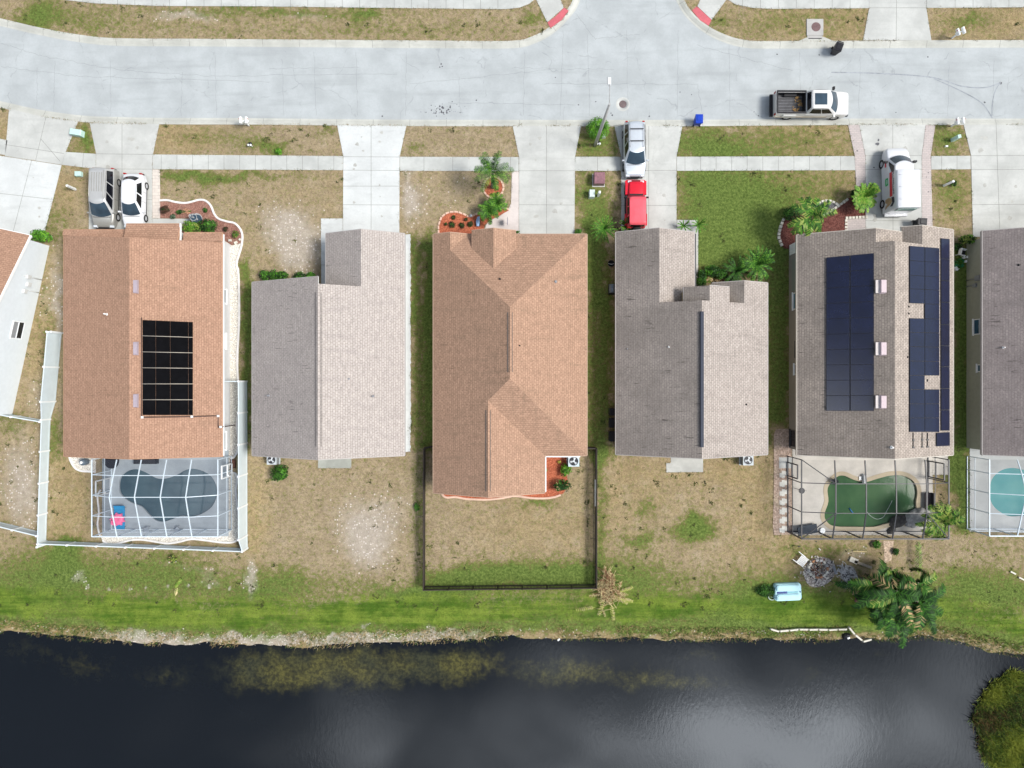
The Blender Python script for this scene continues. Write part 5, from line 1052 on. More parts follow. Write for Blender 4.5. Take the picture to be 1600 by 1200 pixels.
# ================================================================ garden edging
def edging(name, px, mat, label, cat='garden edging', w=.16, z=.11, close=False, group=None):
    m = MB(); m.sweep(WP(px), [(-w/2, -.05), (-w/2, z*.8), (-w*.25, z), (w*.25, z), (w/2, z*.8), (w/2, -.05)], closed=close); o = m.obj(name, mat); return tag(o, label, cat, group)
edging('curb_edging', interp([(250.5, 313.5), (262, 313), (275, 316), (290, 317.5), (302, 315), (312, 312.5), (322, 314), (330, 322), (335, 334), (342, 342), (356, 346.5), (367, 349), (375, 357), (379, 368), (377.5, 385), (372.5, 402), (370, 414), (373, 430), (374, 500), (371, 560), (372.5, 600), (374, 630), (370.5, 662), (373, 690), (372, 703), (366, 714), (360.5, 716)], 5), M_WCURB, 'long wavy white curb edging from the driveway down the side of the brown house')
edging('curb_edging', interp([(359.5, 738.5), (367, 739), (371, 744), (371, 752), (369, 765), (371, 790), (374, 806), (376.5, 826), (374, 840), (364, 847), (345, 847), (322, 844), (300, 842), (282, 846), (262, 849), (243, 846), (222, 843), (206, 843.5), (192, 847), (180, 850), (169, 849.5), (161, 844)], 5), M_WCURB, 'wavy white curb edging around the corner of the white pool cage')
edging('curb_edging', interp([(108.5, 712), (112, 722), (118, 731), (127, 735.5), (140, 736.5), (150, 737)], 5), M_WCURB, 'short curved white curb edging beside the pool pump')
edging('curb_edging', interp([(158, 765), (153, 775), (155, 800), (153, 820), (157, 838)], 5), M_WCURB, 'thin white curb edging inside the left wall of the white cage', w=.12)
edging('curb_edging', interp([(692.5, 765), (690.5, 771), (697, 777), (712, 776.5), (730, 779.5), (760, 780.5), (782, 778.5), (805, 775), (830, 778), (850, 778.5), (866, 776.5), (876, 773)], 5), M_PINKCURB, 'peach curb edging under the back wall of the middle house')
def blocks(label, px, mat, bw, group, name='edging_stones', h=.14, gap=.03, jit=.05, dep=.17):
    pts = WP(px); acc = 0; t = thing(name, label, 'garden edging', (*pts[0], 0), group=group)
    L = [0]
    for a, b in zip(pts, pts[1:]): L.append(L[-1]+math.dist(a, b))
    n = int(L[-1]/bw)
    for i in range(n):
        s = (i+.5)/n*L[-1]; k = max(j for j in range(len(L)-1) if L[j] <= s); u = (s-L[k])/(L[k+1]-L[k]); a, b = Vector(pts[k]), Vector(pts[k+1]); p = a.lerp(b, u); ang = math.atan2((b-a).y, (b-a).x)+random.uniform(-jit, jit)*2
        m = MB(); m.box((p.x, p.y, h/2-.03), (bw-gap, dep*random.uniform(.9, 1.1), h*random.uniform(.85, 1.1)), rz=ang, taper=.85); m.obj('stone', mat, t)
    return t
gs = 'stone block edgings of the flower beds'
PB = closed([(771+15.5*math.cos(a), 293+16.5*math.sin(a)) for a in np.linspace(0, 2*math.pi, 14, endpoint=False)], 3)
blocks('ring of peach scalloped edging blocks around the palm by the sidewalk', PB+[PB[0]], M_PINKCURB, .33, gs, h=.13, gap=.02)
blocks('curved peach scalloped edging of the bed in front of the middle house', interp([(685.5, 366), (685.5, 353), (690, 340), (699, 333), (711, 331), (723, 334), (734, 338.5), (746, 334), (757, 329), (770, 327), (785, 325), (796, 328)], 6), M_PINKCURB, .36, gs, h=.13, gap=.02)
blocks('white block edging on the left side of the dark red bed', interp([(1225, 341), (1221, 350), (1218, 360), (1216.5, 370), (1219, 378), (1222, 385)], 5), M_STONE, .30, gs, dep=.24)
blocks('half circle of white blocks round the small dark gravel bed', interp([(1271, 328), (1275, 321), (1284, 315), (1295, 314), (1304, 317), (1309, 321)], 5), M_STONE, .28, gs, dep=.22)
blocks('diagonal row of white blocks between the dark gravel and red mulch', [(1285, 338), (1298, 330), (1311, 321), (1325, 311)], M_STONE, .28, gs, dep=.22)
blocks('L shaped row of white blocks around the pink paver pad', [(1321.5, 363), (1321.5, 342), (1321.5, 341), (1356, 339)], M_STONE, .26, gs, dep=.24)
m_ = M_STONE
for k, (x, y, s_) in enumerate(((360, 376, .3), (369, 379.5, .32), (375.5, 374.5, .22))):
    m = MB(); X, Y, _ = W(x, y); m.box((X, Y, .08), (s_, s_*.7, .2), rz=.5*k, taper=.7); tag(m.obj('stone', m_), ('left', 'middle', 'right')[k]+' of three cream stones at the lower end of the wavy bed', 'stone', 'cream stones at the bed end')
# ================================================================ VEHICLES
def rotxy(x, y, a): return (x*math.cos(a)-y*math.sin(a), x*math.sin(a)+y*math.cos(a))
M_PW = flat('white_car_paint', (.68, .69, .71), .28, var=.02, coat=.6); M_PS = flat('silver_car_paint', (.60, .64, .68), .3, .35, var=.04, coat=.6)
M_PG = flat('pewter_car_paint', (.36, .35, .32), .32, .35, var=.05, coat=.5); M_PR = flat('red_car_paint', (.62, .012, .03), .3, var=.06, coat=.5); M_PRR = flat('faded_red_hardtop', (.72, .10, .13), .45, var=.12, scale=2)
M_CREAM = flat('pearl_white_paint', (.66, .65, .63), .3, var=.04, coat=.5); M_TAN = flat('tan_two_tone_paint', (.42, .37, .30), .35, .2, var=.05, coat=.4)
M_CGLASS = flat('windscreen_glass', (.035, .06, .085), .06, var=.3, scale=1.2, spec=.6); M_CDARK = flat('tinted_glass', (.008, .009, .013), .08, var=.2, spec=.5); M_TRIM = flat('black_trim', (.015, .015, .018), .5, var=.1)
M_LAMP = flat('headlamp_lens', (.62, .66, .70), .12, var=.1, spec=.6); M_TAIL = flat('tail_lamp_lens', (.35, .02, .02), .2, var=.1)
def loft(stations, n=None, mi=0, z0=.28):
    """stations: (x, halfwidth, ztop, crown)"""
    m = MB(); prof = [(1, 0), (1.0, .35), (1.0, .62), (.985, .84), (.93, .97), (.80, 1.0), (.45, 1.03), (0, 1.04)]
    prof = prof+[(-a, b) for a, b in prof[-2::-1]]; vs = []; k = len(prof)
    for x, w, zt, zb in stations:
        for a, b in prof: vs.append((x, a*w, zb+(zt-zb)*b))
    m.add(vs, [(i*k+j, i*k+j+1, (i+1)*k+j+1, (i+1)*k+j) for i in range(len(stations)-1) for j in range(k-1)], mi, True)
    m.add(vs[:k], [tuple(range(k))[::-1]], mi); m.add(vs[-k:], [tuple(range(k))], mi)
    m.f = [f[::-1] for f in m.f]; return m
def wheel(t, x, y, r=.34, w=.24, side=1):
    m = MB(); m.lathe((0, 0, 0), [(r*.66, -w/2), (r*.94, -w/2), (r, -w*.35), (r, w*.35), (r*.94, w/2), (r*.66, w/2), (r*.60, w*.32)], 24); m.v = [(a+x, y+c*side, b+r) for a, b, c in m.v]
    o = m.obj('wheel', M_TYRE, t, world=False)
    q = MB(); q.cyl((0, 0, w*.22), r*.64, .03, 20)
    for s in range(5):
        a = s*2*math.pi/5; q.box((math.cos(a)*r*.33, math.sin(a)*r*.33, w*.30), (r*.55, .07, .05), rz=a)
    q.cyl((0, 0, w*.25), r*.14, .06, 10); q.v = [(a+x, y+c*side, b+r) for a, b, c in q.v]; q.obj('rim', M_RIM, o, world=False)
class Cabin:
    def __init__(s, bxr, bxf, bw, bz, rxr, rxf, rw, rz, bf=.12, br=.08): s.__dict__.update(locals())
    def S(s, side, u, v):
        L = lambda a, b: a+(b-a)*v
        xr, xf, w, z = L(s.bxr, s.rxr), L(s.bxf, s.rxf), L(s.bw, s.rw), L(s.bz, s.rz)
        if side == 'f': return (xf+s.bf*(1-(2*u-1)**2), w*(2*u-1), z)
        if side == 'r': return (xr-s.br*(1-(2*u-1)**2), w*(1-2*u), z)
        y = w+.03*math.sin(math.pi*u)
        if side == 'l': return (xf+(xr-xf)*u, y, z)
        return (xr+(xf-xr)*u, -y, z)
    def patch(s, m, side, u0, u1, v0, v1, off=0, n=8, nv=3, mi=0, sk0=0, sk1=0):
        vs = []
        for j in range(nv+1):
            v = v0+(v1-v0)*j/nv
            for i in range(n+1):
                u = (u0+sk0*v)+((u1+sk1*v)-(u0+sk0*v))*i/n; p = Vector(s.S(side, u, v))
                if off: e = 1e-3; du = Vector(s.S(side, u+e, v))-p; dv = Vector(s.S(side, u, v+e))-p; p = p+du.cross(dv).normalized()*off
                vs.append(tuple(p))
        m.add(vs, [(j*(n+1)+i, j*(n+1)+i+1, (j+1)*(n+1)+i+1, (j+1)*(n+1)+i) for j in range(nv) for i in range(n)], mi, True)
    def shell(s, crown=.04):
        m = MB()
        for sd in 'frlx': s.patch(m, 'x' if sd == 'x' else sd, 0, 1, 0, 1)
        n = 8; vs = []
        for i in range(n+1):
            a = Vector(s.S('r', 1-i/n, 1)); b = Vector(s.S('f', i/n, 1))
            for j in range(n+1):
                p = a.lerp(b, j/n); e = (1-(2*i/n-1)**4)*(1-(2*j/n-1)**4); vs.append((p.x, p.y, p.z+crown*e))
        m.add(vs, [(i*(n+1)+j, i*(n+1)+j+1, (i+1)*(n+1)+j+1, (i+1)*(n+1)+j) for i in range(n) for j in range(n)], 0, True)
        return m
def fixup(o):
    bm = bmesh.new(); bm.from_mesh(o.data); bmesh.ops.remove_doubles(bm, verts=bm.verts[:], dist=.002); bmesh.ops.recalc_face_normals(bm, faces=bm.faces[:]); bm.to_mesh(o.data); bm.free()
def car(name, label, cat, loc, rz, st, cab, L, Wd, paint, wx=(.3, .3), wr=.33, roofp=None, rails=False, bars=False, windows=((.06, .46), (.52, .94)), z_lamp=.68, rearglass=True, sidev=(.12, .88), slopes=(.0, .0), roofrib=0, glassf=None, group='vehicles parked at the houses'):
    t = thing(name, label, cat, loc, rz, group=group); h = Wd/2
    o = loft(st).obj('body', paint, t, world=False); fixup(o)
    c = cab.shell(); o = c.obj('cabin', roofp or paint, t, world=False); fixup(o)
    m = MB(); cab.patch(m, 'f', .05, .95, .04, .95, .008); m.obj('windscreen', glassf or M_CGLASS, t, world=False)
    if rearglass: m = MB(); cab.patch(m, 'r', .08, .92, .25, .93, .008); m.obj('rear_window', M_CDARK, t, world=False)
    for sd, fl in (('l', 0), ('x', 1)):
        for a, b in windows:
            if fl: a, b = 1-b, 1-a
            m = MB(); cab.patch(m, sd, a, b, sidev[0], sidev[1], .008); m.obj('side_window', M_CDARK, t, world=False)
    xf, xb = L/2-wx[0]*L/1.0, -L/2+wx[1]*L
    for x in (xf, xb):
        for s in (1, -1):
            wheel(t, x, s*(h-.10), wr, .24, s)
    for s in (1, -1):
        m = MB(); m.box((cab.bxf-.12, s*(h+.09), cab.bz+.08), (.13, .2, .14), taper=.8); m.obj('wing_mirror', paint if paint is not M_PR else M_TRIM, t, world=False)
        m = MB(); m.box((L/2-.12, s*(h-.30), z_lamp), (.2, .34, .13), taper=.8); m.obj('headlamp', M_LAMP, t, world=False)
        m = MB(); m.box((-L/2+.04, s*(h-.22), z_lamp+.18), (.1, .2, .26), taper=.9); m.obj('tail_lamp', M_TAIL, t, world=False)
    m = MB(); m.box((L/2-.02, 0, .48), (.12, Wd*.72, .16)); m.box((L/2-.01, 0, .68), (.08, Wd*.42, .1)); m.obj('front_grille', M_TRIM, t, world=False)
    m = MB(); m.box((-L/2, 0, .45), (.12, Wd*.8, .16)); m.obj('rear_bumper', M_TRIM, t, world=False)
    m = MB()
    for s in (1, -1): m.box((0, s*(h-.03), .30), (L*.5, .08, .1))
    m.obj('side_sill', M_TRIM, t, world=False)
    m = MB()                                             # shut lines of the doors and bonnet
    for f_ in (.34, .52, .70):
        for s in (1, -1): m.box((-L/2+f_*L, s*(h-.002), .68), (.014, .012, .56))
    m.box((cab.bxf+.22, 0, cab.bz+.012), (.03, Wd*.74, .02)); m.obj('shut_line', M_TRIM, t, world=False)
    if rails:
        for s in (1, -1): m = MB(); m.tube([(cab.rxf-.15, s*(cab.rw-.08), cab.rz+.06), (cab.rxf-.3, s*(cab.rw-.08), cab.rz+.12), (cab.rxr+.25, s*(cab.rw-.08), cab.rz+.12), (cab.rxr+.12, s*(cab.rw-.08), cab.rz+.06)], .022, 6); m.obj('roof_rail', M_GREYM if bars else paint, t, world=False)
    if bars:
        for x in bars: m = MB(); m.box((x, 0, cab.rz+.14), (.07, cab.rw*2-.16, .03)); m.obj('roof_bar', M_TRIM, t, world=False)
    if roofrib:
        m = MB()
        for i in range(roofrib): y = (i-(roofrib-1)/2)*cab.rw*1.5/roofrib; m.box(((cab.rxr+cab.rxf)/2-.2, y, cab.rz+.045), (cab.rxf-cab.rxr-1.0, .05, .03))
        m.obj('roof_rib', paint, t, world=False)
    return t
def stn(L, w, zb, *pts):
    """pts: (frac of length from rear 0..1, width factor, top z)"""
    return [(-L/2+f*L, w*k, z, zb) for f, k, z in pts]
# silver SUV, nose to the south
car('suv', 'silver SUV with black roof bars parked with its tail over the kerb', 'SUV', (10.08, 19.25, .03), -math.pi/2+.01,
    stn(4.5, .91, .30, (0, .78, .80), (.02, .92, .98), (.1, 1, 1.02), (.3, 1, 1.02), (.6, 1, 1.02), (.72, .99, 1.0), (.85, .96, .93), (.94, .88, .84), (.985, .74, .72), (1, .55, .55)),
    Cabin(-2.1, 1.12, .86, .98, -1.86, .30, .62, 1.66, .22, .14), 4.5, 1.82, M_PS, (.20, .20), .35, rails=True, bars=(-.35, -1.32), windows=((.08, .36), (.40, .66), (.70, .95)), z_lamp=.72)
# white sedan and pewter minivan, noses to the south
car('sedan', 'small white sedan parked beside the pewter minivan', 'car', (-31.12, 15.05, .03), -math.pi/2-.02,
    stn(4.45, .88, .26, (0, .74, .70), (.03, .9, .90), (.12, .98, .98), (.3, 1, .95), (.6, 1, .92), (.72, .99, .90), (.85, .95, .82), (.94, .86, .72), (.985, .7, .62), (1, .5, .5)),
    Cabin(-1.85, 1.10, .82, .90, -1.35, .22, .58, 1.44, .2, .2), 4.45, 1.76, M_PW, (.20, .20), .31, windows=((.10, .45), (.50, .88)), z_lamp=.64)
car('minivan', 'pewter grey minivan with ribbed roof, leftmost of the two parked side by side', 'minivan', (-33.5, 15.25, .03), -math.pi/2-.02,
    stn(4.85, .97, .28, (0, .84, .85), (.015, .95, 1.0), (.1, 1, 1.04), (.3, 1, 1.04), (.62, 1, 1.04), (.75, .99, 1.0), (.86, .96, .93), (.94, .88, .82), (.985, .74, .68), (1, .55, .52)),
    Cabin(-2.3, 1.40, .92, 1.0, -2.12, .42, .66, 1.74, .24, .10), 4.85, 1.94, M_PG, (.20, .21), .33, rails=True, windows=((.06, .30), (.33, .60), (.63, .95)), z_lamp=.70, roofrib=5, roofp=flat('pewter_roof_paint', (.50, .50, .49), .32, .3, var=.04, coat=.4))
# red off roader, nose to the north
t = car('off_roader', 'boxy bright red off roader parked nose to tail behind the silver SUV', 'car', (10.15, 14.72, .03), math.pi/2,
    stn(3.95, .64, .45, (0, 1.12, .95), (.02, 1.16, 1.06), (.3, 1.16, 1.06), (.60, 1.16, 1.06), (.64, 1.1, 1.06), (.66, 1.0, 1.08), (.9, .92, 1.04), (.965, .88, 1.0), (.98, .8, .8)),
    Cabin(-1.92, .62, .72, 1.05, -1.86, .36, .66, 1.80, .03, .02), 3.95, 1.62, M_PR, (.17, .19), .38, roofp=M_PRR, windows=((.06, .32), (.36, .62), (.68, .92)), z_lamp=.85)
m = MB()
for s in (1, -1):
    m.box((1.30, s*.70, .84), (1.05, .34, .10), taper=.92); m.box((1.86, s*.70, .74), (.16, .34, .16)); m.box((-1.25, s*.84, .82), (.95, .16, .1))
m.box((1.98, 0, .60), (.14, 1.55, .18)); m.obj('mudguard', M_PR, t, world=False)
m = MB(); m.box((.72, 0, 1.10), (.14, 1.1, .05)); 
for s in (-.3, .05, .35): m.box((.74, s, 1.13), (.04, .28, .03), rz=.2)
m.obj('wiper_cowl', M_TRIM, t, world=False)
m = MB(); m.lathe((0, 0, 0), [(.2, -.12), (.36, -.12), (.38, 0), (.36, .12), (.2, .12)], 20); m.v = [(-2.08+c, a, b+1.0) for a, b, c in m.v]; m.obj('spare_wheel', M_TYRE, t, world=False)
# pickup, nose to the east
L = 6.05; t = thing('pickup_truck', 'white and tan pickup truck with open ribbed bed parked on the street', 'pickup truck', (24.60, 22.98, -.1), -.005, group='vehicles parked at the houses')
o = loft([(-.62, .96, 1.18, .42), (-.5, .98, 1.2, .42), (.6, .98, 1.2, .40), (1.4, .98, 1.2, .40), (1.7, .985, 1.22, .40), (2.3, .97, 1.18, .42), (2.8, .93, 1.10, .45), (2.95, .84, 1.0, .48), (3.02, .7, .8, .5)]).obj('body', M_CREAM, t, world=False); fixup(o)
m = MB(); hb = .97
for s in (1, -1):
    m.box((-1.82, s*(hb-.05), .90), (2.42, .10, .62)); m.box((-1.82, s*(hb-.09), 1.24), (2.42, .18, .07)); m.box((-1.85, s*(hb+.0), .88), (1.15, .12, .34), taper=.9)
m.box((-3.0, 0, .92), (.12, 1.88, .66), taper=.98); m.box((-1.82, 0, .55), (2.42, 1.84, .1)); m.obj('bed_wall', M_CREAM, t, world=False)
m = MB()
for s in (1, -1): m.box((-1.8, s*(hb+.005), .66), (2.3, .08, .2)); m.box((.3, s*(hb+.015), .66), (2.0, .03, .34))
m.obj('lower_panel', M_TAN, t, world=False)
m = MB(); m.box((-1.80, 0, .62), (2.34, 1.70, .05), mi=0)
for i in range(13): m.box((-1.80, -.74+i*.123, .655), (2.30, .05, .03), mi=1)
for s in (1, -1): m.box((-1.80, s*.83, .90), (2.34, .04, .55)); m.box((-1.75, s*.72, .76), (1.0, .2, .26)); m.box((-1.80, s*.88, 1.29), (2.4, .15, .03))
m.box((-.66, 0, .92), (.05, 1.7, .66)); m.box((-2.96, 0, 1.27), (.13, 1.7, .03)); m.obj('bed_liner', [M_TRIM, flat('worn_bed_rib', (.16, .16, .17), .6, var=.3, scale=5)], t, world=False)
cb = Cabin(-.55, 1.86, .92, 1.16, -.38, 1.05, .74, 1.88, .20, .03); o = cb.shell().obj('cabin', M_CREAM, t, world=False); fixup(o)
m = MB(); cb.patch(m, 'f', .04, .96, .05, .95, .008); m.obj('windscreen', M_CGLASS, t, world=False); m = MB(); cb.patch(m, 'r', .08, .92, .2, .9, .008); m.obj('rear_window', M_CDARK, t, world=False)
for sd, f_ in (('l', 0), ('x', 1)):
    for a, b in ((.10, .47), (.50, .93)):
        if f_: a, b = 1-b, 1-a
        m = MB(); cb.patch(m, sd, a, b, .14, .88, .008); m.obj('side_window', M_CDARK, t, world=False)
m = MB(); m.box((.32, 0, 1.925), (.98, .92, .02)); m.obj('sunroof', M_CGLASS, t, world=False)
for x in (2.05, -1.85):
    for s in (1, -1): wheel(t, x, s*.86, .40, .26, s)
for s in (1, -1):
    m = MB(); m.box((1.62, s*1.14, 1.28), (.16, .26, .22), taper=.85); m.obj('wing_mirror', M_TRIM if s > 0 else M_CREAM, t, world=False)
    m = MB(); m.box((2.86, s*.72, .84), (.2, .34, .18), taper=.85); m.obj('headlamp', M_LAMP, t, world=False); m = MB(); m.box((-3.02, s*.88, .98), (.12, .14, .34)); m.obj('tail_lamp', M_TAIL, t, world=False)
m = MB(); m.box((-3.2, 0, .52), (.24, 1.8, .16)); m.box((-3.3, 0, .58), (.1, .5, .1)); m.obj('rear_bumper', M_TRIM, t, world=False); m = MB(); m.box((3.02, 0, .56), (.14, 1.75, .2)); m.obj('front_bumper', M_TRIM, t, world=False)
# load in the bed
for k, (x, y, w_, d_) in enumerate(((23.55, 23.40, .5, .35), (23.40, 22.55, .55, .4), (23.75, 23.0, .35, .2))):
    m = MB()
    for i in range(26): m.box((x+random.uniform(-.5, .5)*w_, y+random.uniform(-.5, .5)*d_*1.4, .58+random.uniform(0, .05)), (random.uniform(.04, .16), random.uniform(.03, .08), .03), rz=random.uniform(0, 3))
    tag(m.obj('leaf_litter', flat('orange_litter', (.36, .22, .09), .9, var=.4, scale=9)), ('brown leaf litter at the front right of the pickup bed', 'brown leaf litter in the near corner of the pickup bed', 'brown leaf litter in the middle of the pickup bed')[[1, 0, 2][k] if False else k], 'litter', 'litter in the pickup bed')
# van, nose to the north
A = math.pi/2+.02; t = thing('delivery_van', 'white high roofed van with red and green lettering on its left side', 'van', (31.55, 16.62, .03), A, group='vehicles parked at the houses')
o = loft([(-2.6, .93, 1.55, .35), (-2.57, .96, 1.62, .35), (-1, .98, 1.62, .35), (.6, .98, 1.6, .35), (1.2, .98, 1.35, .35), (1.75, .97, 1.22, .36), (2.3, .93, 1.08, .4), (2.62, .82, .92, .42), (2.75, .6, .7, .45)]).obj('body', M_PW, t, world=False); fixup(o)
cb = Cabin(-.2, 1.72, .90, 1.25, -.2, .98, .74, 1.98, .3, .02); o = cb.shell().obj('cabin', M_PW, t, world=False); fixup(o)
m = MB(); cb.patch(m, 'f', .03, .97, .08, .92, .008); m.obj('windscreen', M_CGLASS, t, world=False)
for sd, (a, b) in (('l', (.10, .56)), ('x', (.44, .90))): m = MB(); cb.patch(m, sd, a, b, .12, .85, .008); m.obj('side_window', M_CDARK, t, world=False)
# cargo body: prism with rounded roof
m = MB(); sec = [(.965, .5), (.985, 1.4), (.975, 2.2), (.93, 2.46), (.84, 2.54), (.4, 2.58), (0, 2.59)]; sec = sec+[(-a, b) for a, b in sec[-2::-1]]; n = len(sec)
X_ = [(-2.58, .985), (-2.5, 1.0), (-1.6, 1.003), (-.6, 1.0), (.38, 1.0), (.44, .985)]; vs = [(x, a*k_, b*(k_ if b > 1 else 1)) for x, k_ in X_ for a, b in sec]
m.add(vs, [(i*n+j, (i+1)*n+j, (i+1)*n+j+1, i*n+j+1) for i in range(len(X_)-1) for j in range(n-1)], 0, True); m.add(vs[:n], [tuple(range(n))], 0); m.add(vs[-n:], [tuple(range(n))[::-1]], 0); o = m.obj('cargo_body', M_PW, t, world=False); fixup(o)
m = MB()
for x in (-1.9, -.9, .05): m.tube([(x, y, 2.585-.055*(abs(y)/.85)**2+.012) for y in np.linspace(-.8, .8, 9)], .03, 6)
m.obj('roof_rib', M_PW, t, world=False)
m = MB(); m.box((-2.63, 0, 1.95), (.04, 1.5, .62)); m.obj('rear_window', flat('green_tint_glass', (.16, .28, .25), .15, var=.2, scale=2, spec=.6), t, world=False)
m = MB(); m.box((-2.70, 0, .52), (.24, 1.86, .2)); m.obj('rear_bumper', M_GREYM, t, world=False)
for x in (1.55, -1.75):
    for s in (1, -1): wheel(t, x, s*.89, .36, .24, s)
for s in (1, -1):
    m = MB(); m.box((1.42, s*1.18, 1.36), (.16, .30, .26), taper=.85); m.obj('wing_mirror', M_TRIM, t, world=False); m = MB(); m.box((2.45, s*.70, .82), (.26, .3, .2), taper=.8); m.obj('headlamp', M_LAMP, t, world=False)
M_GR = flat('red_vinyl', (.62, .05, .06), .4, var=.05); M_GG = flat('green_vinyl', (.02, .42, .12), .4, var=.05)
y0 = .995
m = MB(); m.box((-.50, y0, 1.72), (1.95, .012, .36)); m.obj('red_band', M_GR, t, world=False)
m = MB(); m.box((1.35, .99, .98), (.5, .012, .2)); m.obj('red_band', M_GR, t, world=False)
m = MB(); m.box((-.15, y0+.002, 1.12), (.62, .01, .34)); m.box((-.15, y0+.002, 1.12), (.52, .0102, .42)); m.obj('green_logo', M_GG, t, world=False)
m = MB(); m.box((-.15, y0+.010, 1.12), (.38, .006, .05)); m.box((-.15, y0+.010, 1.22), (.3, .006, .05)); m.obj('logo_lettering', M_PW, t, world=False)
m = MB()                                            # row of unreadable block letters above the red band
for i in range(11):
    x = .40-i*.165; r_ = random.random(); m.box((x, y0-.002, 2.07), (.03, .012, .17)); m.box((x-.055, y0-.002, 2.07+(.07 if r_ > .5 else -.07)), (.10, .012, .03)); 
    if r_ > .3: m.box((x-.10, y0-.002, 2.07), (.03, .012, .17*(.5 if r_ > .7 else 1)))
m.obj('side_lettering', M_TRIM, t, world=False)
def sil(pts, yy, th=.012):
    m = MB(); n = len(pts); m.add([(x, yy, z) for x, z in pts]+[(x, yy+th, z) for x, z in pts], [tuple(range(n)), tuple(range(2*n-1, n-1, -1))]+[(i, n+i, n+(i+1) % n, (i+1) % n) for i in range(n)]); return m
o = sil([(-1.55, .9), (-1.5, 1.35), (-1.62, 1.75), (-1.9, 1.85), (-2.1, 1.6), (-2.2, 1.15), (-2.35, .85), (-2.1, .9), (-1.95, 1.2), (-1.8, .85)], y0+.004).obj('animal_picture', flat('tan_vinyl', (.42, .28, .16), .5, var=.3, scale=5), t, world=False); fixup(o)
o = sil([(-1.55, 1.8), (-1.6, 2.15), (-2.0, 2.2), (-2.3, 1.9), (-2.25, 1.55), (-2.0, 1.9)], y0+.006).obj('animal_picture', flat('dark_vinyl', (.05, .045, .06), .5, var=.2), t, world=False); fixup(o)
# ================================================================ PLANTS
def leafcloud(name, c, rad, n, size, mats, parent, wts=None, shell=.55, up=.5, lump=0.5, seed=None):
    r = np.random.default_rng(seed if seed is not None else int(abs(c[0]*131+c[1]*71)*10) % 99991)
    d = r.normal(size=(n, 3)); d /= np.linalg.norm(d, axis=1)[:, None]; d[:, 2] = np.where(d[:, 2] < -.35, -d[:, 2], d[:, 2])
    K = 9; lc = r.normal(size=(K, 3)); lc /= np.linalg.norm(lc, axis=1)[:, None]; lc[:, 2] = abs(lc[:, 2])*.7
    bulge = np.max(d @ lc.T, axis=1); rr = (shell+(1-shell)*r.random(n))*(1-lump*.45+lump*.45*np.clip((bulge-.6)/.4, 0, 1))
    p = d*rr[:, None]*np.array(rad)+np.array(c)
    nrm = d*(1-up)+np.array([0, 0, up])+r.normal(size=(n, 3))*.45; nrm /= np.linalg.norm(nrm, axis=1)[:, None]
    a = np.cross(nrm, r.normal(size=(n, 3))); a /= np.linalg.norm(a, axis=1)[:, None]; b = np.cross(nrm, a)
    s = size*(.6+.8*r.random(n))[:, None]; V = np.stack([p-a*s, p-b*s*.45-a*s*.1, p+a*s, p+b*s*.45-a*s*.1], 1).reshape(-1, 3)
    me = bpy.data.meshes.new(name); me.vertices.add(4*n); me.loops.add(4*n); me.loops.foreach_set('vertex_index', np.arange(4*n)); me.polygons.add(n)
    me.polygons.foreach_set('loop_start', np.arange(0, 4*n, 4)); me.polygons.foreach_set('loop_total', np.full(n, 4))
    w = np.array(wts if wts else [1]*len(mats), float); w /= w.sum(); patch = (np.sin(d[:, 0]*4+c[0])+np.sin(d[:, 1]*5+c[1])+r.normal(size=n)*.8); rk = np.argsort(np.argsort(patch))/n
    me.polygons.foreach_set('material_index', np.searchsorted(np.cumsum(w), rk, side='right').clip(0, len(mats)-1).astype(np.int32))
    if parent is not None: V = V-np.array(parent.location)
    me.vertices.foreach_set('co', V.ravel())
    for m in mats: me.materials.append(m)
    me.update(); o = bpy.data.objects.new(name, me); SC.collection.objects.link(o)
    if parent is not None: o.parent = parent
    return o
GRN = [M_DKGREEN, M_MIDGREEN, M_LTGREEN]
def shrub(px, py, rx, ry, h, label, mats=GRN, wts=(5, 4, 2), n=420, size=.09, group='garden shrubs and bushes', name='shrub', up=.5, lump=.6, cat='shrub'):
    zt = h*.6; X, Y, _ = W(px, py, zt); t = thing(name, label, cat, (X, Y, 0), group=group)
    m = MB()
    for k in range(5): a = k*1.26; m.tube([(X, Y, 0), (X+math.cos(a)*rx*.2, Y+math.sin(a)*ry*.2, h*.35), (X+math.cos(a)*rx*.45, Y+math.sin(a)*ry*.45, h*.7)], [.03, .02, .01], 5)
    m.obj('stem', M_BARK, t)
    leafcloud('foliage', (X, Y, h*.5), (rx, ry, h*.5), n, size, mats, t, wts, up=up, lump=lump); return t
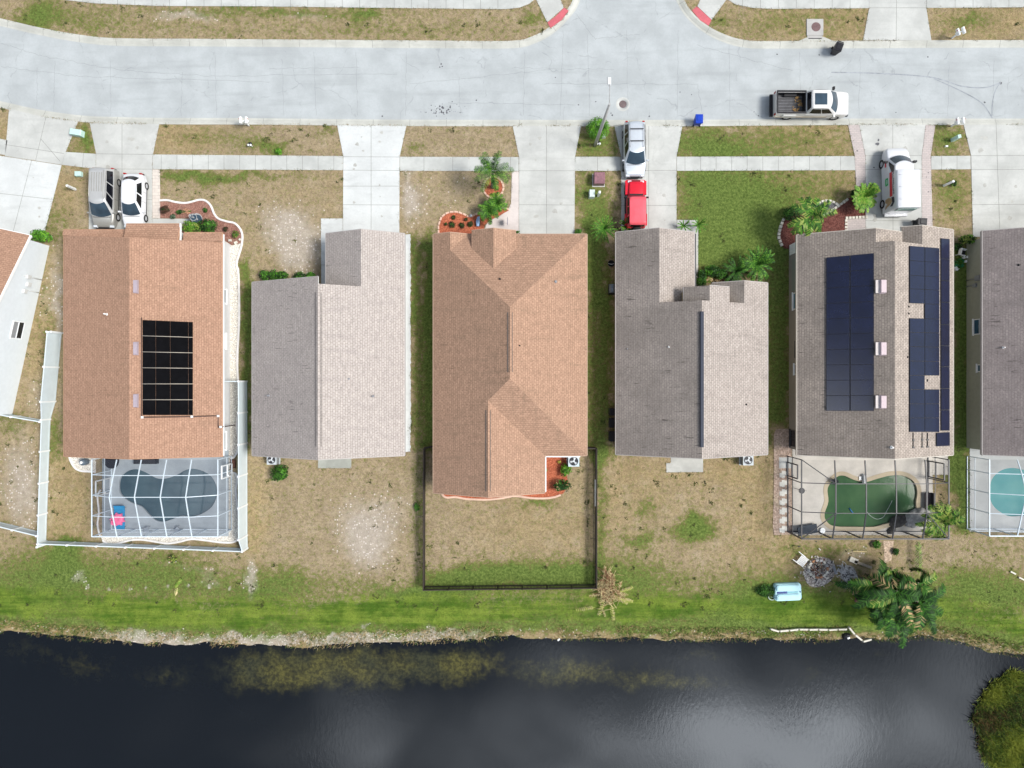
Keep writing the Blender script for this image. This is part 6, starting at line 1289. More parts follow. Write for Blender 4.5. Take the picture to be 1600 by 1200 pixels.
def frond(mb, base, az, el, L, droop, leaf, n, mats_i, w=.045, fold=.35, rach=.018, start=.12, mi_r=0, r=random):
    P = []; b = Vector(base); seg = 10; e = el; p = b.copy(); P.append(p.copy())
    for i in range(seg):
        e -= droop/seg*(.4+1.2*i/seg); p = p+Vector((math.cos(az)*math.cos(e), math.sin(az)*math.cos(e), math.sin(e)))*L/seg; p.z = max(p.z, .06); P.append(p.copy())
    mb.tube(P, [rach*(1-.8*i/seg) for i in range(seg+1)], 4, mi_r, cap=False)
    side = Vector((-math.sin(az), math.cos(az), 0))
    for i in range(n):
        s = start+(1-start)*i/n; k = min(seg-1, int(s*seg)); u = s*seg-k; q = P[k].lerp(P[k+1], u); d = (P[k+1]-P[k]).normalized(); up = side.cross(d); 
        ll = leaf*(math.sin(math.pi*(.12+.80*s))**.6)*r.uniform(.8, 1.1)
        for sg in (1, -1):
            dr = (side*sg*.85+d*.55-up*fold*sg*0+Vector((0, 0, -fold+r.uniform(-.15, .2)))).normalized(); tip = q+dr*ll; ww = d*w
            if tip.z < .03: tip.z = .03
            mb.add([q-ww*.5, q+ww*.5, q.lerp(tip, .55)+ww*.6, tip, q.lerp(tip, .55)-ww*.5], [(0, 1, 2, 3, 4)], r.choice(mats_i))
def palm(px, py, h, nf, L, leaf, label, mats, wi, nl=18, droop=1.4, el=(.2, 1.3), trunk_r=.12, base=None, group='palms in the front yards', name='palm_tree', w=.05, azr=None, seed=1, cat='palm tree', fold=.3):
    """px, py: photo pixel of the crown centre at height h"""
    r = random.Random(seed); X, Y, _ = W(px, py, h); bx, by = (W(*base)[:2] if base else (X, Y)); t = thing(name, label, cat, (bx, by, 0), group=group)
    m = MB(); n = 8; pts = [(bx+(X-bx)*(i/n)**1.3, by+(Y-by)*(i/n)**1.3, h*i/n) for i in range(n+1)]; m.tube(pts, [trunk_r*(1.25-.45*i/n) for i in range(n+1)], 10)
    for i in range(int(h/.14)):
        f = i/int(max(1, h/.14)); m.lathe((bx+(X-bx)*f**1.3, by+(Y-by)*f**1.3, h*f), [(trunk_r*(1.27-.45*f), 0), (trunk_r*(1.34-.45*f), .02), (trunk_r*(1.27-.45*f), .04)], 10)
    m.obj('trunk', M_BARK, t); m = MB()
    for i in range(nf):
        a = (azr[0]+(azr[1]-azr[0])*r.random()) if azr and r.random() < .8 else i*2.399+r.uniform(-.25, .25); e = el[0]+(el[1]-el[0])*((i*.618) % 1)
        frond(m, (X, Y, h), a, e, L*r.uniform(.8, 1.1), droop*r.uniform(.7, 1.15), leaf, nl, wi, w=w, r=r, mi_r=wi[0], fold=fold)
    m.obj('crown', mats, t); return t
ALLM = [M_DKGREEN, M_MIDGREEN, M_LTGREEN, M_YELGREEN, M_DRYLEAF, M_STRAW]
M_SHAG = flat('bright_shrub_leaf', (.07, .22, .012), .5, var=.3, scale=3); M_SHAG2 = flat('bright_shrub_leaf_two', (.13, .32, .02), .5, var=.3, scale=3)
# hedges and shrubs
shrub(63, 368, 1.0, .62, 1.2, 'bright green clipped shrub at the corner of the white walled house', [M_SHAG, M_MIDGREEN, M_SHAG2], (4, 3, 3), 700, .09)
shrub(299, 354, .95, .62, 1.2, 'yellow green shrub beside the tiered fountain', [M_LTGREEN, M_MIDGREEN, M_YELGREEN], (5, 3, 3), 550)
shrub(324, 353, 1.0, .68, 1.2, 'dark green shrub right of the fountain at the brown roof edge', [M_DKGREEN, M_MIDGREEN, M_SHAG], (5, 4, 1), 600)
shrub(257, 327, .42, .42, .7, 'bronze brown shrub in the bed corner by the cream pavers', [M_BRONZELEAF, M_DKGREEN], (5, 1), 300, .08)
shrub(270, 338, .3, .25, .4, 'small grey green plant low in the red bed', [M_DKGREEN, flat('grey_leaf', (.12, .17, .11), .7, var=.2)], (1, 2), 120, .07)
shrub(280, 331, .28, .22, .4, 'small olive plant beside the pale flowers', [M_DKGREEN, M_MIDGREEN], (2, 1), 120, .07)
shrub(292, 330, .5, .28, .25, 'low peach coloured flowers in the red bed', [flat('peach_petals', (.55, .30, .18), .7, var=.25), M_MIDGREEN], (3, 1), 130, .06, cat='flowers', name='flowers')
shrub(320, 328, .24, .24, .35, 'small blue green plant inside the wavy white curb', [M_DKGREEN, M_MIDGREEN], (1, 1), 90, .07)
shrub(352, 358, .25, .25, .5, 'thin bronze shrub in the right of the wavy bed', [M_BRONZELEAF, M_DKGREEN], (2, 1), 110, .06)
shrub(368, 366, .35, .38, .6, 'olive yellow shrub at the lower end of the wavy bed', [M_MIDGREEN, M_YELGREEN, M_BRONZELEAF], (3, 2, 1), 200, .07)
for k, (x, y, r_) in enumerate(((414, 430.5, .55), (429, 430, .5), (441, 430, .5))): shrub(x, y, r_*1.1, r_, .95, ('leftmost', 'middle', 'rightmost')[k]+' round green bush of the trio above the pale grey house', [M_MIDGREEN, M_SHAG, M_DKGREEN], (3, 2, 3), 300)
shrub(469, 432.5, .62, .45, .8, 'dark green bush left of the white path of the pale house', [M_DKGREEN, M_MIDGREEN], (3, 2), 300)
shrub(486, 431.5, .5, .42, .85, 'mid green bush touching the white path of the pale house', [M_MIDGREEN, M_SHAG], (3, 2), 260)
shrub(438, 741, .98, .86, 1.0, 'large feathery green bush in the back yard by an air conditioner', [M_MIDGREEN, M_DKGREEN, M_SHAG], (4, 4, 2), 1400, .08, up=.3, lump=.9)
shrub(435, 236, .34, .32, .4, 'tiny bright green bush on the verge above the sidewalk', [M_SHAG, M_SHAG2], (3, 1), 160, .07)
shrub(934.5, 200, 1.0, .98, 1.4, 'round bright green shrub at the foot of the street lamp', [M_SHAG, M_SHAG2, M_MIDGREEN], (5, 3, 2), 2200, .07, lump=.0, up=.35)
shrub(904, 362, .38, .3, .5, 'small green bush at the right end of the middle driveway', [M_MIDGREEN, M_SHAG], (2, 1), 170, .07)
shrub(809, 363, .2, .18, .4, 'tiny sprig of green at the left end of the middle driveway', [M_MIDGREEN], (1,), 60, .06)
for k, (x, y, r_, lb) in enumerate(((706, 351, .30, 'largest dark clump in the orange bed'), (722, 352, .27, 'second dark clump in the orange bed beside the largest'), (735, 350, .3, 'dark clump beside the blue white garden ornament'), (728, 343, .16, 'small dark plant above the clump near the ornament'), (697, 350, .14, 'tiny dark plant at the left rim of the orange bed'), (709, 340, .2, 'small reddish plant at the top of the orange bed'))):
    shrub(x, y, r_, r_, .35, lb, [M_DKGREEN, M_BRONZELEAF, M_MIDGREEN], (3, 2, 1), int(500*r_), .07, group='small plants in the orange bed')
for k, (x, y, lb) in enumerate(((778, 285, 'upper small plant inside the peach ring'), (777.5, 302, 'lower right small plant inside the peach ring'), (770, 304, 'lower left small plant inside the peach ring'))): shrub(x, y, .1, .1, .2, lb, [M_DKGREEN, M_BRONZELEAF], (1, 1), 30, .05, group='small plants in the orange bed')
shrub(884, 734, .55, .75, .9, 'loose yellow green shrub beside the air conditioner of the middle house', [M_MIDGREEN, M_LTGREEN, M_SHAG2, M_BRONZELEAF], (3, 3, 2, 1), 420, .10, up=.2, lump=.9)
shrub(879, 760, .9, .62, 1.2, 'dark open shrub at the corner of the orange mulch', [M_DKGREEN, M_MIDGREEN, M_DRYLEAF], (5, 2, 1), 420, .11, lump=1)
shrub(874, 722, .2, .16, .35, 'yellow flowering plant by the white gutter', [M_YELGREEN, flat('yellow_petals', (.60, .45, .08), .6, var=.2)], (1, 1), 50, .06)
shrub(853, 734, .16, .2, .35, 'yellow flowering plant against the side wall of the middle house', [M_YELGREEN, M_LTGREEN], (1, 1), 50, .06)
shrub(743, 774, .3, .2, .4, 'grey green plant spilling over the peach curb', [M_DKGREEN, flat('grey_leaf', (.12, .17, .11), .7)], (1, 1), 120, .06)
shrub(1095, 437, .5, 1.0, 1.2, 'dark hedge along the path of the grey house', [M_DKGREEN, M_MIDGREEN], (4, 3), 650, .09)
shrub(1113, 424, .85, .6, 1.0, 'dark green bush in the corner bed of the grey house', [M_DKGREEN, M_MIDGREEN, M_SHAG], (4, 4, 1), 520, .09)
shrub(1127, 427, .7, .55, .95, 'mid green bush beside the fan leaved palm', [M_MIDGREEN, M_DKGREEN, M_SHAG], (4, 3, 1), 420, .09)
shrub(1108, 436, .35, .4, .5, 'yellow leaved plant in the bed of the grey house', [M_YELGREEN, M_DRYLEAF, M_STRAW], (3, 2, 1), 150, .09)
shrub(1121, 439, .45, .35, .45, 'orange brown plant touching the small gable', [M_DRYLEAF, M_BRONZELEAF], (3, 1), 170, .09)
shrub(1143, 436, .9, .5, .7, 'very dark low shrub between the bushes and the fan palm', [M_DKGREEN, M_BRONZELEAF], (4, 1), 380, .09)
shrub(1239, 333, .95, .72, 1.0, 'rounded dark green bush at the tip of the dark red bed', [M_DKGREEN, M_MIDGREEN], (5, 2), 800, .08, lump=.3)
shrub(1337, 304, .55, .5, .7, 'dark shrub behind the spiky cycad', [M_DKGREEN, M_MIDGREEN], (4, 1), 280, .09)
shrub(1512, 373, .85, .5, 1.4, 'yellow green shrub at the corner of the khaki wall', [M_YELGREEN, M_DKGREEN, M_LTGREEN], (3, 3, 2), 480, .10)
shrub(1497, 386, .45, .4, .6, 'olive green bush above the white chair by the khaki wall', [M_DKGREEN, M_MIDGREEN], (3, 2), 220, .09)
shrub(1500, 412, .5, .55, .5, 'clump of bright green pots and leaves by the khaki wall', [M_MIDGREEN, M_SHAG, flat('sea_green_leaf', (.02, .20, .09), .5)], (2, 1, 2), 300, .10)
shrub(1491, 286, .24, .34, .5, 'dark green bush beside a white pipe on the narrow lawn', [M_DKGREEN, M_MIDGREEN], (3, 2), 170, .07)
shrub(1370, 851, .42, .42, .5, 'bright green weed clump below the black framed cage', [M_MIDGREEN, M_SHAG], (2, 1), 260, .08)
shrub(1400, 862, .28, .36, .4, 'dark weed clump right of the sandy path', [M_DKGREEN, M_MIDGREEN], (2, 1), 160, .08)
shrub(270, 874, .42, .36, .7, 'yellowish shrub below the low white fence', [M_YELGREEN, M_DKGREEN, M_DRYLEAF], (3, 2, 1), 260, .08)
shrub(1196, 925, 1.0, .75, .5, 'dark leafy bank growth left of the pale blue boat', [M_DKGREEN, M_MIDGREEN], (3, 2), 800, .08, lump=.9)
shrub(651, 792, .3, .4, .4, 'green weed clump at the left side of the dark picket fence', [M_MIDGREEN, M_SHAG], (2, 1), 150, .07)
# palms
palm(770, 269, 3.1, 15, 1.85, .42, 'feathery green palm in the peach ring by the sidewalk', ALLM, [1, 1, 0, 2], 22, 1.6, (.1, 1.3), .13, base=(770, 293), seed=2, w=.04)
palm(776, 318, 1.0, 12, 1.0, .3, 'small green palm below the peach ring', ALLM, [1, 2, 1], 14, 1.3, (.3, 1.3), .06, seed=3, w=.05)
palm(763, 331, 1.0, 13, 1.05, .3, 'small green palm at the curve of the pink path', ALLM, [1, 2, 1, 0], 14, 1.3, (.3, 1.3), .06, seed=4, w=.05)
palm(1267, 340, 3.0, 17, 1.95, .48, 'tall palm with yellow green fronds over the dark red bed', ALLM, [1, 2, 1, 3, 0], 22, 1.7, (.0, 1.2), .14, base=(1258, 352), seed=5, w=.065)
palm(1350, 308, 1.0, 44, 1.35, .22, 'round spiky bright green cycad beside the white van', ALLM, [2, 2, 1, 3], 22, .8, (.0, 1.3), .2, seed=6, w=.05, name='cycad', cat='cycad', fold=.05)
palm(1182, 414, 1.1, 62, 1.75, .15, 'large arching green plant at the front of the grey house', ALLM, [1, 1, 2, 0], 14, 1.5, (.2, 1.3), .15, seed=7, w=.07, name='arching_plant', cat='plant', fold=.1)
palm(1150, 424, .8, 22, 1.5, .14, 'smaller arching plant left of the large one', ALLM, [0, 1, 1], 12, 1.4, (.2, 1.2), .1, seed=8, w=.07, name='arching_plant', cat='plant', fold=.1)
palm(944, 358, .9, 30, 1.3, .1, 'spiky green clump at the left front corner of the grey house', ALLM, [1, 1, 2], 10, 1.2, (.2, 1.3), .08, seed=9, w=.08, name='arching_plant', cat='plant', fold=.05)
palm(979, 353, .7, 18, .8, .1, 'green and reddish rosette plant beside the red car', [*ALLM[:3], M_BRONZELEAF, *ALLM[4:]], [1, 1, 3, 2], 8, 1.0, (.3, 1.3), .06, seed=10, w=.09, name='rosette_plant', cat='plant', fold=.05)
palm(1068, 353, .5, 10, .75, .08, 'pale green agave at the end of the grey house driveway', ALLM, [1, 2], 8, .7, (.3, 1.2), .05, seed=11, w=.08, name='agave', cat='agave', fold=0, group='agaves by the grey house')
palm(1091, 351, .5, 11, .85, .09, 'larger agave on the corner of the concrete path', ALLM, [1, 2], 8, .7, (.3, 1.2), .05, seed=12, w=.08, name='agave', cat='agave', fold=0, group='agaves by the grey house')
palm(1469, 816, 2.6, 46, 2.0, .34, 'yellow green feathery palm clump against the black framed cage', ALLM, [3, 1, 3, 0, 2], 18, 1.8, (-.1, 1.3), .12, base=(1461, 808), seed=13, w=.07)
# big palm by the pond: several leaning stems, live and dead fronds
r_ = random.Random(5)
t = thing('palm_tree', 'huge sprawling palm clump leaning over the pond bank', 'palm tree', W(1352, 905), group='palms by the pond')
heads = [(1402, 925, 5.0), (1436, 912, 4.6), (1382, 942, 4.2), (1436, 940, 4.6), (1404, 960, 3.4), (1366, 915, 4.0)]
m = MB()
for hx, hy, hz in heads:
    a = Vector(W(1350+r_.uniform(-6, 10), 903+r_.uniform(-5, 8))); b_ = Vector(W(hx, hy, hz)); m.tube([a, a.lerp(b_, .35)+Vector((0, 0, .5)), a.lerp(b_, .7)+Vector((0, 0, .35)), b_], [.16, .13, .11, .09], 8)
m.obj('trunk', M_BARK, t); m = MB(); md = MB()
for k, (hx, hy, hz) in enumerate(heads):
    c = W(hx, hy, hz)
    for i in range(27):
        a = -1.0+r_.gauss(0, 1.15) if r_.random() < .85 else r_.uniform(0, 6.28); dead = r_.random() < .03
        frond(md if dead else m, c, a, r_.uniform(-.5, .8), r_.uniform(1.7, 3.1), r_.uniform(1.2, 2.3), r_.uniform(.45, .68), 40, [[0, 0, 0, 1], [0, 0, 1], [1, 1, 3], [0, 0, 1], [0, 1, 4]][i % 5] if not dead else [4, 5, 4], w=.06, r=r_, mi_r=1 if not dead else 4, fold=.2, rach=.03)
    for i in range(5):
        a = r_.uniform(1.8, 4.4); frond(md, (c[0], c[1], c[2]-.4), a, r_.uniform(-1.1, -.3), r_.uniform(1.4, 2.2), .8, .3, 12, [4, 0, 0, 4], w=.04, r=r_, mi_r=4, rach=.025)
m.obj('crown', ALLM, t); md.obj('dead_fronds', ALLM, t)
def frondthing(px, py, az, L, label, mi, z=.35, leaf=.35, mirr=3, grp='fallen fronds on the grass', el=.15):
    m = MB(); frond(m, W(px, py, z), az, el, L, .3, leaf, 20, mi, w=.06, mi_r=mirr, r=random.Random(int(px)), rach=.025); return tag(m.obj('palm_frond', ALLM), label, 'palm frond', grp)
frondthing(1436, 900, math.radians(92), 2.9, 'long green frond standing up towards the black cage', [1, 0, 2], .5, .5, 3)
frondthing(1405, 888, math.radians(215), 1.2, 'short green frond at the top of the palm clump', [1, 3], .4, .3)
frondthing(272, 920, math.radians(55), 1.0, 'yellow frond lying on the bank below the low white fence', [3, 3, 2], .1, .25)
frondthing(273, 932, math.radians(75), .7, 'small yellow frond tip lower on the bank', [3, 5], .1, .2)
# heap of dead fronds by the fence corner
m = MB(); rr = random.Random(9)
for i in range(130):
    cx, cy = rr.gauss(949, 8), rr.gauss(921, 14); a = rr.uniform(0, 6.28); L = rr.uniform(.5, 1.5); p = Vector(W(cx, cy, rr.uniform(.05, .55))); d = Vector((math.cos(a), math.sin(a), rr.uniform(-.25, .25)))*L*.5; q = [p-d, p+Vector((0, 0, .08)), p+d]
    for v in q: v.z = max(v.z, .03)
    m.tube(q, [.022, .02, .008], 4, rr.choice([0, 1, 1, 2]))
    if rr.random() < .35: frond(m, p, a, .1, L, .4, .22, 8, [1, 2], w=.04, r=rr, mi_r=1)
for cx, cy, a, L in ((945, 935, -1.9, 1.6), (960, 930, -.6, 1.4), (967, 925, .3, 1.3), (930, 949, 3.3, 1.7), (955, 945, -1.4, 1.4), (968, 936, -.2, 1.2)): frond(m, W(cx, cy, .3), a, .1, L, .4, .28, 9, [1, 3], w=.05, r=rr, mi_r=3)
tag(m.obj('dead_frond_heap', [M_DRYLEAF, M_STRAW, flat('red_brown_twig', (.22, .11, .06), .9, var=.2), flat('yellowing_leaf', (.42, .42, .12), .8, var=.2)]), 'heap of dry straw coloured palm fronds at the fence corner', 'palm fronds')
# ================================================================ STREET FURNITURE
t = thing('street_lamp', 'tall grey street lamp standing in the verge by the round shrub', 'street lamp', W(930, 227)); x, y, _ = W(930, 227)
m = MB(); m.tube([(x, y, 0), (x, y, 4), (x, y, 8.4)], [.15, .12, .085], 12); m.obj('pole', M_GALV, t); m = MB(); m.tube([(x, y, 8.3), (x-.02, y+.6, 8.65), (x-.05, y+1.3, 8.7)], .03, 8); m.obj('arm', M_GALV, t)
m = MB(); m.box((x-.05, y+1.5, 8.68), (.26, .6, .12), taper=.8); m.obj('lamp_head', flat('pale_lamp_housing', (.7, .72, .72), .4, var=.05), t)
def mailbox(px, py, label, ang=0.0):
    X, Y, _ = W(px, py); t = thing('twin_mailbox', label, 'mailbox', (X, Y, 0), ang, group='white twin mailboxes at the kerb'); m = MB(); m.box((0, 0, .52), (.1, .1, 1.04)); m.box((0, 0, 1.02), (.72, .09, .08)); m.obj('post', M_WHITE, t, world=False)
    for s in (-1, 1):
        m = MB(); n = 8; sec = [(-.10, 0), (.10, 0), (.10, .14)]+[(.10*math.cos(a), .14+.09*math.sin(a)) for a in np.linspace(.3, 2.84, 6)]+[(-.10, .14)]
        k = len(sec); vs = [(s*.23+a, yy, 1.08+b) for yy in (-.26, .26) for a, b in sec]; m.add(vs, [tuple(range(k)), tuple(range(2*k-1, k-1, -1))]+[(i, k+i, k+(i+1) % k, (i+1) % k) for i in range(k)]); o = m.obj('letter_box', M_WPAINT, t, world=False); fixup(o)
        q = MB(); q.box((s*.23+s*.115, .1, 1.25), (.012, .05, .14)); q.obj('flag', flat('red_flag', (.5, .03, .03), .5), o, world=False)
    return t
mailbox(389, 196.5, 'white twin mailbox on the kerb of the pale grey house'); mailbox(1487, 60, 'white twin mailbox on the far side of the street', .3); mailbox(1486, 197.5, 'white twin mailbox on the near kerb right of the van', .1)
def bin_(px, py, label, rz, mat, lid, op=False):
    X, Y, _ = W(px, py); t = thing('wheelie_bin', label, 'bin', (X, Y, -.1 if py < 195 and py > 60 else .03), rz, group='wheeled bins'); m = MB()
    b0, b1, h = (.22, .25), (.29, .34), 1.0; vs = [(sx*b0[0], sy*b0[1], .06) for sx, sy in ((-1, -1), (1, -1), (1, 1), (-1, 1))]+[(sx*b1[0], sy*b1[1], h) for sx, sy in ((-1, -1), (1, -1), (1, 1), (-1, 1))]
    m.add(vs, [(3, 2, 1, 0), (4, 5, 6, 7), (0, 1, 5, 4), (1, 2, 6, 5), (2, 3, 7, 6), (3, 0, 4, 7)]); m.box((0, .33, .96), (.6, .06, .06)); m.obj('body', mat, t, world=False)
    m = MB(); m.box((0, -.01, 1.03), (.62, .72, .05), taper=.92); m.box((0, -.02, 1.07), (.44, .5, .04), taper=.8); m.box((0, .38, 1.05), (.5, .05, .05)); m.obj('lid', lid, t, world=False)
    for s in (-1, 1): m = MB(); m.cyl((s*.27, .26, .12), .11, .06, 14, axis='x'); m.obj('wheel', M_TYRE, t, world=False)
bin_(1303, 81, 'black wheeled bin leaning open beside the storm drain', -.35, M_BLKP, M_BLKP); bin_(1088, 192, 'blue wheeled recycling bin standing in the gutter', math.pi, M_BLUEP, M_BLUEP); bin_(1430, 351, 'black wheeled bin behind the white van', 1.5, M_BLKP, M_BLKP)
t = thing('storm_drain', 'square concrete storm drain box with round rusty lid', 'storm drain', W(1273, 43)); X, Y, _ = W(1273, 43)
m = MB(); m.box((X, Y, .0), (1.38, 1.36, .14)); m.box((X, Y-.78, -.02), (1.25, .22, .1)); m.obj('concrete_top', concrete('drain_concrete', (.42, .41, .39), .2, 0), t); m = MB(); m.cyl((X+.08, Y+.02, .07), .38, .012, 28); m.obj('lid', flat('rusty_iron2', (.16, .10, .10), .7, .2, var=.2, scale=12, bmp=.4), t)
m = MB(); m.box((X+.02, Y-.92, -.03), (1.1, .07, .10)); m.obj('drain_slot', M_BLACK, t)
m = MB(); m.add([(*W(1248, 64)[:2], .016), (*W(1263, 57.5)[:2], .016), (*W(1286, 57.5)[:2], .016), (*W(1302, 64)[:2], .016)][::-1], [(0, 1, 2, 3)]); m.add([(*W(1253, 74)[:2], -.085), (*W(1267, 62)[:2], .02), (*W(1281, 62)[:2], .02), (*W(1297, 74)[:2], -.085)][::-1], [(0, 1, 2, 3)]); m.obj('concrete_apron', M_KERB, t)
def ubox(px, py, dims, label, mat, rz=0, z=0, name='utility_box', lid=None, pad=True):
    X, Y, _ = W(px, py); t = thing(name, label, 'utility box', (X, Y, 0), rz, group='utility boxes in the verges'); m = MB(); m.box((0, 0, dims[2]/2), dims, taper=.94); m.obj('cabinet', mat, t, world=False)
    m = MB(); m.box((0, 0, dims[2]+.02), (dims[0]*1.0, dims[1]*1.0, .05), taper=.9); m.obj('lid', lid or mat, t, world=False)
    if pad: m = MB(); m.box((0, 0, .02), (dims[0]*1.15, dims[1]*1.15, .06)); m.obj('base_pad', M_CONC, t, world=False)
ubox(123.5, 209.5, (.95, .5, .5), 'mint green transformer box between two driveways', M_MINT, -.15, pad=False); ubox(125, 273, (.52, .40, .3), 'small mint box in the yard left of the minivan', M_MINT, 0, pad=False)
ubox(935, 282, (.9, .95, .75), 'large dull maroon utility box on a concrete pad', flat('maroon_brown_enamel', (.24, .16, .15), .6, var=.1), 0, lid=flat('rust_maroon', (.24, .12, .14), .7, var=.3, scale=5)); ubox(924, 305, (.45, .62, .6), 'pale grey green box left of the slim white post', flat('pale_grey_green', (.55, .64, .60), .5, var=.05), 0, pad=False)
ubox(934.5, 306, (.18, .22, 1.1), 'slim white post beside the pale box', M_WHITE, 0, pad=False); ubox(118, 296, (.16, .16, 1.1), 'slim white post leaning in the yard left of the minivan', M_WHITE, .3, pad=False); ubox(1488, 219, (.28, .28, .9), 'pale green post between mailbox and sidewalk', M_MINT, .2, pad=False); ubox(1475, 290, (.18, .18, 1.2), 'slim white pipe beside the dark little bush', M_WHITE, .4, pad=False); ubox(1478, 229, (.22, .12, .1), 'flat white lid in the grass near the sidewalk', M_WHITE, 0, pad=False)
ubox(943, 214, (.28, .28, .35), 'white block beside the round green shrub', M_WHITE, 0, pad=False)
def yardlight(px, py, label):
    X, Y, _ = W(px, py); t = thing('water_meter_post', label, 'post', (X, Y, 0), group='little twin topped posts'); m = MB(); m.box((0, .12, .12), (.24, .2, .24)); m.obj('base', M_BLKP, t, world=False)
    for s in (-1, 1): m = MB(); m.lathe((s*.1, -.03, 0), [(.05, 0), (.05, .28), (.09, .3), (.085, .36), (0, .39)], 12); m.obj('white_cap', M_WHITE, t, world=False)
yardlight(392, 228, 'two white caps beside a black box on the verge'); yardlight(934.5, 226, 'two white caps at the foot of the street lamp')
# ================================================================ YARD THINGS
def acunit(px, py, label, s=.85, h=.8, mat=None):
    X, Y, _ = W(px, py, h); t = thing('air_conditioner', label, 'air conditioner', (X, Y, 0), group='outdoor air conditioning units'); m = MB(); m.box((0, 0, h/2+.04), (s, s, h))
    for i in range(7):
        for q in (0, 1): m.box((0, 0, .18+i*.085), (s+.014, s+.014, .02))
    m.box((0, 0, .03), (s*1.15, s*1.15, .06)); m.obj('casing', mat or flat('beige_grey_casing', (.46, .50, .52), .5, var=.06), t, world=False)
    m = MB(); m.cyl((0, 0, h+.04), s*.41, .015, 26); m.obj('fan_well', M_BLKP, t, world=False)
    m = MB()
    for k in range(3):
        a = k*2.094+.5; m.add([(math.cos(a)*.05, math.sin(a)*.05, h+.062), (math.cos(a+.45)*s*.34, math.sin(a+.45)*s*.34, h+.062), (math.cos(a+1.15)*s*.34, math.sin(a+1.15)*s*.34, h+.09), (math.cos(a+1.2)*.06, math.sin(a+1.2)*.06, h+.09)], [(0, 1, 2, 3)])
    m.cyl((0, 0, h+.05), s*.09, .04, 12); m.obj('fan', flat('pale_fan', (.6, .64, .66), .4, var=.05), t, world=False)
    m = MB()
    for rr_ in (.38, .26, .14): m.tube([(math.cos(a)*s*rr_, math.sin(a)*s*rr_, h+.11) for a in np.linspace(0, 2*math.pi, 22)], .007, 4)
    m.obj('fan_guard', M_GREYM, t, world=False); return t
acunit(424.5, 718.5, 'air conditioner at the left back corner of the pale grey house', .78); acunit(1169, 719, 'air conditioner behind the grey house with the black ridge', .85); acunit(896.5, 720.5, 'pale air conditioner beside the orange mulch', .9, mat=flat('pale_blue_casing', (.52, .60, .64), .45, var=.05))
# pool pump
t = thing('pool_pump', 'dark pool pump and filter at the corner of the white cage', 'pool pump', W(136, 721)); X, Y, _ = W(136, 721)
m = MB(); m.lathe((X, Y, 0), [(.25, 0), (.28, .1), (.28, .6), (.2, .75), (0, .8)], 18); m.obj('filter_tank', flat('grey_blue_tank', (.10, .13, .16), .4, var=.1), t); m = MB(); m.lathe((X, Y, .78), [(.12, 0), (.12, .06), (0, .08)], 12); m.obj('lid', M_WHITE, t); m = MB(); m.tube([(X+.3, Y, .2), (X+.6, Y+.05, .2), (X+.6, Y+.3, .2)], .04, 6); m.obj('pipe', M_WHITE, t)
# fountain
t = thing('fountain', 'three tiered grey stone fountain in the wavy bed', 'fountain', W(309.5, 343.5)); X, Y, _ = W(309.5, 343.5); FM = flat('grey_cast_stone', (.42, .43, .44), .8, var=.12, scale=6)
for nm, z, r in (('basin', 0, .48), ('upper_bowl', .62, .30), ('top_bowl', 1.05, .17)):
    m = MB(); m.lathe((X, Y, z), [(r*.25, 0), (r*.5, .06), (r*.95, .20), (r, .26), (r*.90, .26), (r*.82, .17), (0, .13)], 26); m.obj(nm, FM, t)
    m = MB(); m.cyl((X, Y, z+.19), r*.8, .005, 22); m.obj('water', flat('dark_still_water', (.04, .07, .10), .05, var=.1, spec=.6), t)
m = MB(); m.lathe((X, Y, .1), [(.1, 0), (.06, .3), (.09, .52), (.05, .8), (.04, 1.15), (.07, 1.25), (0, 1.32)], 14); m.obj('column', FM, t)
# garden ornament and flag
t = thing('garden_ornament', 'blue and white fish shaped ornament in the orange bed', 'ornament', W(748, 347)); X, Y, _ = W(748, 347)
m = MB(); m.add([(X-.16, Y-.40, .3), (X-.22, Y, .3), (X-.1, Y+.36, .3), (X+.1, Y+.42, .3), (X+.06, Y, .46), (X+.14, Y-.42, .3), (X, Y, .08)], [(0, 4, 1), (1, 4, 2), (2, 4, 3), (3, 4, 5), (5, 4, 0), (1, 6, 0), (2, 6, 1), (3, 6, 2), (5, 6, 3), (0, 6, 5)]); o = m.obj('figure', flat('sky_blue_glaze', (.28, .42, .62), .3, var=.4, scale=5), t); fixup(o)
m = MB(); m.tube([(X, Y, 0), (X, Y, .15)], .05, 6); m.box((X+.11, Y-.2, .36), (.05, .5, .05)); m.obj('base', M_BLKP, t)
t = thing('garden_flag', 'narrow blue garden flag on the pink path', 'flag', W(793, 349)); X, Y, _ = W(793, 349); m = MB(); m.tube([(X, Y, 0), (X, Y, 1.1)], .012, 5); m.tube([(X, Y+.3, 1.08), (X, Y-.3, 1.08)], .01, 5); m.obj('pole', M_BLACK, t); m = MB(); m.box((X, Y, .75), (.03, .48, .6)); m.obj('cloth', flat('navy_cloth', (.03, .06, .28), .8, var=.4, scale=8), t)
m = MB(); X, Y, _ = W(736, 338); m.lathe((X, Y, 0), [(.1, 0), (.13, .25), (.1, .3), (0, .3)], 12); tag(m.obj('plant_pot', M_GREYM), 'small grey pot on the peach edging', 'pot')
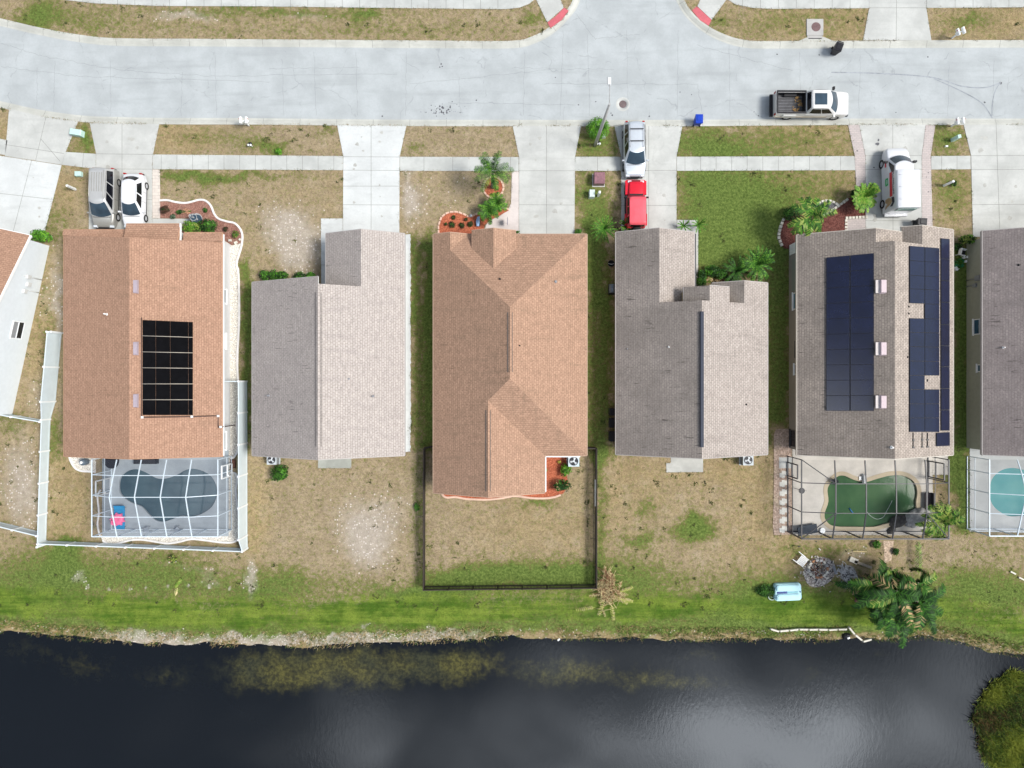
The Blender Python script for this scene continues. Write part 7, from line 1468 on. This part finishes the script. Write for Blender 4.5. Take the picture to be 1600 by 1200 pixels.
# pool float and cage furniture
t = thing('sun_lounger', 'blue sun lounger under the pink float in the white cage', 'sun lounger', W(186, 808)); X, Y, _ = W(186.5, 809, .4); m = MB()
m.box((X, Y, .38), (.85, 1.9, .08)); m.box((X+.04, Y+.80, .5), (.82, .5, .08), tilt=Matrix.Rotation(.5, 3, 'X')); m.obj('mattress', flat('bright_blue_cloth', (.02, .25, .50), .7, var=.15, scale=5), t)
m = MB()
for sx in (-.36, .36):
    for sy in (-.8, .8): m.box((X+sx, Y+sy, .17), (.05, .05, .34))
m.obj('leg', M_GREYM, t)
m = MB(); n = 18; ring = []
for i in range(n): a = 2*math.pi*i/n; rr_ = (.66 if i % 2 else .46); ring.append((X-.05+rr_*1.0*math.cos(a), Y-.10+rr_*.85*math.sin(a)))
m.prism(ring, .46, .62); m.lathe((X-.05, Y-.1, .60), [(.46, 0), (.38, .12), (.2, .1), (0, .08)], 20); m.tube([(X-.3, Y-.1, .62), (X-.4, Y-.25, .85), (X-.3, Y-.4, .95), (X-.2, Y-.5, .85)], [.1, .08, .08, .05], 8)
tag(m.obj('pool_float', flat('hot_pink_vinyl', (.85, .16, .32), .4, var=.12, scale=3)), 'ruffled hot pink pool float lying on the blue lounger', 'pool float')
for px, py, a, lb in ((233, 826.5, .3, 'thin wire chair left of the other by the bottom wall of the white cage'), (281, 826.5, .8, 'thin wire chair right of the other by the bottom wall of the white cage')):
    X, Y, _ = W(px, py); t = thing('wire_chair', lb, 'chair', (X, Y, .03), a, group='wire chairs in the white cage'); m = MB()
    for s in (-.2, .2): m.tube([(s, -.2, 0), (s, -.2, .4), (s, .2, .42), (s, .26, .85)], .014, 5)
    m.tube([(-.2, .26, .85), (.2, .26, .85)], .014, 5); m.tube([(-.2, .2, 0), (-.2, .2, .42)], .014, 5); m.tube([(.2, .2, 0), (.2, .2, .42)], .014, 5); m.obj('frame', M_GREYM, t, world=False); m = MB(); m.box((0, 0, .41), (.4, .4, .015)); m.obj('seat', flat('grey_mesh', (.32, .36, .40), .7, var=.05), t, world=False)
t = thing('patio_table', 'dark round table tucked under the brown eave', 'table', W(182, 719)); X, Y, _ = W(182, 719); m = MB(); m.cyl((X, Y, .68), .62, .04, 26); m.obj('tabletop', M_BLKP, t); m = MB(); m.cyl((X, Y, .03), .05, .66, 10); m.cyl((X, Y, .03), .25, .03, 14); m.obj('pedestal', M_BLACK, t)
t = thing('patio_sofa', 'long dark sofa tucked under the brown eave', 'sofa', W(231, 716)); X, Y, _ = W(231, 717); m = MB(); m.box((X, Y, .25), (1.9, .75, .4)); m.obj('base', M_BLKP, t); m = MB(); m.box((X, Y-.02, .5), (1.7, .62, .12), taper=.95); m.obj('seat_cushion', flat('charcoal_cushion', (.03, .03, .035), .9), t); m = MB(); m.box((X, Y+.4, .55), (1.9, .14, .6)); m.obj('backrest', M_BLKP, t)
m = MB(); X, Y, _ = W(364.5, 724.5); m.box((X, Y, .05), (.46, .7, .03)); m.box((X, Y, .068), (.34, .56, .008), mi=1); tag(m.obj('door_mat', [flat('brown_mat', (.10, .045, .03), .95, var=.2, scale=9), flat('patterned_mat', (.22, .10, .07), .95, var=.5, scale=14)]), 'brown patterned door mat outside the white cage door', 'mat')
# black cage: lounger, boulders, pots
t = thing('sun_lounger', 'dark grey folding lounger in the lower left corner of the black cage', 'sun lounger', (*W(1259, 826)[:2], .03), -math.pi/2+.15+math.pi/2, group=None); m = MB()
m.box((.15, 0, .32), (1.3, .72, .06)); m.box((-.72, 0, .50), (.62, .72, .06), tilt=Matrix.Rotation(.7, 3, 'Y')); m.obj('sling', flat('dark_slate_sling', (.035, .045, .06), .7, var=.2, scale=6), t, world=False); m = MB()
for s in (-.36, .36): m.tube([(-.95, s, .72), (-.5, s, .33), (.8, s, .33)], .02, 6); m.tube([(.6, s, .33), (.7, s, 0)], .018, 6); m.tube([(-.4, s, .33), (-.5, s, 0)], .018, 6)
m.obj('frame', M_BLACK, t, world=False)
def boulder(px, py, rx, ry, h, label, mat, seed):
    bm = bmesh.new(); bmesh.ops.create_icosphere(bm, subdivisions=4, radius=1); rg = np.random.default_rng(seed); ph = rg.random((6, 4))*6.28
    X, Y, _ = W(px, py)
    for v in bm.verts:
        c = v.co; d = 1+.12*math.sin(c.x*3+ph[0, 0])*math.sin(c.y*2.5+ph[0, 1])+.08*math.sin(c.x*7+ph[1, 0]+c.z*5)*math.sin(c.y*6+ph[1, 1])+.04*math.sin(c.x*15+ph[2, 0])*math.sin(c.y*13+c.z*11)
        v.co = Vector((c.x*rx*d, c.y*ry*d, max(-.05, c.z*h*d)))
    me = bpy.data.meshes.new('boulder'); bm.to_mesh(me); bm.free(); me.materials.append(mat)
    for p_ in me.polygons: p_.use_smooth = True
    o = bpy.data.objects.new('boulder', me); SC.collection.objects.link(o); o.location = (X, Y, 0); o.rotation_euler = (0, 0, .6); return tag(o, label, 'boulder', 'boulders at the green pool')
M_ROCKD = flat('dark_wet_rock', (.07, .065, .06), .8, var=.5, scale=4, bmp=.6)
boulder(1430, 808, 1.15, .66, .75, 'large pale grey boulder at the lower right of the green pool', M_ROCK, 3); boulder(1403, 815, .8, .5, .35, 'flatter brown boulder left of the pale one', M_ROCKD, 4); boulder(1392, 828, .45, .3, .3, 'small dark rock near the bottom wall of the black cage', M_ROCKD, 5)
t = thing('patio_chair', 'dark brown chair at the right side of the green pool', 'chair', W(1445, 785)); X, Y, _ = W(1447, 782); m = MB(); m.box((X, Y, .3), (.55, 1.4, .07)); m.obj('seat', flat('dark_plum_cloth', (.06, .05, .055), .9, var=.2), t); m = MB(); m.box((X+.28, Y, .45), (.1, 1.4, .5)); m.obj('backrest', M_BLKP, t)
t = thing('potted_plant', 'dark spiky plant in a pot at the upper left pool rim', 'potted plant', W(1301, 751)); X, Y, _ = W(1301, 751); m = MB(); m.lathe((X, Y, .03), [(.12, 0), (.18, .3), (.16, .3), (0, .25)], 14); m.obj('pot', M_BLKP, t); m = MB()
for i in range(14): frond(m, (X, Y, .3), i*2.4, .6, .38, .8, .06, 6, [0], w=.05, r=random.Random(i))
m.obj('leaves', [flat('near_black_leaf', (.015, .02, .025), .5)], t)
t = thing('patio_fan', 'round dark fan on a stand by the left wall of the black cage', 'fan', W(1244, 764)); X, Y, _ = W(1242.5, 763); m = MB(); m.cyl((X, Y, 1.25), .24, .08, 22); m.obj('fan_cage', M_BRONZE, t); m = MB(); m.tube([(X, Y, .03), (X, Y, 1.25)], .02, 6); m.tube([(X, Y, .6), (X+.7, Y-.12, .6)], .012, 5); m.obj('stand', M_BLACK, t)
t = thing('pool_skimmer_step', 'white moulded seat at the upper rim of the green pool', 'pool step', W(1349, 749)); X, Y, _ = W(1349, 748); m = MB(); m.box((X, Y, .2), (.22, .9, .35), taper=.8); m.obj('moulding', M_WHITE, t); m = MB(); m.box((X-.3, Y+.05, .08), (.2, .3, .08)); m.obj('cover', M_WHITE, t)
m = MB(); a = W(1327, 794, -.1); b_ = W(1333, 802, -.1); m.tube([a, b_], .05, 6); tag(m.obj('pool_brush', flat('blue_brush', (.03, .16, .36), .5)), 'blue brush floating in the green pool', 'brush')
m = MB(); m.tube([W(x, y, -.12) for x, y in interp([(1355, 800), (1360, 806), (1370, 811), (1380, 808), (1384, 801), (1390, 790), (1394, 782)], 5)], .025, 6); tag(m.obj('pool_hose', flat('pale_hose', (.45, .52, .46), .5)), 'pale hose curving in the green pool', 'hose')
m = MB(); X, Y, _ = W(1284, 828.5); m.lathe((X, Y, .03), [(.2, 0), (.24, .12), (.2, .14), (0, .1)], 16); tag(m.obj('basin', M_WHITE), 'small white basin near the dark lounger', 'basin')
# left side of grey house
t = thing('barbecue', 'dark barbecue with grey hood at the left wall of the grey house', 'barbecue', W(953, 452)); X, Y, _ = W(955, 453); m = MB(); m.box((X, Y, .4), (.55, .8, .75)); m.obj('cart', M_BLKP, t); m = MB(); m.cyl((X, Y, .75), .3, .7, 16, axis='y'); m.obj('hood', flat('slate_hood', (.16, .19, .22), .35, .3), t)
for k, (x, y, w_, d_, h_, lb) in enumerate(((954.5, 643, .42, .55, .9, 'upper of the black crates stacked along the grey house wall'), (954.5, 660, .4, .75, .6, 'middle of the black crates along the grey house wall'), (955, 681, .45, .8, .6, 'lowest and longest black crate along the grey house wall'))):
    X, Y, _ = W(x, y); t = thing('black_crate', lb, 'crate', (X, Y, 0), group='black crates along the wall'); m = MB(); m.box((X, Y, h_/2), (w_, d_, h_), taper=1.05); m.obj('box', M_BLKP, t); m = MB(); m.box((X, Y, h_+.02), (w_*1.08, d_*1.06, .05)); m.obj('lid', M_BLKP, t)
X, Y, _ = W(954, 413); t = thing('black_bucket', 'black bucket with pale handle by the grey house wall', 'bucket', (X, Y, 0)); m = MB(); m.lathe((X, Y, 0), [(.2, 0), (.28, .4), (.25, .4), (.18, .05), (0, .05)], 16); m.obj('bucket', M_BLKP, t); m = MB(); m.tube([(X-.24, Y, .4), (X, Y-.1, .55), (X+.24, Y, .4)], .015, 5); m.obj('handle', M_WHITE, t)
# right gap: chair, crate
X, Y, _ = W(1498, 396); t = thing('plastic_chair', 'white plastic chair with dark seat by the khaki wall', 'chair', (X, Y, 0), -.2); m = MB(); m.box((0, 0, .42), (.55, .5, .05)); m.box((-.28, 0, .62), (.05, .5, .4)); m.box((0, .26, .6), (.5, .06, .05)); m.box((0, -.26, .6), (.5, .06, .05))
for sx in (-.22, .22):
    for sy in (-.2, .2): m.box((sx, sy, .21), (.05, .05, .42))
m.obj('frame', M_WPAINT, t, world=False); m = MB(); m.box((.05, 0, .47), (.38, .34, .06)); m.obj('seat', M_BLKP, t, world=False)
m = MB(); X, Y, _ = W(1492.5, 418.5); m.box((X, Y, .12), (.38, .38, .24), rz=.7, taper=.95); m.box((X, Y, .25), (.42, .42, .03), rz=.7); tag(m.obj('white_crate', M_WPAINT), 'tilted white box on the grass by the khaki wall', 'box')
for k, (x, y) in enumerate(((1504, 403), (1507, 409), (1510, 402))): m = MB(); X, Y, _ = W(x, y); m.lathe((X, Y, 0), [(.08, 0), (.11, .22), (.09, .22), (0, .18)], 12); tag(m.obj('plant_pot', M_WPAINT), ('left', 'lowest', 'right')[k]+' of three little white pots by the khaki wall', 'pot', 'white pots by the khaki wall')
# boat
X, Y, _ = W(1229, 923.5); t = thing('paddle_boat', 'pale blue plastic boat upside down on the bank grass', 'boat', (X, Y, 0), .04); m = MB()
def rrect(w_, d_, r, n=6): return [(sx*(w_/2-r)+r*math.cos(a), sy*(d_/2-r)+r*math.sin(a)) for sx, sy, a0 in ((1, 1, 0), (-1, 1, math.pi/2), (-1, -1, math.pi), (1, -1, 1.5*math.pi)) for a in np.linspace(a0, a0+math.pi/2, n)]
for z0_, z1_, s_ in ((.0, .12, 1.02), (.12, .3, 1.0), (.3, .36, .96)): m.prism([(a*s_, b_*s_) for a, b_ in rrect(2.2, 1.42, .24)], z0_, z1_)
for y_ in (.38, -.38): m.prism([(a, b_+y_) for a, b_ in rrect(1.98, .50, .2)], .36, .50); m.prism([(a, b_+y_) for a, b_ in rrect(1.85, .38, .17)], .50, .54)
m.obj('hull', M_CYAN, t, world=False); m = MB(); m.box((-.52, 0, .37), (.86, .17, .03)); m.box((.35, 0, .37), (.9, .10, .02), mi=1); m.box((.98, .02, .40), (.06, .1, .08)); m.obj('keel_slot', [flat('deep_blue_well', (.03, .06, .22), .5, var=.4, scale=8), flat('aqua_well', (.16, .40, .46), .4)], t, world=False)
m = MB(); X, Y, _ = W(1206, 932); m.tube([(X+.32*math.cos(a), Y+.26*math.sin(a), .08) for a in np.linspace(0, 6.28, 18)], .05, 6); m.tube([(X-.2, Y, .1), (X+.25, Y-.1, .12), (X+.1, Y+.2, .1)], .025, 5); tag(m.obj('rope_coil', flat('grey_green_rope', (.30, .36, .30), .9, var=.3, scale=12)), 'coiled grey rope beside the pale blue boat', 'rope')
# slatted chair, fire pit, debris
X, Y, _ = W(1251, 874.5); t = thing('slatted_chair', 'white slatted plastic chair tipped over by the fire pit', 'chair', (X, Y, 0), math.radians(52)); m = MB()
for i in range(7): m.box((0, -.30+i*.1, .36), (.78, .06, .03))
m.obj('slats', M_WPAINT, t, world=False); m = MB()
for s in (-.38, .38): m.box((s, -.02, .33), (.04, .78, .05)); m.box((s, .34, .18), (.05, .05, .36))
m.box((.40, .40, .45), (.05, .7, .05)); m.box((-.40, .40, .45), (.05, .7, .05)); m.obj('frame', M_WPAINT, t, world=False)
ash = closed([(1256, 892), (1262, 880), (1276, 871), (1292, 872), (1303, 880), (1305, 892), (1300, 904), (1288, 914), (1270, 917), (1259, 908)], 4); HARD.append(ash)
m = MB(); m.prism(WP([(1280+(a-1280)*1.0, 893+(b_-893)*1.0) for a, b_ in ash]), -.05, .035); tag(m.obj('ash_patch', M_ASH), kind='structure')
t = thing('fire_pit', 'round fire pit full of charred sticks and ash', 'fire pit', W(1277, 888)); X, Y, _ = W(1277, 888); rr = random.Random(12)
for i in range(15): a = i/15*6.28; m = MB(); m.box((X+.78*math.cos(a), Y+.72*math.sin(a), .12), (.30, .2, .22), rz=a+1.57+rr.uniform(-.2, .2), taper=.8); m.obj('stone', [M_STONE, M_ROCK, flat('burnt_orange_brick', (.42, .22, .12), .9, var=.2)][rr.randrange(3)], t)
m = MB()
for i in range(70): a, q = rr.uniform(0, 6.28), rr.random()**.6*.62; L = rr.uniform(.1, .45); b_ = rr.uniform(0, 3.1); c = Vector((X+q*math.cos(a), Y+q*math.sin(a), .1+rr.uniform(0, .2))); d_ = Vector((math.cos(b_), math.sin(b_), rr.uniform(-.3, .3)))*L/2; m.tube([c-d_, c+d_], rr.uniform(.012, .04), 5, rr.randrange(4))
m.obj('charred_sticks', [M_BLACK, flat('rust_brown_wood', (.24, .10, .05), .9, var=.3), M_WOODG, flat('pale_ash_wood', (.5, .47, .45), .9)], t)
def stick(px0, py0, px1, py1, w_, label, mat, z=.1, name='wooden_plank', cat='plank', grp='planks near the fire pit'):
    m = MB(); a = Vector(W(px0, py0, z)); b_ = Vector(W(px1, py1, z)); c = (a+b_)/2; m.box(c, ((b_-a).length, w_, .09), rz=math.atan2(b_.y-a.y, b_.x-a.x)); return tag(m.obj(name, mat), label, cat, grp)
stick(1302, 884, 1307, 897, .2, 'grey plank right of the fire pit', M_GREYM); stick(1328, 873, 1340, 878, .42, 'short wide pale board end at the top of the debris', M_STONE); stick(1335, 877, 1362, 887, .22, 'long weathered plank leading into the palm clump', M_WOODG); stick(1333, 861, 1354, 862, .07, 'thin pale stick lying in the grass below the black cage', M_STRAW)
for k, (x, y) in enumerate(((1579, 893), (1592, 902))): stick(x, y, x+8, y+4, .12, ('upper', 'lower')[k]+' pale board in the grass at the right edge', M_STONE, grp='boards at the right edge')
m = MB(); rr = random.Random(20); 
for i in range(330):
    u = rr.random(); cx = 1318+u*30+rr.gauss(0, 4.5); cy = 886+u*52+rr.gauss(0, 6)
    if u < .4: cx -= 3; cy += 2
    L = rr.uniform(.06, .28); b_ = rr.uniform(0, 3.1); m.box(W(cx, cy, rr.uniform(.03, .22)), (L, rr.uniform(.03, .10), rr.uniform(.02, .08)), rz=b_, mi=(rr.choice([0, 0, 0, 1]) if u < .55 else rr.choice([2, 3, 1, 2])))
tag(m.obj('debris', [flat('pale_rubble', (.58, .57, .56), .9, var=.3, scale=10), flat('dark_rubble', (.10, .09, .09), .9), flat('red_brown_rubble', (.20, .09, .08), .9, var=.3), M_DRYLEAF]), 'heap of pale rubble and brown debris at the foot of the palm', 'debris')
m = MB(); m.prism(WP(closed([(1313, 893), (1320, 884), (1332, 885), (1338, 896), (1344, 912), (1352, 930), (1346, 940), (1336, 926), (1326, 914), (1316, 905)], 3)), -.05, .04); tag(m.obj('ash_patch', mulch('pale_ash', (.25, .24, .23), (.50, .49, .47), (.3, .28, .27), 5)), kind='structure')
m = MB(); rr = random.Random(31)
for i in range(380):
    a = rr.uniform(0, 6.28); q = abs(rr.gauss(0, 1)); cx, cy = 1278+math.cos(a)*q*15, 891+math.sin(a)*q*13; L = rr.uniform(.04, .26); m.box(W(cx, cy, rr.uniform(.04, .12)), (L, rr.uniform(.02, .10), rr.uniform(.02, .06)), rz=rr.uniform(0, 3.1), mi=rr.choice([0, 0, 0, 1, 2, 3, 3]))
tag(m.obj('debris', [flat('ash_grey_chip', (.52, .48, .45), .9, var=.3), M_BLACK, flat('red_brown_rubble', (.20, .09, .08), .9, var=.3), M_STONE]), 'scatter of ash, charred chips and broken bits around the fire pit', 'debris')
# stone edging along the pond
blocks('line of pale stones holding the bank above the pond', [(1203, 982), (1215, 986), (1250, 983), (1300, 983.5), (1328, 982.5), (1336, 992), (1345, 999), (1352, 1001), (1362, 998)], M_STONE, .8, None, 'retaining_stones', h=.16, gap=.015, jit=.02, dep=.15)
X, Y, _ = W(1325, 996); t = thing('dark_bag', 'crumpled dark bag with white patch at the waterline', 'bag', (X, Y, -.45)); o = boulder(1325, 996, .35, .28, .28, '', M_BLKP, 8); o.name = 'bag'; o.location = (0, 0, .06); o.parent = t
for k_ in ('label', 'category', 'group'):
    if k_ in o: del o[k_]
m = MB(); m.box((X+.14, Y-.12, -.18), (.2, .14, .05), rz=.4); m.obj('white_patch', M_WHITE, t)
m = MB(); X, Y, _ = W(873, 999.5, -.45); m.box((X, Y, -.46), (.22, .14, .08), rz=.6); tag(m.obj('litter', M_WHITE), 'white scrap of litter floating at the pond edge', 'litter')
# small shells and stones: hundreds of white bits on bare soil, countless
k = 5200; r2 = np.random.default_rng(44); cx = r2.random(k)*86-43; cy = r2.random(k)*50-20; px = cx*F/H+800; py = 600-cy*F/H; g_, l_, b2, k2 = field(px, py); ok = (b2 > .3) & (r2.random(k) < b2*.6)
for p in HARD+HOUSE_FOOT: ok &= ~inpoly(px, py, p)
ok &= ~inpoly(px, py, road_px); cx, cy = cx[ok], cy[ok]; cz = ground_z(cx, cy); m = MB()
for x, y, z in zip(cx, cy, cz):
    if z > WATER_Z: s_ = random.uniform(.02, .055); m.box((x, y, z+s_*.2), (s_*1.6, s_, s_*.6), rz=random.uniform(0, 3), taper=.7)
tag(m.obj('shell_fragments', flat('white_shell', (.68, .62, .57), .8, var=.2)), kind='stuff')
k = 2600; cx = r2.random(k)*86-43; cy = (600-(shore(cx*F/H+800)-r2.random(k)*18+2))*H/F; cz = ground_z(cx, cy); m = MB()
for x, y, z in zip(cx, cy, cz):
    if z > WATER_Z-.03 and (random.random() < .35 or -33 < x < -4) and random.random() < .5: s_ = random.uniform(.03, .08); m.box((x, y, z+s_*.15), (s_*1.7, s_, s_*.6), rz=random.uniform(0, 3), taper=.7)
tag(m.obj('shore_stones', flat('shore_stone', (.52, .47, .40), .9, var=.3, scale=5)), kind='stuff')
